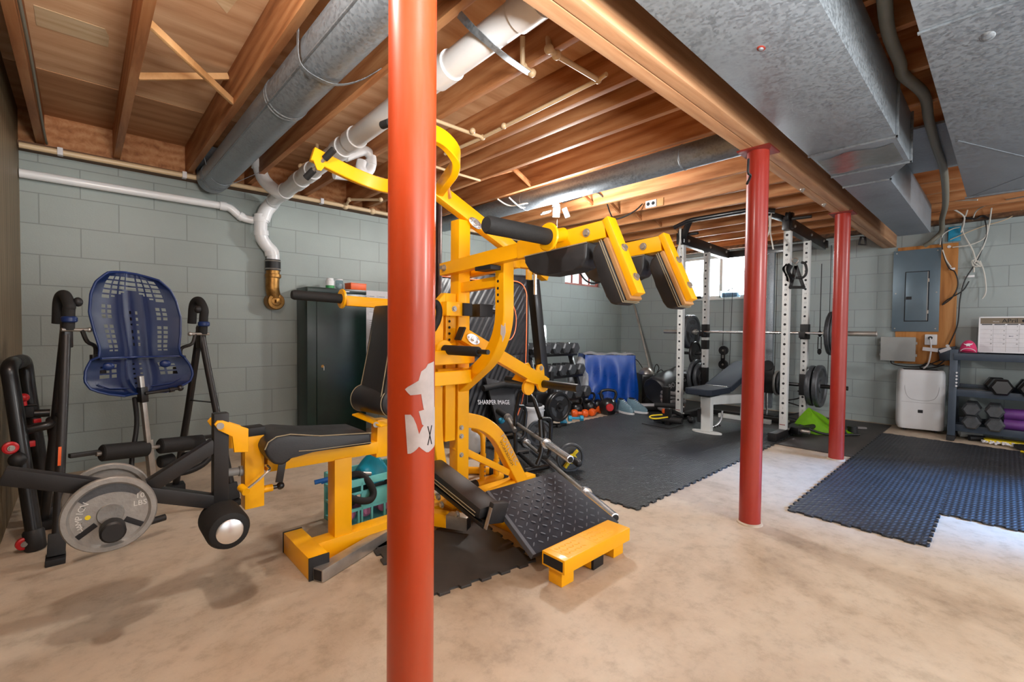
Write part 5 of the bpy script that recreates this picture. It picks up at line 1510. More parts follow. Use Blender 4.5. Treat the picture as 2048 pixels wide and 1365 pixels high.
# blue tarp over a bin
bx = V((.731, -.682, 0)); by = V((.682, .731, 0))
bc = V((5.431, 3.867, 0.320)); bc.z = 0
tb = thing('tarp_covered_bin', 'bright blue tarp draped over a square bin with a white top', 'covered bin', bc)
BW, BD, BH = .68, .52, .755
def tarp(a, b):
    # a round the perimeter, b from the hem to the top
    per = 2 * (BW + BD); s = a * per
    if s < BW: p, n = bx * (s - BW / 2) - by * BD / 2, -by
    elif s < BW + BD: p, n = bx * BW / 2 + by * (s - BW - BD / 2), bx
    elif s < 2 * BW + BD: p, n = bx * (BW / 2 - (s - BW - BD)) + by * BD / 2, by
    else: p, n = -bx * BW / 2 + by * (BD / 2 - (s - 2 * BW - BD)), -bx
    f = (1 - b) ** .7
    wv = (.045 * abs(math.sin(s * 9.5 + .6 * b)) + .035 * abs(math.sin(s * 15 + 2 * b)) ** 2 + .02 * math.sin(s * 23 - 5 * b) - .03) * f
    return bc + p + n * (.012 + wv + .02 * f) + V((0, 0, .012 + .02 * math.sin(s * 9) * (1 - b) + (BH - .012) * b - .015 * (1 - b) * 0))
MB().grid(tarp, 150, 24).build('tarp', 'tarp', tb)
R = Matrix((bx, by, V((0, 0, 1)))).transposed()
MB().box(bc + V((0, 0, BH / 2)), (BW - .02, BD - .02, BH - .004), 0, .01, R).build('bin', 'tarp', tb)
MB().grid(lambda a, b: bc + bx * (a - .5) * (BW + .01) + by * (b - .5) * (BD + .01) + V((0, 0, BH + .006 + .016 * math.sin(a * 8) * math.sin(b * 7) + .012 * math.sin(a * 15 + b * 4))), 26, 20, .008).build('white_cover', 'paper', tb, 'white sheet folded over the top')
# white bucket
bp = V((3.551, 3.477, 0.000))
t = thing('white_bucket', 'white plastic bucket with a dark lid behind the black bar stand', 'bucket', bp)
MB().lathe([(.105, 0), (.115, .008), (.128, .25), (.134, .255), (.134, .27), (.12, .274)], bp, (0, 0, 1), 32).build('pail', 'white', t)
MB().lathe([(.11, .272), (.11, .29), (.05, .30), (.0, .302)], bp, (0, 0, 1), 28).build('lid', 'ink', t)
MB().tube([bp + V((.134 * math.cos(a), .134 * math.sin(a), .235 + .01 * math.sin(2 * a))) for a in [k * PI / 16 for k in range(32)]], .003, 6, closed=True).build('wire_handle', 'paper', t)
# black plates on a low plate tree
pt = thing('plate_tree', 'black low plate stand behind the blue dumbbells', 'plate stand', (3.876, 3.434, 0.000))
pb_ = V((3.865, 3.409, 0.000)); fd = V((-.12, -.99, 0)); fs_ = V((.99, -.12, 0))
MB().bar(pb_ + V((0, 0, .02)) + fs_ * .14, pb_ + V((0, 0, .02)) - fs_ * .14, .05, .04).bar(pb_ - fd * .20 + V((0, 0, .02)), pb_ + fd * .06 + V((0, 0, .02)), .05, .04).build('base', 'black', pt)
MB().bar(pb_ - fd * .1 + V((0, 0, .04)), pb_ - fd * .1 + V((0, 0, .62)), .05, .05, (1, 0, 0)).build('post', 'black', pt)
MB().cyl(pb_ - fd * .1 + V((0, 0, .24)), pb_ + fd * .09 + V((0, 0, .24)), .02).build('peg', 'black', pt)
MB().bb(pb_ + V((-.22, .10, 0)) , pb_ + V((-.02, .30, .38)), .01).build('crate', 'black', pt)
bpl = plate(.165, .035, 'bumper_plate', 'large black plate on the low stand behind the blue dumbbells, front one', 'black', None, None, group='black plates on the low stand')
bpl.location = pb_ + fd * .05 + V((0, 0, .24)); ang = math.atan2(fd.y, fd.x) + PI / 2
bpl.rotation_euler = (0, 0, ang)
dup(bpl, pb_ + fd * .008 + V((0, 0, .24)), ang, 'large black plate on the low stand behind the blue dumbbells, rear one')
# kettlebells
def kettlebell(r, label):
    t = thing('kettlebell', label, 'kettlebell', (0, 0, 0), 'black kettlebells')
    MB().lathe([(.0, 0), (r * .62, 0), (r * .72, r * .03), (r * .95, r * .45), (r, r * .85), (r * .93, r * 1.3), (r * .68, r * 1.68), (r * .30, r * 1.86), (0, r * 1.9)], (0, 0, 0), (0, 0, 1), 30, cap=False).build('bell', 'black', t)
    MB().tube([(-r * .62, 0, r * 1.55), (-r * .86, 0, r * 2.15), (-r * .74, 0, r * 2.62), (-r * .2, 0, r * 2.76), (r * .2, 0, r * 2.76), (r * .74, 0, r * 2.62), (r * .86, 0, r * 2.15), (r * .62, 0, r * 1.55)], r * .16, 14, sm=5).build('handle', 'black', t)
    return t
face = math.radians(47 - 90)
kb = kettlebell(.115, 'largest black kettlebell with a red badge, beside the running shoes')
kb.location = V((5.004, 3.517, 0.000))
kb.rotation_euler = (0, 0, face)
o = MB().ball((0, -.112, .115), (.045, .012, .045), 18, 10).build('badge', 'red', kb, 'round red badge') if False else None
bd = MB().lathe([(.0, .0), (.042, .0), (.05, -.01), (.05, -.03)], (0, -.121, .105), (0, -1, 0), 24, cap=False)
me_o = bd.build('badge', 'red', None, 'round red badge', origin=None); me_o.parent = kb
kb2 = kettlebell(.095, 'mid-sized black kettlebell in front of the clear plastic bag')
kb2.location = V((4.899, 3.745, 0.000)); kb2.rotation_euler = (0, 0, face + .4)
kb3 = kettlebell(.085, 'small black kettlebell right behind the orange dumbbells, left of the mid-sized one')
kb3.location = V((4.654, 3.765, 0.000)); kb3.rotation_euler = (0, 0, face - .3)
kb4 = kettlebell(.085, 'black kettlebell half hidden between the plastic bag and the large red-badged one')
kb4.location = V((5.105, 3.767, 0.000)); kb4.rotation_euler = (0, 0, face)
# vinyl dumbbells on the floor strip
def roundDB(p, q, r, hl, mat, label, hexa=False, group=None):
    p, q = V(p), V(q); p.z = q.z = r
    d = (q - p).normalized(); L = (q - p).length
    t = thing('hand_weight', label, 'dumbbell', (p.x * .5 + q.x * .5, p.y * .5 + q.y * .5, 0), group)
    for e, dd in ((p, d), (q, -d)):
        if hexa: m = MB().lathe([(r * .75, -hl * .5), (r, -hl * .4), (r, hl * .4), (r * .75, hl * .5)], e, d, 6)
        else: m = MB().lathe([(r * .5, -hl * .55), (r * .86, -hl * .42), (r, -hl * .1), (r, hl * .1), (r * .86, hl * .42), (r * .5, hl * .55)], e, d, 26)
        m.build('head', mat, t)
    MB().cyl(p + d * hl * .4, q - d * hl * .4, r * .42, seg=18).build('handle', mat, t)
    return t
roundDB((4.506, 3.669, 0.000), (4.608, 3.584, 0.000), .050, .075, 'orange', 'orange dumbbell on the left, behind the light blue one', group='orange dumbbells')
roundDB((4.730, 3.567, 0.000), (4.982, 3.628, 0.000), .050, .075, 'orange', 'orange dumbbell on the right, in front of the red-badged kettlebell', group='orange dumbbells')
roundDB((4.268, 3.543, 0.000), (4.374, 3.453, 0.000), .036, .045, 'bluedb', 'light blue dumbbell lying sideways in front of the orange one', True, 'blue dumbbells')
roundDB((4.011, 3.424, 0.000), (4.312, 3.707, 0.000), .042, .06, 'bluedb', 'light blue dumbbell seen end-on at the edge of the mat', True, 'blue dumbbells')
# running shoes
def shoe(label):
    t = thing('running_shoe', label, 'shoe', (0, 0, 0), 'running shoes')
    L, W = .33, .12
    def sole(k): 
        x = k; return W / 2 * (.72 + .30 * math.sin(PI * min(1, x * 1.15)) ) * (1 if x < .85 else max(.2, 1 - ((x - .85) / .15) ** 2 * .7)) * (1 if x > .08 else .7 + x / .08 * .3)
    poly = [(L * k / 14, sole(k / 14)) for k in range(15)] + [(L * k / 14, -sole(k / 14)) for k in range(14, -1, -1)]
    MB().prism([(x, y, 0) for x, y in poly], (0, 0, .026), .005).build('sole', 'white', t)
    def up(a, b):
        x = a * L * .985 + .003; w = sole(a) * .93
        h = .15 if a < .25 else (.15 - (a - .25) * .1 if a < .34 else max(.040, .142 - (a - .34) * .16))
        h = max(.016, h * (1 if a < .93 else 1 - (a - .93) / .07 * .5))
        th = PI * b
        return V((x, w * math.cos(th) * (1 - .25 * math.sin(th)), .024 + h * math.sin(th) ** .65))
    MB().grid(up, 22, 14, 0).build('upper', 'shoe', t)
    MB().ball((.066, 0, .172), (.048, .026, .012), 16, 8).build('opening', 'ink', t)
    m = MB()
    for k in range(5):
        x = .125 + k * .024; z = .168 - k * .015
        m.tube([(x, -.022, z - .012), (x + .006, 0, z), (x, .022, z - .012)], .003, 6, sm=3)
    m.build('laces', 'paper', t)
    return t
s1 = shoe('left running shoe of the grey-blue pair beside the kettlebell'); s1.location = V((5.262, 3.538, 0.000)); s1.rotation_euler = (0, 0, math.radians(-110)); s1.location.z = .011
dup(s1, V((5.395, 3.476, 0.000)) + V((0, 0, .011)), math.radians(-96), 'right running shoe of the grey-blue pair, standing on the mat edge')

# ---- black bar stand with barbells
stn = thing('barbell_stand', 'black tubular stand holding an olympic bar behind the yellow brace', 'barbell stand', (2.75, 2.75, 0))
S = lambda m, n, mat='black': m.build(n, mat, stn)
pA = [(2.929, 2.767, 0.020), (2.782, 2.643, 0.302), (2.653, 2.636, 0.566), (2.673, 2.823, 0.577), (2.695, 2.852, 0.044)]
dA = lambda x, y, d: None
L1 = [(2.545, 2.445, 0.049), (2.583, 2.413, 0.153), (2.614, 2.462, 0.401)]
S(MB().tube([(2.529, 2.419, 0.065), (2.580, 2.416, 0.153), (2.608, 2.467, 0.393)], .017, 12, fil=.05), 'front_upright')
S(MB().tube([(2.599, 2.466, 0.139), (2.641, 2.432, 0.269), (2.682, 2.607, 0.526), (2.695, 2.666, 0.567), (2.739, 2.830, 0.571), (2.739, 2.890, 0.356), (2.725, 2.864, 0.036)], .017, 12, fil=.04), 'top_loop')
S(MB().tube([(2.628, 2.476, 0.397), (2.754, 2.494, 0.378), (2.774, 2.501, 0.326), (2.763, 2.504, 0.103), (2.733, 2.503, 0.064), (2.605, 2.460, 0.104)], .016, 12, fil=.05), 'side_loop')
S(MB().tube([(2.746, 2.886, 0.434), (2.867, 2.910, 0.414), (2.894, 2.910, 0.357), (2.864, 2.903, 0.151), (2.831, 2.906, 0.125), (2.723, 2.870, 0.148)], .016, 12, fil=.05), 'side_loop')
S(MB().cyl((2.454, 2.472, 0.022), (2.662, 2.426, 0.022), .020, seg=16), 'foot_tube')
S(MB().cyl((2.736, 2.881, 0.022), (2.856, 2.842, 0.022), .020, seg=16), 'foot_tube')
S(MB().cyl((2.553, 2.452, 0.022), (2.773, 2.870, 0.022), .015, seg=14), 'floor_tube')
# olympic bars
def olybar(p, d, label, group, mats='chrome', L=2.15, sl=.42, far='chrome'):
    p = V(p); d = V(d).normalized()
    t = thing('olympic_bar', label, 'barbell', p, group)
    MB().cyl(p + d * sl, p + d * (L - sl), .0148, seg=16).build('shaft', 'steel', t)
    s = MB().lathe([(.020, 0), (.026, .003), (.026, sl - .03), (.038, sl - .03), (.038, sl), (.030, sl), (.030, sl + .012)], p, d, 24, cap=True).build('sleeve', mats, t)
    MB().lathe([(.0, -.002), (.012, -.002), (.02, -.0005)], p, d, 20, cap=False).build('end_cap', 'ink', t)
    MB().lathe([(.030, L - sl - .012), (.030, L - sl), (.038, L - sl), (.038, L - sl + .03), (.026, L - sl + .03), (.026, L - .003), (.02, L)], p, d, 24).build('sleeve', mats, t)
    return t
b1a, b1b = V((2.169, 1.464, 0.048)), V((2.926, 2.875, 0.048))
olybar(b1a, b1b - b1a, 'chrome olympic bar lying along the floor beside the diamond plate platform', 'olympic bars')
b2a, b2b = V((2.354, 1.946, 0.239)), V((2.910, 3.207, 0.280))
olybar(b2a, b2b - b2a, 'olympic bar resting in the black stand, thick sleeve toward the viewer', 'olympic bars', L=2.1)
# small plate with yellow clamp on a curl bar
cp = V((2.739, 2.267, 0.000)); cp.z = .115
t = plate(.112, .026, 'weight_plate', 'small dark plate with a yellow clamp on a bar end by the mat edge', 'darkiron', slots=0)
bdir = (b1a - b1b); bdir.z = 0; bdir.normalize()
t.location = cp; t.rotation_euler = (0, 0, math.atan2(bdir.y, bdir.x) + PI / 2)
cbn = thing('curl_bar', 'short bar with a black rubber end carrying the small dark plate', 'barbell', (cp.x, cp.y, 0))
MB().cyl(cp - bdir * 1.0, cp + bdir * .12, .0145, seg=16).build('shaft', 'steel', cbn)
MB().lathe([(.020, .06), (.026, .07), (.028, .16), (.018, .185), (.0, .19)], cp, bdir, 20).build('rubber_end', 'rubber', cbn)
ck = thing('spring_clamp', 'yellow plastic clamp on the small plate bar', 'clamp', cp)
MB().lathe([(.02, .022), (.036, .024), (.036, .05), (.02, .052)], cp, bdir, 20).bar(cp + bdir * .036 + V((.0, .0, .02)), cp + bdir * .036 + V((.03, -.03, .065)), .03, .02).bar(cp + bdir * .036 + V((-.01, .01, -.01)), cp + bdir * .036 + V((-.05, .03, -.065)), .035, .02).build('clamp', 'handle_yellow', ck)
t = plate(.125, .022, 'weight_plate', 'spoked dark plate standing inside the black bar stand', 'darkiron')
t.location = V((3.130, 2.970, 0.000)) + V((0, 0, .124)); t.rotation_euler = (0, 0, math.atan2(bdir.y, bdir.x) + PI / 2)
t = thing('ez_bar', 'black-gripped bar end poking up behind the lettered yellow brace', 'barbell', (2.793, 3.113, 0.327))
MB().cyl((2.796, 3.179, 0.345), (2.775, 3.019, 0.306), .028, seg=18).build('rubber_sleeve', 'rubber', t)
MB().cyl((2.776, 3.032, 0.309), (2.704, 2.850, 0.228), .02, seg=16).cyl((2.776, 3.032, 0.309), (2.768, 2.998, 0.301), .036, seg=18).build('collar', 'steel', t)
t = MB().ball((2.918, 3.266, 0.223), (.035, .03, .03), 16, 10).build('massage_ball', 'bluedb'); tag(t, 'small blue ball end beside the black bar grip', 'ball')

# ================================================================== POWER RACK
UF, UR, VR, VLf = 5.31, 5.985, 1.555, 2.695
rack = thing('power_rack', 'tall white-posted power rack with black top beams by the far wall', 'power rack', (5.65, 2.12, .01))
K = lambda m, n, mat='black', label=None, parent=rack: m.build(n, mat, parent, label)
ZT = 2.13
for u in (UF, UR):
    for v in (VR, VLf):
        z0 = .07
        po = K(MB().bar((u, v, z0), (u, v, ZT), .066, .066, (1, 0, 0), .006), 'upright', 'whitepaint')
        m = MB(); tx = MB()
        for k in range(19):
            z = .26 + k * .1015
            m.cyl((u - .034, v, z), (u - .0325, v, z), .0125, seg=14)
            add_text(tx, str(k + 1), .028, (u - .0333, v, z - .051), (0, -1, 0), (0, 0, 1), .0008)
        m.build('peg_holes', 'ink', po); tx.build('hole_numbers', 'greyink', po)
        m = MB(); m.bb((u - .0342, v - .026, .135), (u - .033, v + .026, .142)).build('warning_stripe', 'redpaintdark', po)
        if u == UF:
            K(MB().bar((u + .035, v, .06), (u + .20, v, .04), .07, .05).bb((u + .034, v - .036, .03), (u + .05, v + .036, .22), .003), 'foot_bracket')
            for z in (.09, .17): K(MB().bolt((u + .03, v - .036, z), (0, -1, 0), .011), 'bolt', 'steel')
for v in (VR, VLf):
    K(MB().bar((4.98, v, .052), (6.25, v, .052), .07, .075), 'base_rail')
    K(MB().bb((4.972, v - .04, .012), (4.985, v + .04, .095), .003), 'end_cap', 'rubber')
    K(MB().bar((5.22, v, 2.20), (6.62, v, 2.165), .065, .13), 'top_beam')
    for u in (5.4, 6.0, 6.5): K(MB().bolt((u, v - .034, 2.19), (0, -1, 0), .013), 'bolt', 'steel')
K(MB().bar((6.60, 1.50, 2.16), (6.60, 2.75, 2.16), .06, .09), 'rear_beam')
K(MB().bar((UR + .02, VR, .05), (UR + .02, VLf, .05), .06, .06), 'base_crossbar')
# pull-up bar and its slanted brackets
K(MB().bar((5.30, VR, 2.24), (5.0, 1.78, 2.34), .06, .045, (0, 0, 1)), 'pullup_bracket', 'blacksat')
K(MB().bar((5.30, VLf, 2.20), (5.0, 2.46, 2.335), .06, .045, (0, 0, 1)), 'pullup_bracket', 'blacksat')
K(MB().tube([(5.05, 1.60, 2.30), (4.98, 1.80, 2.335), (4.98, 2.45, 2.335), (5.05, 2.66, 2.30)], .024, 14, fil=.06), 'pullup_bar')
for v in (VR, VLf):
    K(MB().bb((5.265, v - .05, 2.15), (5.33, v + .02, 2.31), .005), 'pulley_bracket')
    K(MB().lathe([(.02, -.014), (.055, -.016), (.048, 0), (.055, .016), (.02, .014)], (5.25, v - .015, 2.26), (0, 1, 0), 24), 'pulley', 'rubber')
    K(MB().cyl((5.25, v - .05, 2.24), (5.25, v - .22, 2.235), .016, seg=14), 'peg', 'blacksat')
# cord strips hanging from the front top
for v, x in ((2.62, 0), (1.66, .02)):
    t = MB().tube([(5.12, v, 2.30), (5.11, v, 2.18), (5.13 + x, v + .01, 2.10), (5.11, v - .02, 2.0), (5.12, v - .03, 1.93)], .007, 8, sm=4).tube([(5.12, v + .015, 2.30), (5.12, v + .01, 2.14), (5.11, v + .03, 2.05), (5.12, v + .03, 1.98)], .007, 8, sm=4).build('striped_lanyard', 'wire')
    tag(t, 'striped cord hanging from the left end of the rack pull-up bar' if v > 2 else 'striped cord hanging beside the middle red column', 'cord')
# chrome guide post with cables and pulleys (lat tower)
K(MB().bar((6.56, 2.10, .10), (6.56, 2.10, 2.12), .075, .05, (1, 0, 0)), 'guide_post', 'galv')
K(MB().bb((6.50, 2.03, .30), (6.54, 2.17, .66), .01), 'carriage')
K(MB().lathe([(.02, -.014), (.065, -.016), (.06, 0), (.065, .016), (.02, .014)], (6.50, 2.10, .66), (1, 0, 0), 24), 'pulley', 'rubber')
K(MB().cyl((6.52, 2.04, .44), (6.52, 1.74, .44), .022, seg=16), 'carriage_peg')
K(MB().cyl((6.52, 2.16, .44), (6.52, 2.46, .44), .022, seg=16), 'carriage_peg')
K(MB().bb((6.30, 1.95, .01), (6.62, 2.25, .05), .01), 'tower_base')
K(MB().cyl((6.50, 2.10, .05), (6.50, 2.10, .30), .012, seg=12), 'guide_rod', 'chrome')
for a in ((6.45, 1.43, 2.12, .5), (6.45, 1.36, 2.12, .5), (6.50, 2.56, 2.1, .3), (6.50, 2.68, 2.1, .3), (6.5, 2.02, 2.1, .6), (6.5, 2.2, 2.1, .6)):
    K(MB().cyl((a[0], a[1], a[2]), (a[0], a[1] + (.03 if a[1] in (2.56, 1.36) else 0), a[3]), .004, seg=8), 'cable', 'blackwire')
pb = V((6.480, 2.660, 0.737)); 
m = MB()
for dz in (.095, -.10): m.lathe([(.02, -.016), (.062, -.018), (.066, 0), (.062, .018), (.02, .016)], pb + V((0, 0, dz)), (1, 0, 0), 24)
K(m, 'double_pulley', 'rubber')
K(MB().bb(pb + V((-.022, -.03, -.11)), pb + V((-.016, .03, .11)), .004), 'pulley_plate')
for dz in (.095, -.10, .02, -.0): K(MB().bolt(pb + V((-.022, .0, dz)), (-1, 0, 0), .010), 'bolt', 'steel')
# carabiner cable at right
cb = V((6.015, 1.420, 0.957))
K(MB().cyl(cb + V((0, 0, .9)), cb + V((0, 0, .12)), .005, seg=8), 'cable', 'blackwire')
K(MB().tube([cb + V((.0, -.014, .09)), cb + V((0, -.016, -.05)), cb + V((0, .016, -.05)), cb + V((0, .014, .09))], .005, 8, closed=True), 'carabiner', 'black')
K(MB().lathe([(.008, -.03), (.02, -.01), (.02, .02), (.008, .035)], cb + V((0, 0, .12)), (0, 0, 1), 14).lathe([(.008, -.03), (.02, -.01), (.02, .02), (.008, .035)], cb + V((0, 0, -.08)), (0, 0, 1), 14), 'cable_stop', 'rubber')
# j hooks on the rear posts
ZB = 1.085; UB = UR - .075
for v in (VR, VLf):
    K(MB().bb((UR - .040, v - .042, ZB - .07), (UR + .036, v + .042, ZB + .10), .005), 'hook_sleeve', 'rubber')
    K(MB().bb((UB - .05, v - .03, ZB - .055), (UR - .03, v + .03, ZB - .022), .005).bb((UB - .055, v - .03, ZB - .05), (UB - .035, v + .03, ZB + .012), .005), 'hook', 'rubber')
# storage pegs low on the rear posts
for v, s in ((VR, -1), (VLf, 1)):
    K(MB().bb((UR - .040, v - .040, .38), (UR + .036, v + .040, .62), .005), 'peg_sleeve', 'rubber')
    K(MB().cyl((UR - .03, v + s * .03, .50), (UR - .03, v + s * .42, .50), .023, seg=18), 'storage_peg')
K(MB().bb((UR - .04, VLf - .04, .86), (UR + .036, VLf + .04, .98), .005), 'peg_sleeve', 'rubber')
K(MB().cyl((UR - .03, VLf + .03, .80), (UR - .03, VLf + .30, .80), .020, seg=18), 'storage_peg')
# barbell in the hooks
bb = thing('olympic_bar', 'loaded olympic barbell resting across the white rack', 'barbell', (UB, 2.08, ZB), 'olympic bars')
MB().cyl((UB, 1.30, ZB), (UB, 2.86, ZB), .0145, seg=16).build('shaft', 'chrome', bb)
for s, c in ((-1, 1.34), (1, 2.80)):
    MB().lathe([(.038, -.02), (.038, .01), (.026, .012), (.026, .44), (.02, .445)], (UB, c, ZB), (0, s, 0), 22).build('sleeve', 'steel', bb)
def disc(src, u, v, z, lab): return dup(src, (u, v, z), 0, lab)
P45 = plate(.237, .045, 'weight_plate', 'large dark plate on the right end of the racked barbell, inner one', 'darkiron', group='plates on the barbell')
P45.location = (UB, 1.285, ZB)
disc(P45, UB, 1.235, ZB, 'large dark plate on the right end of the racked barbell, outer one')
g45 = plate(.225, .045, 'weight_plate', 'large grey plate with grip holes on the left end of the racked barbell, inner one', 'darkiron', group='plates on the barbell')
g45.location = (UB, 2.845, ZB)
disc(g45, UB, 2.895, ZB, 'large grey plate on the left end of the racked barbell, outer one')
for k, (r, v, lb) in enumerate(((.225, VR - .09, 'dark plate against the right rear rack post, low on its peg'), (.235, VR - .16, 'outermost dark plate low on the right rear rack peg'))):
    p = plate(r, .05, 'weight_plate', lb, 'darkiron', group='plates on the rack pegs'); p.location = (UR - .03, v, .50)
for k, (r, v, lb) in enumerate(((.225, VLf + .10, 'large dark plate low on the left rear rack peg, behind the bench'), (.18, VLf + .045, 'smaller dark plate low on the left rear rack peg, beside the post'))):
    p = plate(r, .045, 'weight_plate', lb, 'darkiron', group='plates on the rack pegs'); p.location = (UR - .03, v, .50)
p = plate(.16, .03, 'weight_plate', 'black plate hanging under the left barbell plates', 'black', group='plates on the rack pegs', slots=0); p.location = (UR - .03, VLf + .12, .80)
for k, (r, v, lb) in enumerate(((.16, 1.99, 'inner grey plate on the lat tower carriage right of the middle column'), (.15, 1.95, 'middle grey plate on the lat tower carriage right of the middle column'), (.13, 1.905, 'outer small plate on the lat tower carriage right of the middle column'))):
    p = plate(r, .025, 'weight_plate', lb, 'iron' if k < 1 else 'darkiron', group='plates on the lat tower', slots=0); p.location = (6.52, v, .44)
p = plate(.16, .03, 'weight_plate', 'plate on the far side of the lat tower carriage behind the middle column', 'darkiron', group='plates on the lat tower', slots=0); p.location = (6.52, 2.23, .44)
# hanging D handles
hd = thing('pulley_attachment', 'black strap handle with a foam grip hanging on the front right rack post', 'cable handle', (UF - .05, VR, 1.5))
hu = UF - .045
hx = lambda x, y: None
tp = V((5.270, 1.465, 1.765)); l_ = V((5.270, 1.510, 1.551)); r_ = V((5.270, 1.394, 1.544))
MB().bar(tp, l_, .032, .004, (1, 0, 0), .001).build('strap', 'rubber', hd)
MB().bar(tp, r_, .032, .004, (1, 0, 0), .001).build('strap', 'rubber', hd)
MB().cyl(l_, r_, .014, seg=16).build('grip', 'foam', hd)
MB().ball(l_, .018, 12, 8).build('end_ball', 'rubber', hd); MB().ball(r_, .018, 12, 8).build('end_ball', 'rubber', hd)
MB().tube([(5.270, 1.507, 1.824), (5.270, 1.476, 1.841), (5.270, 1.444, 1.818), (5.270, 1.475, 1.786)], .004, 8, closed=True, sm=3).build('ring', 'chrome', hd)
hd = thing('pulley_attachment', 'black ankle strap and loop bunched beside the hanging strap handle', 'cable handle', (UF - .06, VR + .03, 1.55))
MB().tube([(5.260, 1.415, 1.794), (5.260, 1.384, 1.776), (5.260, 1.369, 1.715), (5.260, 1.377, 1.666), (5.260, 1.407, 1.639), (5.260, 1.460, 1.643)], .012, 12, sm=4).build('loop', 'rubber', hd)
MB().grid(lambda a, b: V((5.250, 1.514, 1.777)) + V((.03 * math.sin(a * 6), -.03 * a + .02 * math.sin(b * 5), -.16 * b + .02 * math.sin(a * 4 + b * 3))) + V((0, .05 * (1 - a), 0)), 10, 12, .012).build('cuff', 'rubber', hd)
# ---- bench
wbn = thing('weight_bench', 'adjustable weight bench with black pad and white frame inside the rack', 'bench', (5.2, 2.15, .011))
bv = 2.16
B = lambda m, n, mat='whitepaint', label=None: m.build(n, mat, wbn, label)
sp = [(4.62, bv - .10), (4.66, bv - .145), (5.10, bv - .15), (5.12, bv - .14), (5.12, bv + .14), (5.10, bv + .15), (4.66, bv + .145), (4.62, bv + .10)]
B(MB().prism([(u, v, .435 + (u - 4.62) * -.01) for u, v in sp], (0, 0, .065), .018), 'seat_pad', 'benchvinyl')
bp_ = [(5.14, -.14, .44), (5.16, -.15, .44), (5.95, -.15, .66), (6.0, -.12, .67), (6.0, .12, .67), (5.95, .15, .66), (5.16, .15, .44), (5.14, .14, .44)]
B(MB().prism([(u, bv + v, z) for u, v, z in bp_], (-.018, 0, .062), .016), 'back_pad', 'benchvinyl')
B(MB().bar((4.875, bv, .03), (4.875, bv, .40), .10, .075, (1, 0, 0)), 'front_post')
B(MB().bar((4.90, bv, .36), (5.9, bv, .28), .06, .10), 'spine')
ft = [(4.875 + .06 * math.cos(a), bv + .16 * math.sin(a), .011) for a in [k * PI / 12 for k in range(24)]]
B(MB().prism(ft, (0, 0, .016), .003), 'foot_plate')
B(MB().bar((4.835, bv + .07, .12), (4.838, bv + .07, .26), .03, .02, (1, 0, 0)), 'pull_grip', 'rubber')
B(MB().tube([(5.02, bv - .10, .24), (5.02, bv - .09, .15), (4.99, bv - .06, .09), (4.94, bv - .02, .065)], .011, 10, sm=4), 'adjust_ladder', 'chrome')
m = MB()
for k in range(4): m.ball((4.94 + .02 * k, bv - .03 - .018 * k, .06 + .008 * k), .012, 8, 6)
B(m, 'ladder_pegs', 'rubber')
B(MB().bar((5.9, bv - .30, .035), (5.9, bv + .30, .035), .06, .05), 'rear_foot')
B(MB().bar((5.88, bv, .05), (5.9, bv, .30), .06, .06, (1, 0, 0)), 'rear_post')
B(MB().bb((4.80, bv - .06, .40), (5.05, bv + .06, .435), .004), 'seat_bracket', 'black')
B(MB().bar((5.08, bv - .12, .50), (5.08, bv + .12, .50), .012, .006), 'chrome_edge', 'chrome')
# ---- clutter round the left front rack foot
t = thing('leg_attachment', 'black roller attachment lying at the left front foot of the rack', 'rack attachment', (5.043, 2.696, 0.000))
a0 = V((4.936, 2.638, 0.000)); 
MB().bb(a0 + V((-.03, -.03, .011)), a0 + V((.03, .03, .20)), .004).build('post', 'black', t)
MB().cyl(V((4.915, 2.804, 0.000)) + V((0, 0, .07)), V((4.958, 2.479, 0.000)) + V((0, 0, .07)), .035, seg=18).build('roller', 'foam', t)
MB().cyl(V((5.050, 2.882, 0.000)) + V((0, 0, .20)), V((5.162, 2.670, 0.000)) + V((0, 0, .20)), .028, seg=18).build('roller', 'foam', t)
MB().bar(a0 + V((0, 0, .19)), a0 + V((.25, -.02, .10)), .03, .04).build('arm', 'black', t)
MB().bb(V((5.309, 2.866, 0.000)) + V((-.03, -.04, .18)), V((5.309, 2.866, 0.000)) + V((.03, .04, .40)), .006).build('upper_post', 'black', t)
t = MB().tube([(4.583, 2.452, 0.170), (4.549, 2.573, 0.140), (4.503, 2.618, 0.150), (4.572, 2.641, 0.160), (4.622, 2.537, 0.180)], .008, 8, sm=5).build('yellow_loop', 'handle_yellow'); tag(t, 'yellow cord loop hooked on the black roller attachment', 'cord')
t = MB().box(V((4.953, 2.697, 0.000)) + V((0, 0, .16)), (.06, .05, .05), .7, .012).build('orange_clip', 'orange'); tag(t, 'orange plastic clip on the black roller attachment', 'clip')
t = MB().tube([(4.744, 2.860, 0.014), (4.729, 2.521, 0.014), (5.060, 2.519, 0.014)], .006, 8, fil=.02).build('thin_rod', 'black'); tag(t, 'thin bent black rod lying on the mat before the rack', 'rod')
t = MB().ball(V((5.254, 2.517, 0.000)) + V((0, 0, .045)), (.05, .04, .035), 12, 8).cyl(V((5.253, 2.480, 0.000)) + V((0, 0, .03)), V((5.312, 2.582, 0.000)) + V((0, 0, .06)), .02).build('spare_clamp', 'rubber'); tag(t, 'small black clamp on the mat left of the bench foot', 'clamp')
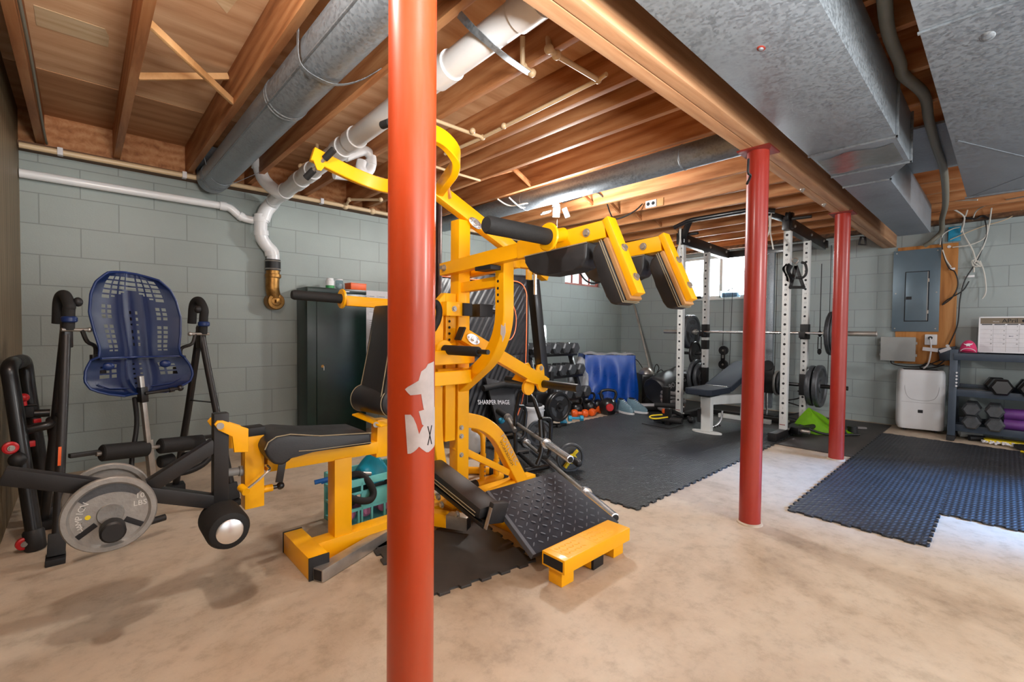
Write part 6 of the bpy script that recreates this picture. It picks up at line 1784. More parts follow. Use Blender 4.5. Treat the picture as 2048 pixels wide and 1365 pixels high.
# coiled straps, gym bag, black cabinet, metal pole
for k in range(5):
    c = V((5.72, 3.0, .06 + k * .055)) + V((.02 * math.sin(k * 3), .02 * math.cos(k * 2), 0))
    rr_ = .17 - .012 * (k % 2) - .006 * k
    t = MB().tube([c + V((rr_ * math.cos(a), rr_ * .8 * math.sin(a), .006 * math.sin(3 * a + k))) for a in [j * PI / 16 for j in range(32)]], .028, 10, closed=True).build('coiled_rope', 'greyfabric' if k != 1 else pbr('brown_strap', (120, 92, 80), .7))
    tag(t, ['bottom', 'second from bottom, brownish', 'middle', 'fourth', 'topmost'][k] + ' coil of the grey strap pile behind the left rack post', 'rope', 'coiled straps behind the rack')
bg_ = thing('punching_bag', 'black heavy bag lying on the floor with worn white lettering', 'punching bag', (6.25, 3.35, 0))
c0, c1 = V((5.662, 3.239, 0.274)), V((6.317, 3.114, 0.454))
c0.z = max(c0.z, .20); 
def bag(a, b):
    ax = (c1 - c0); x, y, z = frame_from(ax)
    r = .185 * (1 if .06 < b < .75 else (.8 + b / .06 * .2 if b <= .06 else 1 - (b - .75) / .25 * .55)) + .008 * math.sin(a * 31 + b * 17)
    return c0 + ax * b + x * r * math.cos(2 * PI * a) + y * r * math.sin(2 * PI * a)
sh_ = MB().grid(bag, 40, 24).build('shell', 'vinyl', bg_)
MB().lathe([(.0, .0), (.15, .0), (.17, -.004), (.185, .012)], c0, c1 - c0, 28, cap=False).build('end_panel', 'vinyl', bg_)
ax = (c1 - c0).normalized(); vw = V((-.682, -.731, .1)).normalized(); vw = (vw - ax * vw.dot(ax)).normalized()
add_text(MB(), 'BO XING', .085, c0 + (c1 - c0) * .38 + vw * .196, ax, vw.cross(ax) * (1 if vw.cross(ax).z > 0 else -1), .004).build('worn_lettering', 'greyink', bg_)
t = thing('speaker_cabinet', 'black box cabinet on the floor right of the blue tarp', 'cabinet', V((5.881, 3.486, 0.000)))
c = V((5.641, 3.320, 0.000)) + V((.50, .22, 0)); c.z = 0
R2 = Matrix((bx, by, V((0, 0, 1)))).transposed()
MB().box(c + V((0, 0, .23)), (.40, .34, .46), 0, .006, R2).build('body', 'black', t)
MB().box(c - by * .172 + V((0, 0, .23)) - bx * .02, (.02, .006, .44), 0, .001, R2).build('corner_strip', 'blacksat', t)
MB().box(c - by * .17 - bx * .11 + V((0, 0, .23)), (.15, .006, .40), 0, .002, R2).build('front_grille', 'foam', t)
c2 = c + V((0, 0, .46))
t = thing('silver_bowl', 'upturned silver bowl on the black cabinet', 'bowl', c2)
MB().lathe([(.11, 0), (.115, .004), (.10, .05), (.06, .085), (0, .095)], c2 - bx * .09, (0, 0, 1), 26, cap=False).build('bowl', 'steel', t)
t = MB().tube([c2 + bx * .02 + V((0, 0, .01)), c2 + bx * .03 + V((0, 0, .10)), c2 + bx * .06 + V((0, 0, .14)), c2 + bx * .09 + V((0, 0, .08)), c2 + bx * .06 + V((0, 0, .01)), c2 + bx * .12 + V((0, 0, .06)), c2 + bx * .17 + V((0, 0, .02))], .007, 8, sm=5).build('cable_tangle', 'blackwire'); tag(t, 'tangle of black cable on the black cabinet', 'cable')
t = thing('metal_pole', 'long thin metal pole leaning in the corner on the far wall', 'pole', (6.750, 3.902, 0.339))
pa_, pb2 = V((6.620, 3.826, 0.338)), V((7.050, 4.512, 1.764)); pa_ = pa_ + (pa_ - pb2) * ((pa_.z - .02) / (pb2.z - pa_.z))
MB().cyl(pa_, pb2, .016, seg=14).build('pole', 'steel', t)
MB().cyl(pa_, pa_ + (pb2 - pa_) * .03, .024, seg=14).build('end_cap', 'rubber', t)
t = MB().tube([(5.917, 3.768, 0.692), (6.075, 3.756, 0.642), (6.155, 3.675, 0.471), (6.074, 3.542, 0.339), (5.826, 3.425, 0.191), (5.685, 3.418, 0.135)], .006, 8, sm=5).build('loose_cable', 'blackwire'); tag(t, 'loose black cable looping over the black cabinet to the floor', 'cable')
t = thing('folded_board', 'flat folded board with pale papers on the floor before the black cabinet', 'board', V((5.721, 3.253, 0.000)))
p = V((5.697, 3.224, 0.000)); p.z = .012
MB().box(p + V((0, 0, .04)), (.55, .20, .05), math.radians(47 - 90), .006).build('board', 'black', t)
MB().box(p + V((0, 0, .075)) - bx * .08, (.26, .12, .02), math.radians(47 - 84), .003).build('papers', 'paper', t)
# ---- things at the right of the rack
t = thing('lime_hammock', 'lime green fabric sling bundled on the floor behind the farthest red column', 'sling', (6.0, 1.3, .01))
lc = V((5.864, 1.311, 0.000)); 
def lime(a, b):
    x = (a - .5) * .62; h = .27 * max(0, 1 - abs(2 * a - .62) * (1.5 if a < .31 else .8)) * (b ** .7)
    return lc + bx * x - by * (.10 - .20 * b) + V((0, 0, .012 + max(0, h) + .012 * math.sin(a * 14 + b * 6)))
MB().grid(lime, 30, 14, .006).build('fabric', 'lime', t)
MB().bar(lc - bx * .02 - by * .11 + V((0, 0, .28)), lc + bx * .13 - by * .14 + V((0, 0, .02)), .05, .02, (0, 0, 1), .006).build('strap', 'rubber', t)
MB().tube([lc - bx * .34 - by * .10 + V((0, 0, .11)), lc - bx * .1 - by * .15 + V((0, 0, .03)), lc + bx * .25 - by * .16 + V((0, 0, .03))], .012, 10, sm=4).build('edge_cord', 'rubber', t)
t = MB().tube([(6.25 + .11 * math.cos(k * .5) , 1.72 + .10 * math.sin(k * .5), .03 + .014 * k) for k in range(26)], .008, 8).build('cable_coil', 'blackwire'); tag(t, 'black cable coil on the floor between the right rack posts', 'cable')
t = thing('landmine_pivot', 'black floor pivot with bolts at the right front foot of the rack', 'rack attachment', V((5.502, 1.498, 0.000)))
a0 = V((5.390, 1.476, 0.000)); a0.z = .011
MB().bar(a0 + V((0, 0, .06)), a0 + V((.22, -.05, .06)), .08, .07).build('body', 'black', t)
MB().cyl(a0 + V((.05, -.12, .06)), a0 + V((.05, .03, .06)), .02).bolt(a0 + V((.05, -.12, .06)), (0, -1, 0), .016).build('axle', 'steel', t)
MB().cyl(a0 + V((.2, -.05, .07)), a0 + V((.42, -.10, .07)), .03, seg=16).build('tube', 'blacksat', t)
t = thing('hand_gripper', 'small black and white tool on the mat right of the farthest red column', 'tool', V((6.127, 1.086, 0.000)))
MB().cyl(V((6.038, 1.100, 0.000)) + V((0, 0, .02)), V((6.038, 1.100, 0.000)) + V((0, 0, .09)), .045, seg=18).build('spool', 'rubber', t)
MB().bar(V((6.369, 1.209, 0.000)) + V((0, 0, .02)), V((6.468, 1.056, 0.000)) + V((0, 0, .02)), .05, .02).build('strap', 'greyfabric', t)
# window sill items
sc = V((7.060, 2.823, 1.640)); 
t = thing('sill_tub', 'clear tub of blue and white odds and ends on the window sill', 'tub', (7.04, sc.y, 1.60))
MB().bb((7.00, sc.y - .14, 1.604), (7.09, sc.y + .12, 1.70), .01).build('tub', 'tintglass', t)
MB().bb((7.01, sc.y - .12, 1.608), (7.08, sc.y + .10, 1.67), .01).build('contents', pbr('mixed_contents', (120, 150, 180), .6, 0, .5, 40), t)
MB().tube([(7.03, sc.y + .02, 1.69), (7.03, sc.y - .02, 1.75), (7.04, sc.y - .03, 1.72), (7.04, sc.y + .06, 1.70)], .006, 8, sm=3).build('tool', 'ink', t)
t = MB().box((7.05, 3.35, 1.612), (.06, .22, .022), .05, .006).box((7.05, 3.32, 1.632), (.05, .12, .018), .2, .006).build('sunglasses_case', 'ink'); tag(t, 'flat dark case lying on the left of the window sill', 'case')

# ================================================================== RIGHT WALL
WX = W2
# plywood backboard
bo = MB().bb((WX - .03, .385, .74), (WX - .002, .90, 2.10), .002).build('backboard', wood('backboard_ply', (140, 84, 36), (186, 124, 64), (206, 150, 90), (8, 8, .7), .5)); tag(bo, 'orange-brown plywood backboard behind the electrical panel', 'board')
MB().cyl((WX - .03, .46, 2.06), (WX - .034, .46, 2.06), .016, seg=18).build('screw_washer', 'white', bo)
MB().cyl((WX - .03, .445, .96), (WX - .034, .445, .96), .016, seg=18).build('screw_washer', 'white', bo)
ep = thing('electrical_panel', 'grey-blue metal electrical panel on the plywood backboard', 'electrical panel', (WX - .06, .73, 1.12))
x1 = WX - .03; xf = x1 - .018
MB().bb((xf, .522, 1.115), (x1, .935, 2.06), .004).build('cover', 'panelgrey', ep)
do = MB().bb((xf - .012, .62, 1.24), (xf, .815, 1.80), .003).build('door', 'panelgrey', ep)
MB().bb((xf - .001, .611, 1.231), (xf - .0002, .824, 1.809)).build('door_gap', 'ink', ep)
MB().bb((xf - .0135, .622, 1.242), (xf - .0118, .627, 1.798)).build('door_lip', 'steel', do)
MB().bb((xf - .016, .76, 1.485), (xf - .010, .81, 1.52), .002).build('latch', 'ink', do)
m = MB()
for z in (1.34, 1.70): MB().bb((xf - .013, .612, z - .02), (xf - .008, .622, z + .02), .001).build('hinge', 'steel', do)
for v, z in ((.55, 2.03), (.905, 2.03), (.55, 1.15), (.905, 1.15), (.55, 1.56), (.905, 1.56)):
    MB().cyl((xf, v, z), (xf - .004, v, z), .007, seg=12).build('screw', 'steel', ep)
bx_ = thing('junction_box', 'light grey square utility box on the wall under the electrical panel', 'utility box', (WX - .06, .86, .76))
MB().bb((WX - .12, .71, .775), (WX - .0, 1.015, 1.045), .01).build('body', 'boxgrey', bx_)
MB().bb((WX - .128, .705, .77), (WX - .12, 1.02, 1.05), .004).build('lid', 'boxgrey', bx_)
for v in (.705, 1.02):
    for z in (.84, .98): MB().bb((WX - .115, v - .012, z - .015), (WX - .09, v + .012, z + .015), .002).build('latch', 'boxgrey', bx_)
ou = thing('wall_outlet', 'white weatherproof outlet with a black plug on the backboard', 'outlet', (WX - .05, .58, .98))
MB().bb((WX - .07, .53, .965), (WX - .03, .635, 1.085), .008).build('box', 'white', ou)
MB().cyl((WX - .07, .585, 1.045), (WX - .10, .585, 1.045), .018, seg=18).build('plug', 'ink', ou)
t = MB().tube([(WX - .10, .585, 1.045), (WX - .11, .58, 1.0), (WX - .10, .575, .90), (WX - .14, .59, .76), (6.86, .62, .705)], .008, 8, sm=4).build('power_cable', 'white'); tag(t, 'white power cord dropping from the outlet to the dehumidifier', 'cord')
# black router with papers
rt = thing('router_box', 'dark grey router with white labels hanging beside the outlet', 'router', (WX - .06, .47, .83))
MB().prism([(WX - .10, .52, .93), (WX - .10, .37, .96), (WX - .10, .42, .80), (WX - .10, .50, .79)], (.07, 0, 0), .006).build('body', 'shelfblue', rt)
MB().box((WX - .105, .46, .915), (.003, .10, .035), .0, 0, Matrix.Rotation(-.5, 3, 'X')).build('label', 'paper', rt)
MB().box((WX - .12, .58, .915), (.003, .13, .04), .0, 0, Matrix.Rotation(.1, 3, 'X')).build('manual', 'paper', rt)
def wire(pts, r, mat, label, sm=6):
    o = MB().tube(pts, r, 8, sm=sm).build('cable', mat); return tag(o, label, 'cable', 'loose wires on the right wall')
wire([(WX - .08, .44, .84), (WX - .10, .60, .74), (WX - .12, .75, .71), (WX - .11, .90, .73), (WX - .08, .93, .775)], .006, 'blackwire', 'black wire from under the utility box to the router')
wire([(WX - .08, .43, .84), (WX - .08, .38, .66), (WX - .10, .34, .52)], .006, 'blackwire', 'black wire sagging from the router behind the shelf')
wire([(WX - .10, .46, .80), (WX - .12, .52, .74), (WX - .11, .60, .76), (WX - .12, .66, .70), (WX - .1, .56, .71), (WX - .11, .46, .75)], .007, 'blackwire', 'bundle of black wires behind the dehumidifier top')
Wp = lambda x, y, u=7.03: None
wire([(7.000, 0.518, 2.358), (7.000, 0.522, 2.193), (7.000, 0.505, 1.998), (7.000, 0.456, 1.827), (7.000, 0.403, 1.768), (7.000, 0.376, 1.630), (7.000, 0.416, 1.495), (7.000, 0.494, 1.415), (7.000, 0.455, 1.469), (7.000, 0.339, 1.562), (7.000, 0.291, 1.662)], .006, 'blackwire', 'black wire curling across the right edge of the backboard')
wire([(7.000, 0.187, 2.304), (7.000, 0.172, 2.144), (7.000, 0.232, 1.887), (7.000, 0.322, 1.680), (7.000, 0.356, 1.465), (7.000, 0.369, 1.193), (7.000, 0.431, 0.972)], .006, 'blackwire', 'long black wire hanging down the wall to the router')
wire([(6.600, 0.630, 2.485), (6.700, 0.480, 2.449), (6.900, 0.355, 2.368), (6.950, 0.344, 2.294), (7.000, 0.367, 2.198)], .008, 'wire', 'white wire bending down at the end of the trunk duct')
wire([(6.600, 0.622, 2.478), (6.300, 0.416, 2.411), (6.200, 0.220, 2.363)], .007, 'wire', 'white wire running along the joists toward the return duct')
wire([(6.950, 0.320, 2.424), (7.000, 0.356, 2.224), (7.000, 0.273, 1.998), (7.000, 0.243, 1.861)], .007, 'wire', 'white wire tied in the knotted bundle on the wall')
wire([(6.950, 0.141, 2.412), (7.000, 0.156, 2.246), (7.000, 0.188, 2.041), (7.000, 0.251, 1.862), (7.000, 0.255, 1.756)], .007, 'wire', 'white wire hanging from the joist into the knotted bundle')
wire([(7.000, 0.430, 2.044), (7.000, 0.293, 2.054), (7.000, 0.182, 2.119), (7.000, 0.167, 2.248)], .006, 'wire', 'white wire sagging from the backboard to the right')
wire([(7.000, 0.532, 2.084), (7.000, 0.510, 2.192), (7.000, 0.435, 2.246), (7.000, 0.376, 2.254)], .006, 'wire', 'white wire arching over the top of the backboard')
wire([(7.000, 0.510, 2.026), (7.000, 0.478, 1.912), (7.000, 0.436, 1.826)], .007, 'wire', 'short pale wire pair by the backboard edge')
wire([(7.000, 0.213, 1.874), (7.000, 0.180, 1.750), (7.000, 0.161, 1.590), (7.000, 0.167, 1.511), (7.000, 0.188, 1.469)], .006, 'wire', 'white wire tail hanging lowest on the wall')
wire([(6.980, 0.280, 2.316), (6.900, 0.242, 2.400), (6.600, 0.112, 2.396), (6.300, -0.097, 2.356)], .006, 'wire', 'white wire rising to the right along the wall top')
wire([(7.000, 0.452, 2.129), (7.000, 0.222, 2.230), (7.000, 0.042, 2.280), (7.000, -0.074, 2.361)], .004, 'cpvc', 'thin tan wire stretched along the wall top')
wire([(6.950, 0.356, 2.350), (6.950, 0.261, 2.318), (6.950, 0.205, 2.340), (6.950, 0.157, 2.301)], .010, 'blackwire', 'dark knot of wires under the last joist')
kn = MB()
rn = random.Random(5)
kc = V((6.990, 0.239, 1.849))
for k in range(5):
    a0 = rn.random() * 6
    kn.tube([kc + V((.01 * math.sin(a0 + j), .035 * math.cos(a0 + j * .9), .04 * math.sin(j * 1.1 + a0))) for j in range(8)], .005, 8, sm=4)
tag(kn.build('cable_knot', 'wire'), 'knotted bundle of white wires hanging on the wall', 'cable')
sp = MB().box((7.020, 0.429, 1.810), (.02, .05, .022), 0, .003); tag(sp.build('wire_splitter', 'white'), 'small white splitter by the backboard edge', 'splitter')
sp = MB().box((7.020, 0.286, 1.717), (.02, .07, .025), 0, .003); tag(sp.build('wire_splitter', 'white'), 'white splitter hanging under the knotted wires', 'splitter')
bt = MB().box((7.050, 0.420, 2.197), (.01, .10, .16), 0, .002); tag(bt.build('blue_card', 'bluedb'), 'light blue card fixed to the wall top behind the wires', 'card')
# triangular carabiner handle hanging from the beam
t = thing('triangle_grip', 'black triangular handle hanging by the far end of the beam', 'handle', (6.400, 1.132, 2.137))
MB().tube([(6.400, 1.141, 2.172), (6.400, 1.158, 2.090), (6.400, 1.094, 2.076), (6.400, 1.105, 2.161)], .012, 10, closed=True).build('grip', 'rubber', t)
MB().cyl((6.400, 1.128, 2.170), (6.400, 1.243, 2.174), .005, seg=8).build('wire', 'steel', t)

# ---- dehumidifier
dh0, dh1 = V((6.690, 0.799, 0.000)), V((6.866, 0.454, 0.000))
dc = V((6.86, .645, 0))
de = thing('dehumidifier', 'white floor-standing dehumidifier with a rounded front line', 'dehumidifier', dc)
dx = V((.20, -.98, 0)).normalized(); dy = V((.98, .20, 0)).normalized()
DW, DD, DH = .40, .24, .66
def dpoly(k, z, sx=1.0):
    pts = []
    for cx_, cy_, a0 in ((-1, -1, PI), (1, -1, 1.5 * PI), (1, 1, 0), (-1, 1, .5 * PI)):
        for j in range(6):
            a = a0 + j * PI / 10
            pts.append(dc + dx * (cx_ * (DW / 2 - .045) + .045 * math.cos(a)) * k + dy * (cy_ * (DD / 2 - .045) + .045 * math.sin(a)) * k + V((0, 0, z)))
    return pts
m = MB()
rings = [[m.bm.verts.new(p) for p in dpoly(k, z)] for k, z in ((.93, .035), (.97, .045), (1.0, .10), (1.0, .50), (.985, .64), (.96, .675), (.90, .69))]
for A, Bq in zip(rings, rings[1:]):
    for j in range(len(A)): m.bm.faces.new((A[j], A[(j + 1) % len(A)], Bq[(j + 1) % len(A)], Bq[j]))
m.bm.faces.new(rings[0]); m.bm.faces.new(rings[-1])
dbody = m.build('body', 'white', de)
fy = -DD / 2 - .0008
def DPt(a, z): return dc + dx * a + dy * (fy + (.02 * max(0, (z - .5)) / .19)) + V((0, 0, z))
ln = [DPt(-.135, .655), DPt(-.142, .50)] + [DPt(-.142 + .06 * (1 - math.cos(t)) , .47 - .12 * math.sin(t)) for t in [k * PI / 16 for k in range(1, 9)]]
ln = [DPt(-.135, .655), DPt(-.142, .55), DPt(-.14, .47), DPt(-.12, .40), DPt(-.08, .365), DPt(0, .355), DPt(.08, .365), DPt(.12, .40), DPt(.14, .47), DPt(.142, .55), DPt(.135, .655)]
MB().tube(ln, .0018, 6, sm=5).build('front_line', 'greyink', de)
MB().tube([DPt(-.165, .335), DPt(0, .33), DPt(.165, .335)], .0012, 6).build('tank_seam', 'greyink', de)
R3 = Matrix((dx, dy, V((0, 0, 1)))).transposed()
MB().box(DPt(-.005, .235), (.042, .004, .034), 0, .0015, R3).build('water_window', 'ink', de)
add_text(MB(), 'EGK', .026, DPt(-.005, .60) - dy * .002, dx, (0, 0, 1), .002, 1.3).build('lettering', 'ink', de)
MB().box(dc + V((0, 0, .685)), (.30, .18, .014), 0, .006, R3).build('top_grille', 'ink', de)
for a, b in ((-.13, -.08), (.13, -.08), (-.13, .08), (.13, .08)):
    MB().ball(dc + dx * a + dy * b + V((0, 0, .028)), .017, 12, 8).build('castor', 'ink', de)

# ---- dumbbell shelf
sh = thing('dumbbell_shelf', 'slate blue steel three-tier shelf of dumbbells at the right edge', 'shelf', (6.78, -.3, .01))
VF, VB = .385, -1.15
for u in (6.60, 6.98):
    for v in (VF - .02, VB):
        top = .93 if u > 6.7 else .93
        MB().bar((u - (.05 if u < 6.7 else 0), v, .011), (u + (.02 if u < 6.7 else 0), v, top), .06, .06, (1, 0, 0)).build('upright', 'shelfblue', sh)
for v in (VF - .02, VB): MB().bar((6.46, v, .03), (7.03, v, .03), .062, .045).build('foot', 'ink', sh)
for z in (.86, .49, .13):
    MB().bar((6.585, VF - .02, z), (6.585, VB, z), .035, .07).build('front_rail', 'shelfblue', sh)
    MB().bar((6.98, VF - .02, z + .03), (6.98, VB, z + .03), .035, .07).build('rear_rail', 'shelfblue', sh)
    MB().bb((6.59, VB, z - .004), (6.98, VF - .02, z + .008), .002).build('tray', 'shelfblue', sh)
m = MB()
for k in range(5): m.cyl((6.552, .40, .55 + k * .038), (6.55, .40, .55 + k * .038), .008, seg=12)
for k in range(5): MB().cyl((6.556 + .003 * k, .338, .56 + k * .034), (6.536 + .003 * k, .338, .56 + k * .034), .0085, seg=12).build('slot', 'paper', sh)
m.bm.free()
# dumbbells on the shelf
D2 = hexdb(.072, .10, .06, 'grey hex dumbbell', 'grey hex dumbbells low on the shelf')
D2.rotation_euler = (0, 0, -PI / 2)
D2.location = (6.66, .22, .141); D2['label'] = 'grey hex dumbbell, lower left of the four stacked low on the slate shelf'
for (v, z, lb) in ((.055, .141, 'lower right'), (.225, .268, 'upper left'), (.06, .268, 'upper right')):
    dup(D2, (6.70 if z > .2 else 6.66, v, z), -PI / 2, 'grey hex dumbbell, %s of the four stacked low on the slate shelf' % lb)
D3 = hexdb(.088, .13, .06, 'big', 'large black dumbbells on the middle shelf', 'black')
D3.rotation_euler = (0, 0, -PI / 2 + .15); D3.location = (6.70, .045, .50); D3['label'] = 'large black dumbbell on the middle shelf, left of two'
dup(D3, (6.70, -.165, .50), -PI / 2 + .05, 'large black dumbbell on the middle shelf, right of two')
t = MB().box((6.74, .20, .515), (.18, .28, .035), .1, .01).build('black_pad', 'vinyl'); tag(t, 'flat black pad on the left of the middle shelf', 'pad')
t = MB().bb((6.72, -.02, .20), (6.92, .24, .45), .01).build('black_box', 'ink'); 
bpy.data.objects.remove(t)
# calendar board
ca = thing('calendar_board', 'white dry-erase April calendar board standing on the slate shelf', 'calendar', (6.86, -.1, .9))
cx0, cx1, cz0, cz1 = .20, -.46, .905, 1.275
tilt = V((.10, 0, 1)).normalized()
def CB(v, z, l=0): return V((6.80, 0, .90)) + V((0, v, 0)) + tilt * (z - .90) + V((-1, 0, .10)).normalized() * l
MB().prism([CB(cx0, cz0), CB(cx1, cz0), CB(cx1, cz1), CB(cx0, cz1)], (.012, 0, 0), .001).build('board', 'paper', ca)
for a, b_, c, d in ((cx0, cx1, cz1 - .012, cz1), (cx0, cx1, cz0, cz0 + .008), (cx0, cx0 - .010, cz0, cz1), (cx1 + .010, cx1, cz0, cz1)):
    MB().prism([CB(a, c, .001), CB(b_, c, .001), CB(b_, d, .001), CB(a, d, .001)], V((-.003, 0, 0))).build('frame', 'white', ca)
MB().prism([CB(cx0 - .012, cz1 - .072, .001), CB(cx1 + .012, cz1 - .072, .001), CB(cx1 + .012, cz1 - .013, .001), CB(cx0 - .012, cz1 - .013, .001)], V((-.001, 0, 0))).build('header_strip', pbr('kraft_header', (120, 108, 92), .7), ca)
xd, yd = V((0, -1, 0)), tilt
hd = add_text(MB(), 'APril', .055, CB(-.02, cz1 - .044, .003), xd, yd, .0005); hd.build('month_lettering', 'ink', ca)
MB().cyl(CB(-.115, cz1 - .044, .002), CB(-.115, cz1 - .044, .003), .014, seg=18).build('ink_dot', 'ink', ca)
add_text(MB(), 'Month:', .016, CB(.075, cz1 - .052, .003), xd, yd, .0005).build('month_label', 'paper', ca)
g = MB()
cols = 7; cw = (cx0 - cx1 - .03) / cols
for c in range(1, cols):
    v = cx0 - .015 - c * cw
    g.prism([CB(v, cz0 + .01, .0012), CB(v - .0012, cz0 + .01, .0012), CB(v - .0012, cz1 - .09, .0012), CB(v, cz1 - .09, .0012)], V((-.0004, 0, 0)))
for r in range(1, 6):
    z = cz1 - .088 - r * .0445
    g.prism([CB(cx0 - .012, z, .0012), CB(cx1 + .012, z, .0012), CB(cx1 + .012, z + .0012, .0012), CB(cx0 - .012, z + .0012, .0012)], V((-.0004, 0, 0)))
g.build('grid_lines', 'greyink', ca)
wd = MB()
for c in range(cols):
    v = cx0 - .015 - (c + .5) * cw
    wd.prism([CB(v + cw * .42, cz1 - .084, .0016), CB(v - cw * .42, cz1 - .084, .0016), CB(v - cw * .42, cz1 - .075, .0016), CB(v + cw * .42, cz1 - .075, .0016)], V((-.0004, 0, 0)))
wd.build('weekday_bars', 'ink', ca)
dn = MB(); d = 1
for r in range(5):
    for c in range(cols):
        if d <= 30 and not (r == 0 and c < 1):
            add_text(dn, str(d), .014, CB(cx0 - .015 - (c + .85) * cw, cz1 - .1 - r * .0445, .0016), xd, yd, .0004); d += 1
dn.build('day_numbers', 'ink', ca)
add_text(MB(), 'BIKE', .016, CB(cx0 - .015 - 2.4 * cw, cz1 - .20, .002), xd, yd, .0005).build('blue_note', 'blueplastic', ca)
# pink cap
pc = thing('baseball_hat', 'pink cap with a white bird emblem on the left end of the slate shelf', 'cap', (6.66, .265, .90))
def cap(a, b):
    th = 2 * PI * a; ph = PI / 2 * b
    return V((6.69 + .075 * math.cos(ph) * math.cos(th), .265 + .065 * math.cos(ph) * math.sin(th), .905 + .125 * math.sin(ph) ** .9))
MB().grid(cap, 28, 12, 0).build('crown', 'pinkcap', pc)
MB().grid(lambda a, b: V((6.63 - .055 * b * math.sin(PI * a) - .01, .265 + .058 * math.cos(PI * a), .908 + .016 * math.sin(PI * a) - .004 * b)), 16, 6, .004).build('brim', 'pinkcap', pc)
MB().tube([(6.632 - .008 - .02 * math.sin(PI * k / 10), .265 + .054 * math.cos(PI * k / 10), .915 + .03 * math.sin(PI * k / 10)) for k in range(11)], .003, 6).build('white_trim', 'paper', pc)
em = MB()
em.prism([(6.612, .265 + y, .985 + z) for y, z in ((.035, .012), (.02, .004), (.008, .010), (-.004, .012), (-.02, .010), (-.035, .016), (-.028, .0), (-.012, -.006), (-.016, -.02), (.0, -.012), (.012, -.018), (.014, -.006), (.026, .0))], (.02, 0, 0))
em.build('bird_emblem', 'paper', pc)
# low clutter under the shelf
t = MB().cyl(V((6.745, 0.314, 0.000)) + V((0, 0, .055)), V((6.798, 0.153, 0.000)) + V((0, 0, .055)), .045, seg=24).build('grey_roller', 'boxgrey'); tag(t, 'grey cylindrical roller on the floor under the shelf', 'roller')
t = MB().cyl(V((6.637, 0.235, 0.000)) + V((0, 0, .03)), V((6.696, 0.129, 0.000)) + V((0, 0, .03)), .028, seg=18).build('black_roller', 'rubber'); tag(t, 'small black roller in front of the grey one', 'roller')
t = MB().box((6.66, -.02, .03), (.14, .30, .03), .1, .006).build('yellow_board', 'handle_yellow'); tag(t, 'flat yellow board on the floor under the shelf', 'board')
t = MB(); rn = random.Random(9)
for k in range(60): t.ball((6.50 + rn.random() * .12, -.12 + rn.random() * .26, .022 + rn.random() * .012), .011, 6, 4)
tag(t.build('foam_beads', 'paper'), 'scatter of pale foam pieces in front of the yellow board', 'foam pieces', kind='stuff')
t = MB().lathe([(.02, 0), (.10, .004), (.10, .03), (.02, .034)], (6.50, -.17, .012), (0, 0, 1), 24).build('black_disc', 'rubber'); tag(t, 'flat black disc on the mat under the right of the shelf', 'disc')
t = MB().tube([(6.30, -.12, .02), (6.24, -.18, .02), (6.26, -.26, .02), (6.34, -.30, .02)], .010, 8, sm=4).build('yellow_band', 'handle_yellow'); tag(t, 'yellow band curling on the mat at the right edge', 'band')
for k, (z, lb) in enumerate(((.185, 'lower rolled purple mat under the shelf'), (.285, 'upper purple mat under the shelf'))):
    t = MB().lathe([(.02, 0), (.055, .004), (.055, .62), (.02, .624)], (6.72, .0, z + .015), (0, -1, .04 * k), 24).build('yoga_mat', 'purple'); tag(t, lb, 'mat', 'purple mats on the shelf')
t = MB().tube([(3.80, -.36, .02), (3.76, -.40, .02), (3.70, -.44, .03), (3.62, -.45, .02)], .012, 8, sm=4).build('black_strap', 'rubber'); tag(t, 'black strap end lying at the lower right edge of the mats', 'strap')

# ================================================================== LAMP, OUTLET, CORDS ON THE JOISTS
lp = thing('led_lamp', 'lit folding LED panel lamp screwed into a ceiling socket', 'lamp', (3.28, 2.90, 2.12))
lc_ = V((3.435, 3.066, 2.369))
MB().lathe([(.05, .03), (.055, .0), (.045, -.02), (.03, -.03)], lc_ + V((0, 0, .02)), (0, 0, 1), 22).build('socket', 'boxgrey', lp)
MB().lathe([(.028, 0), (.028, -.03), (.04, -.035), (.04, -.06), (.02, -.065)], lc_ + V((0, 0, -.0)), (0, 0, 1), 22).build('hub', 'boxgrey', lp)
vd = V((-.682, -.731, 0)); vs_ = V((.731, -.682, 0))
hub = lc_ + V((0, 0, -.05))
def wing(c, nrm, up, w, h, lit):
    x = V(up).cross(V(nrm)).normalized(); n = V(nrm).normalized(); u = n.cross(x)
    Rw = Matrix((x, u, n)).transposed()
    a = MB().box(c, (w, h, .012), 0, .003, Rw).build('panel_frame', 'boxgrey', lp)
    MB().box(V(c) + n * .0068, (w * .86, h * .88, .002), 0, 0, Rw).build('diffuser', 'led', a)
wing(hub + vd * .05 + V((0, 0, -.075)), vd * .8 + V((0, 0, -.6)), (0, 0, 1), .07, .10, 1)
wing(hub + vs_ * .10 + V((0, 0, -.065)), vd * .45 - vs_ * .9 + V((0, 0, -.5)), (0, 0, 1), .07, .10, 1)
wing(hub - vs_ * .10 + V((0, 0, -.065)), vs_ * .3 - vd * .1 + V((0, 0, -1)), (0, 0, 1), .07, .10, 1)
MB().cyl(hub + V((.02, 0, -.13)), hub + V((.02, 0, -.30)), .0015, seg=6).ball(hub + V((.02, 0, -.305)), .006, 8, 6).build('pull_chain', 'steel', lp)
ol = thing('ceiling_outlet', 'white duplex outlet box on the joist face beyond the lamp', 'outlet', (4.285, 2.518, 2.397))
oc = V((4.285, 2.518, 2.397))
MB().box(oc, (.03, .12, .07), 0, .003).build('cover', 'white', ol)
for dv in (-.028, .028): MB().cyl(oc + V((-.015, dv, 0)), oc + V((-.018, dv, 0)), .018, seg=18).build('receptacle', 'ink', ol)
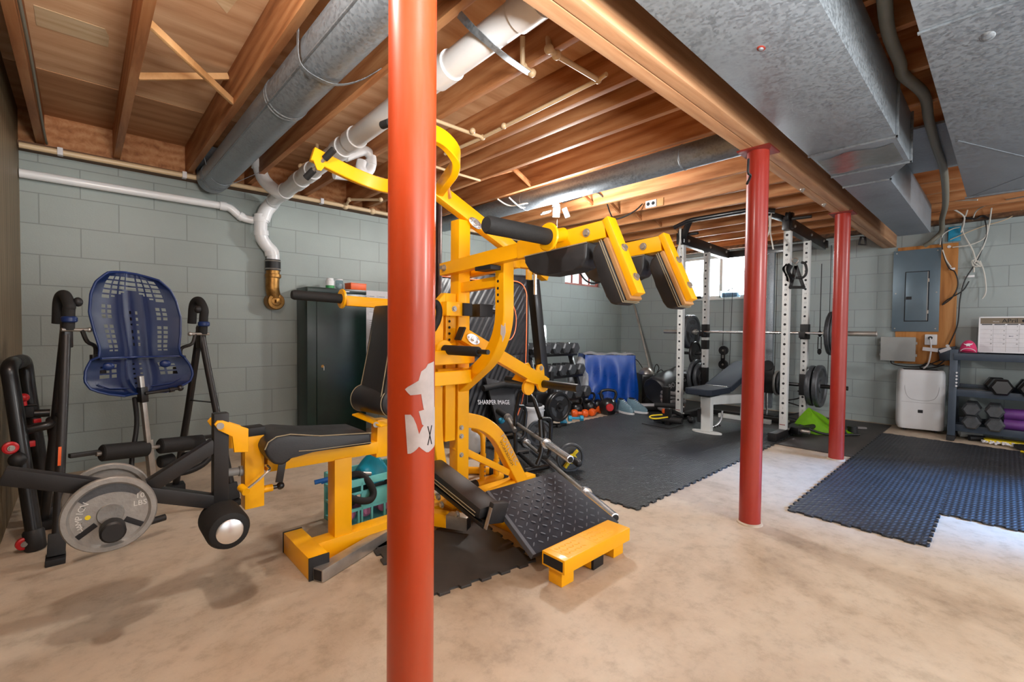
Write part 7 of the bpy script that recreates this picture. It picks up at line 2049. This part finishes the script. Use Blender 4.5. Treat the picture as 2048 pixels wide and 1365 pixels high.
t = MB().box(oc + V((.003, -.10, 0)), (.02, .07, .075), 0, .002).build('junction_cover', 'ochrewood'); tag(t, 'brown junction cover beside the ceiling outlet', 'cover')
wire2 = lambda pts, m, lb, r=.007: tag(MB().tube(pts, r, 8, sm=6).build('cable', m), lb, 'cable', 'cables along the joists')
wire2([(4.260, 2.607, 2.409), (4.200, 2.656, 2.336), (4.150, 2.773, 2.280), (4.100, 2.844, 2.268), (4.000, 2.825, 2.314), (3.900, 2.798, 2.392), (3.800, 2.776, 2.428), (3.780, 2.853, 2.479), (3.720, 2.996, 2.446), (3.500, 3.038, 2.361)], 'blackwire', 'black cord swagging from the lamp to the ceiling outlet')
wire2([(2.912, 3.345, 2.340), (2.981, 3.314, 2.300), (3.029, 3.260, 2.280), (3.048, 3.142, 2.280), (3.151, 3.045, 2.300)], 'wire', 'white cable sagging below the slim duct left of the lamp')
wire2([(2.931, 3.204, 2.330), (3.004, 3.185, 2.280), (3.094, 3.189, 2.260), (3.122, 3.116, 2.280), (3.219, 3.078, 2.310)], 'wire', 'second white cable crossing the first left of the lamp')
wire2([(3.331, 2.830, 2.335), (3.202, 2.471, 2.335), (3.221, 2.088, 2.335), (3.185, 1.500, 2.335)], 'blackwire', 'thin dark cable stapled along the joist behind the slim duct')
wire2([(4.900, 3.887, 1.893), (5.000, 4.009, 1.886), (5.100, 3.999, 1.791), (5.200, 3.946, 1.746), (5.300, 3.867, 1.769)], 'blackwire', 'thick cord drooping in front of the small red window', .012)

# ================================================================== CAMERA AND LIGHT
f_px, yaw, pitch, roll = 922.0, math.radians(47.0), math.radians(1.5), math.radians(-.56)
Fw = V((math.cos(yaw) * math.cos(pitch), math.sin(yaw) * math.cos(pitch), -math.sin(pitch)))
r0 = V((math.sin(yaw), -math.cos(yaw), 0)); d0 = Fw.cross(r0)
Rt = r0 * math.cos(roll) + d0 * math.sin(roll)
Dn = -r0 * math.sin(roll) + d0 * math.cos(roll)
cd = bpy.data.cameras.new('camera'); co = bpy.data.objects.new('camera', cd); COL.objects.link(co)
cd.sensor_width = 36.0; cd.sensor_fit = 'HORIZONTAL'; cd.lens = f_px * 36.0 / 2048.0
cd.clip_start = .02
mw = Matrix((Rt, -Dn, -Fw)).transposed().to_4x4(); mw.translation = V((0, 0, 1.1))
co.matrix_world = mw
SC.camera = co

def lamp(name, typ, loc, energy, col=(1, 1, 1), size=.1, target=None, sizey=None, spot=None):
    d = bpy.data.lights.new(name, typ); d.energy = energy; d.color = col
    if typ == 'AREA':
        d.size = size
        if sizey: d.shape = 'RECTANGLE'; d.size_y = sizey
    else: d.shadow_soft_size = size
    if spot: d.spot_size = math.radians(spot); d.spot_blend = .6
    o = bpy.data.objects.new(name, d); COL.objects.link(o); o.location = loc
    if target is not None:
        o.rotation_euler = (V(target) - V(loc)).to_track_quat('-Z', 'Y').to_euler()
    return o
# LED lamp in the middle of the room
lamp('led_lamp_light', 'POINT', (3.22, 2.80, 2.14), 74, (1, .98, .95), .12)
# bare ceiling bulb between the joists just above the viewer
lamp('ceiling_bulb_near', 'POINT', (.12, 1.25, 2.28), 38, (1, .97, .92), .06)
# unseen fill lights added beyond the view to brighten the room
lamp('fill_light_back', 'POINT', (2.2, -1.0, 1.65), 60, (1, .97, .92), .2)
lamp('fill_light_right', 'POINT', (5.0, -1.4, 2.0), 36, (.92, .96, 1), .2)
# photographer's light bounced off the ceiling behind the viewer
fl = lamp('bounced_flash', 'AREA', (.5, -.7, 1.4), 60, (1, .97, .93), .5, (.8, .4, 2.6))
fl.data.spread = math.radians(105)
# unseen blue spot added off to the right to tint the mats
lamp('blue_fill_light', 'SPOT', (5.2, -2.2, 1.3), 1300, (.14, .42, 1.0), .3, (4.35, -.3, 0), spot=38)
# daylight
w = bpy.data.worlds.new('world'); SC.world = w; w.use_nodes = True
bg = w.node_tree.nodes['Background']
bg.inputs['Color'].default_value = (.94, .97, 1.0, 1); bg.inputs['Strength'].default_value = 1.3
lamp('window_daylight', 'AREA', (W2 + .25, 2.99, 1.93), 55, (.92, .97, 1), 1.2, (0, 2.6, .6), .6)
SC.view_settings.view_transform = 'Standard'
SC.view_settings.look = 'None'
SC.view_settings.gamma = 1.0
SC.view_settings.use_curve_mapping = False
SC.view_settings.exposure = 0.48
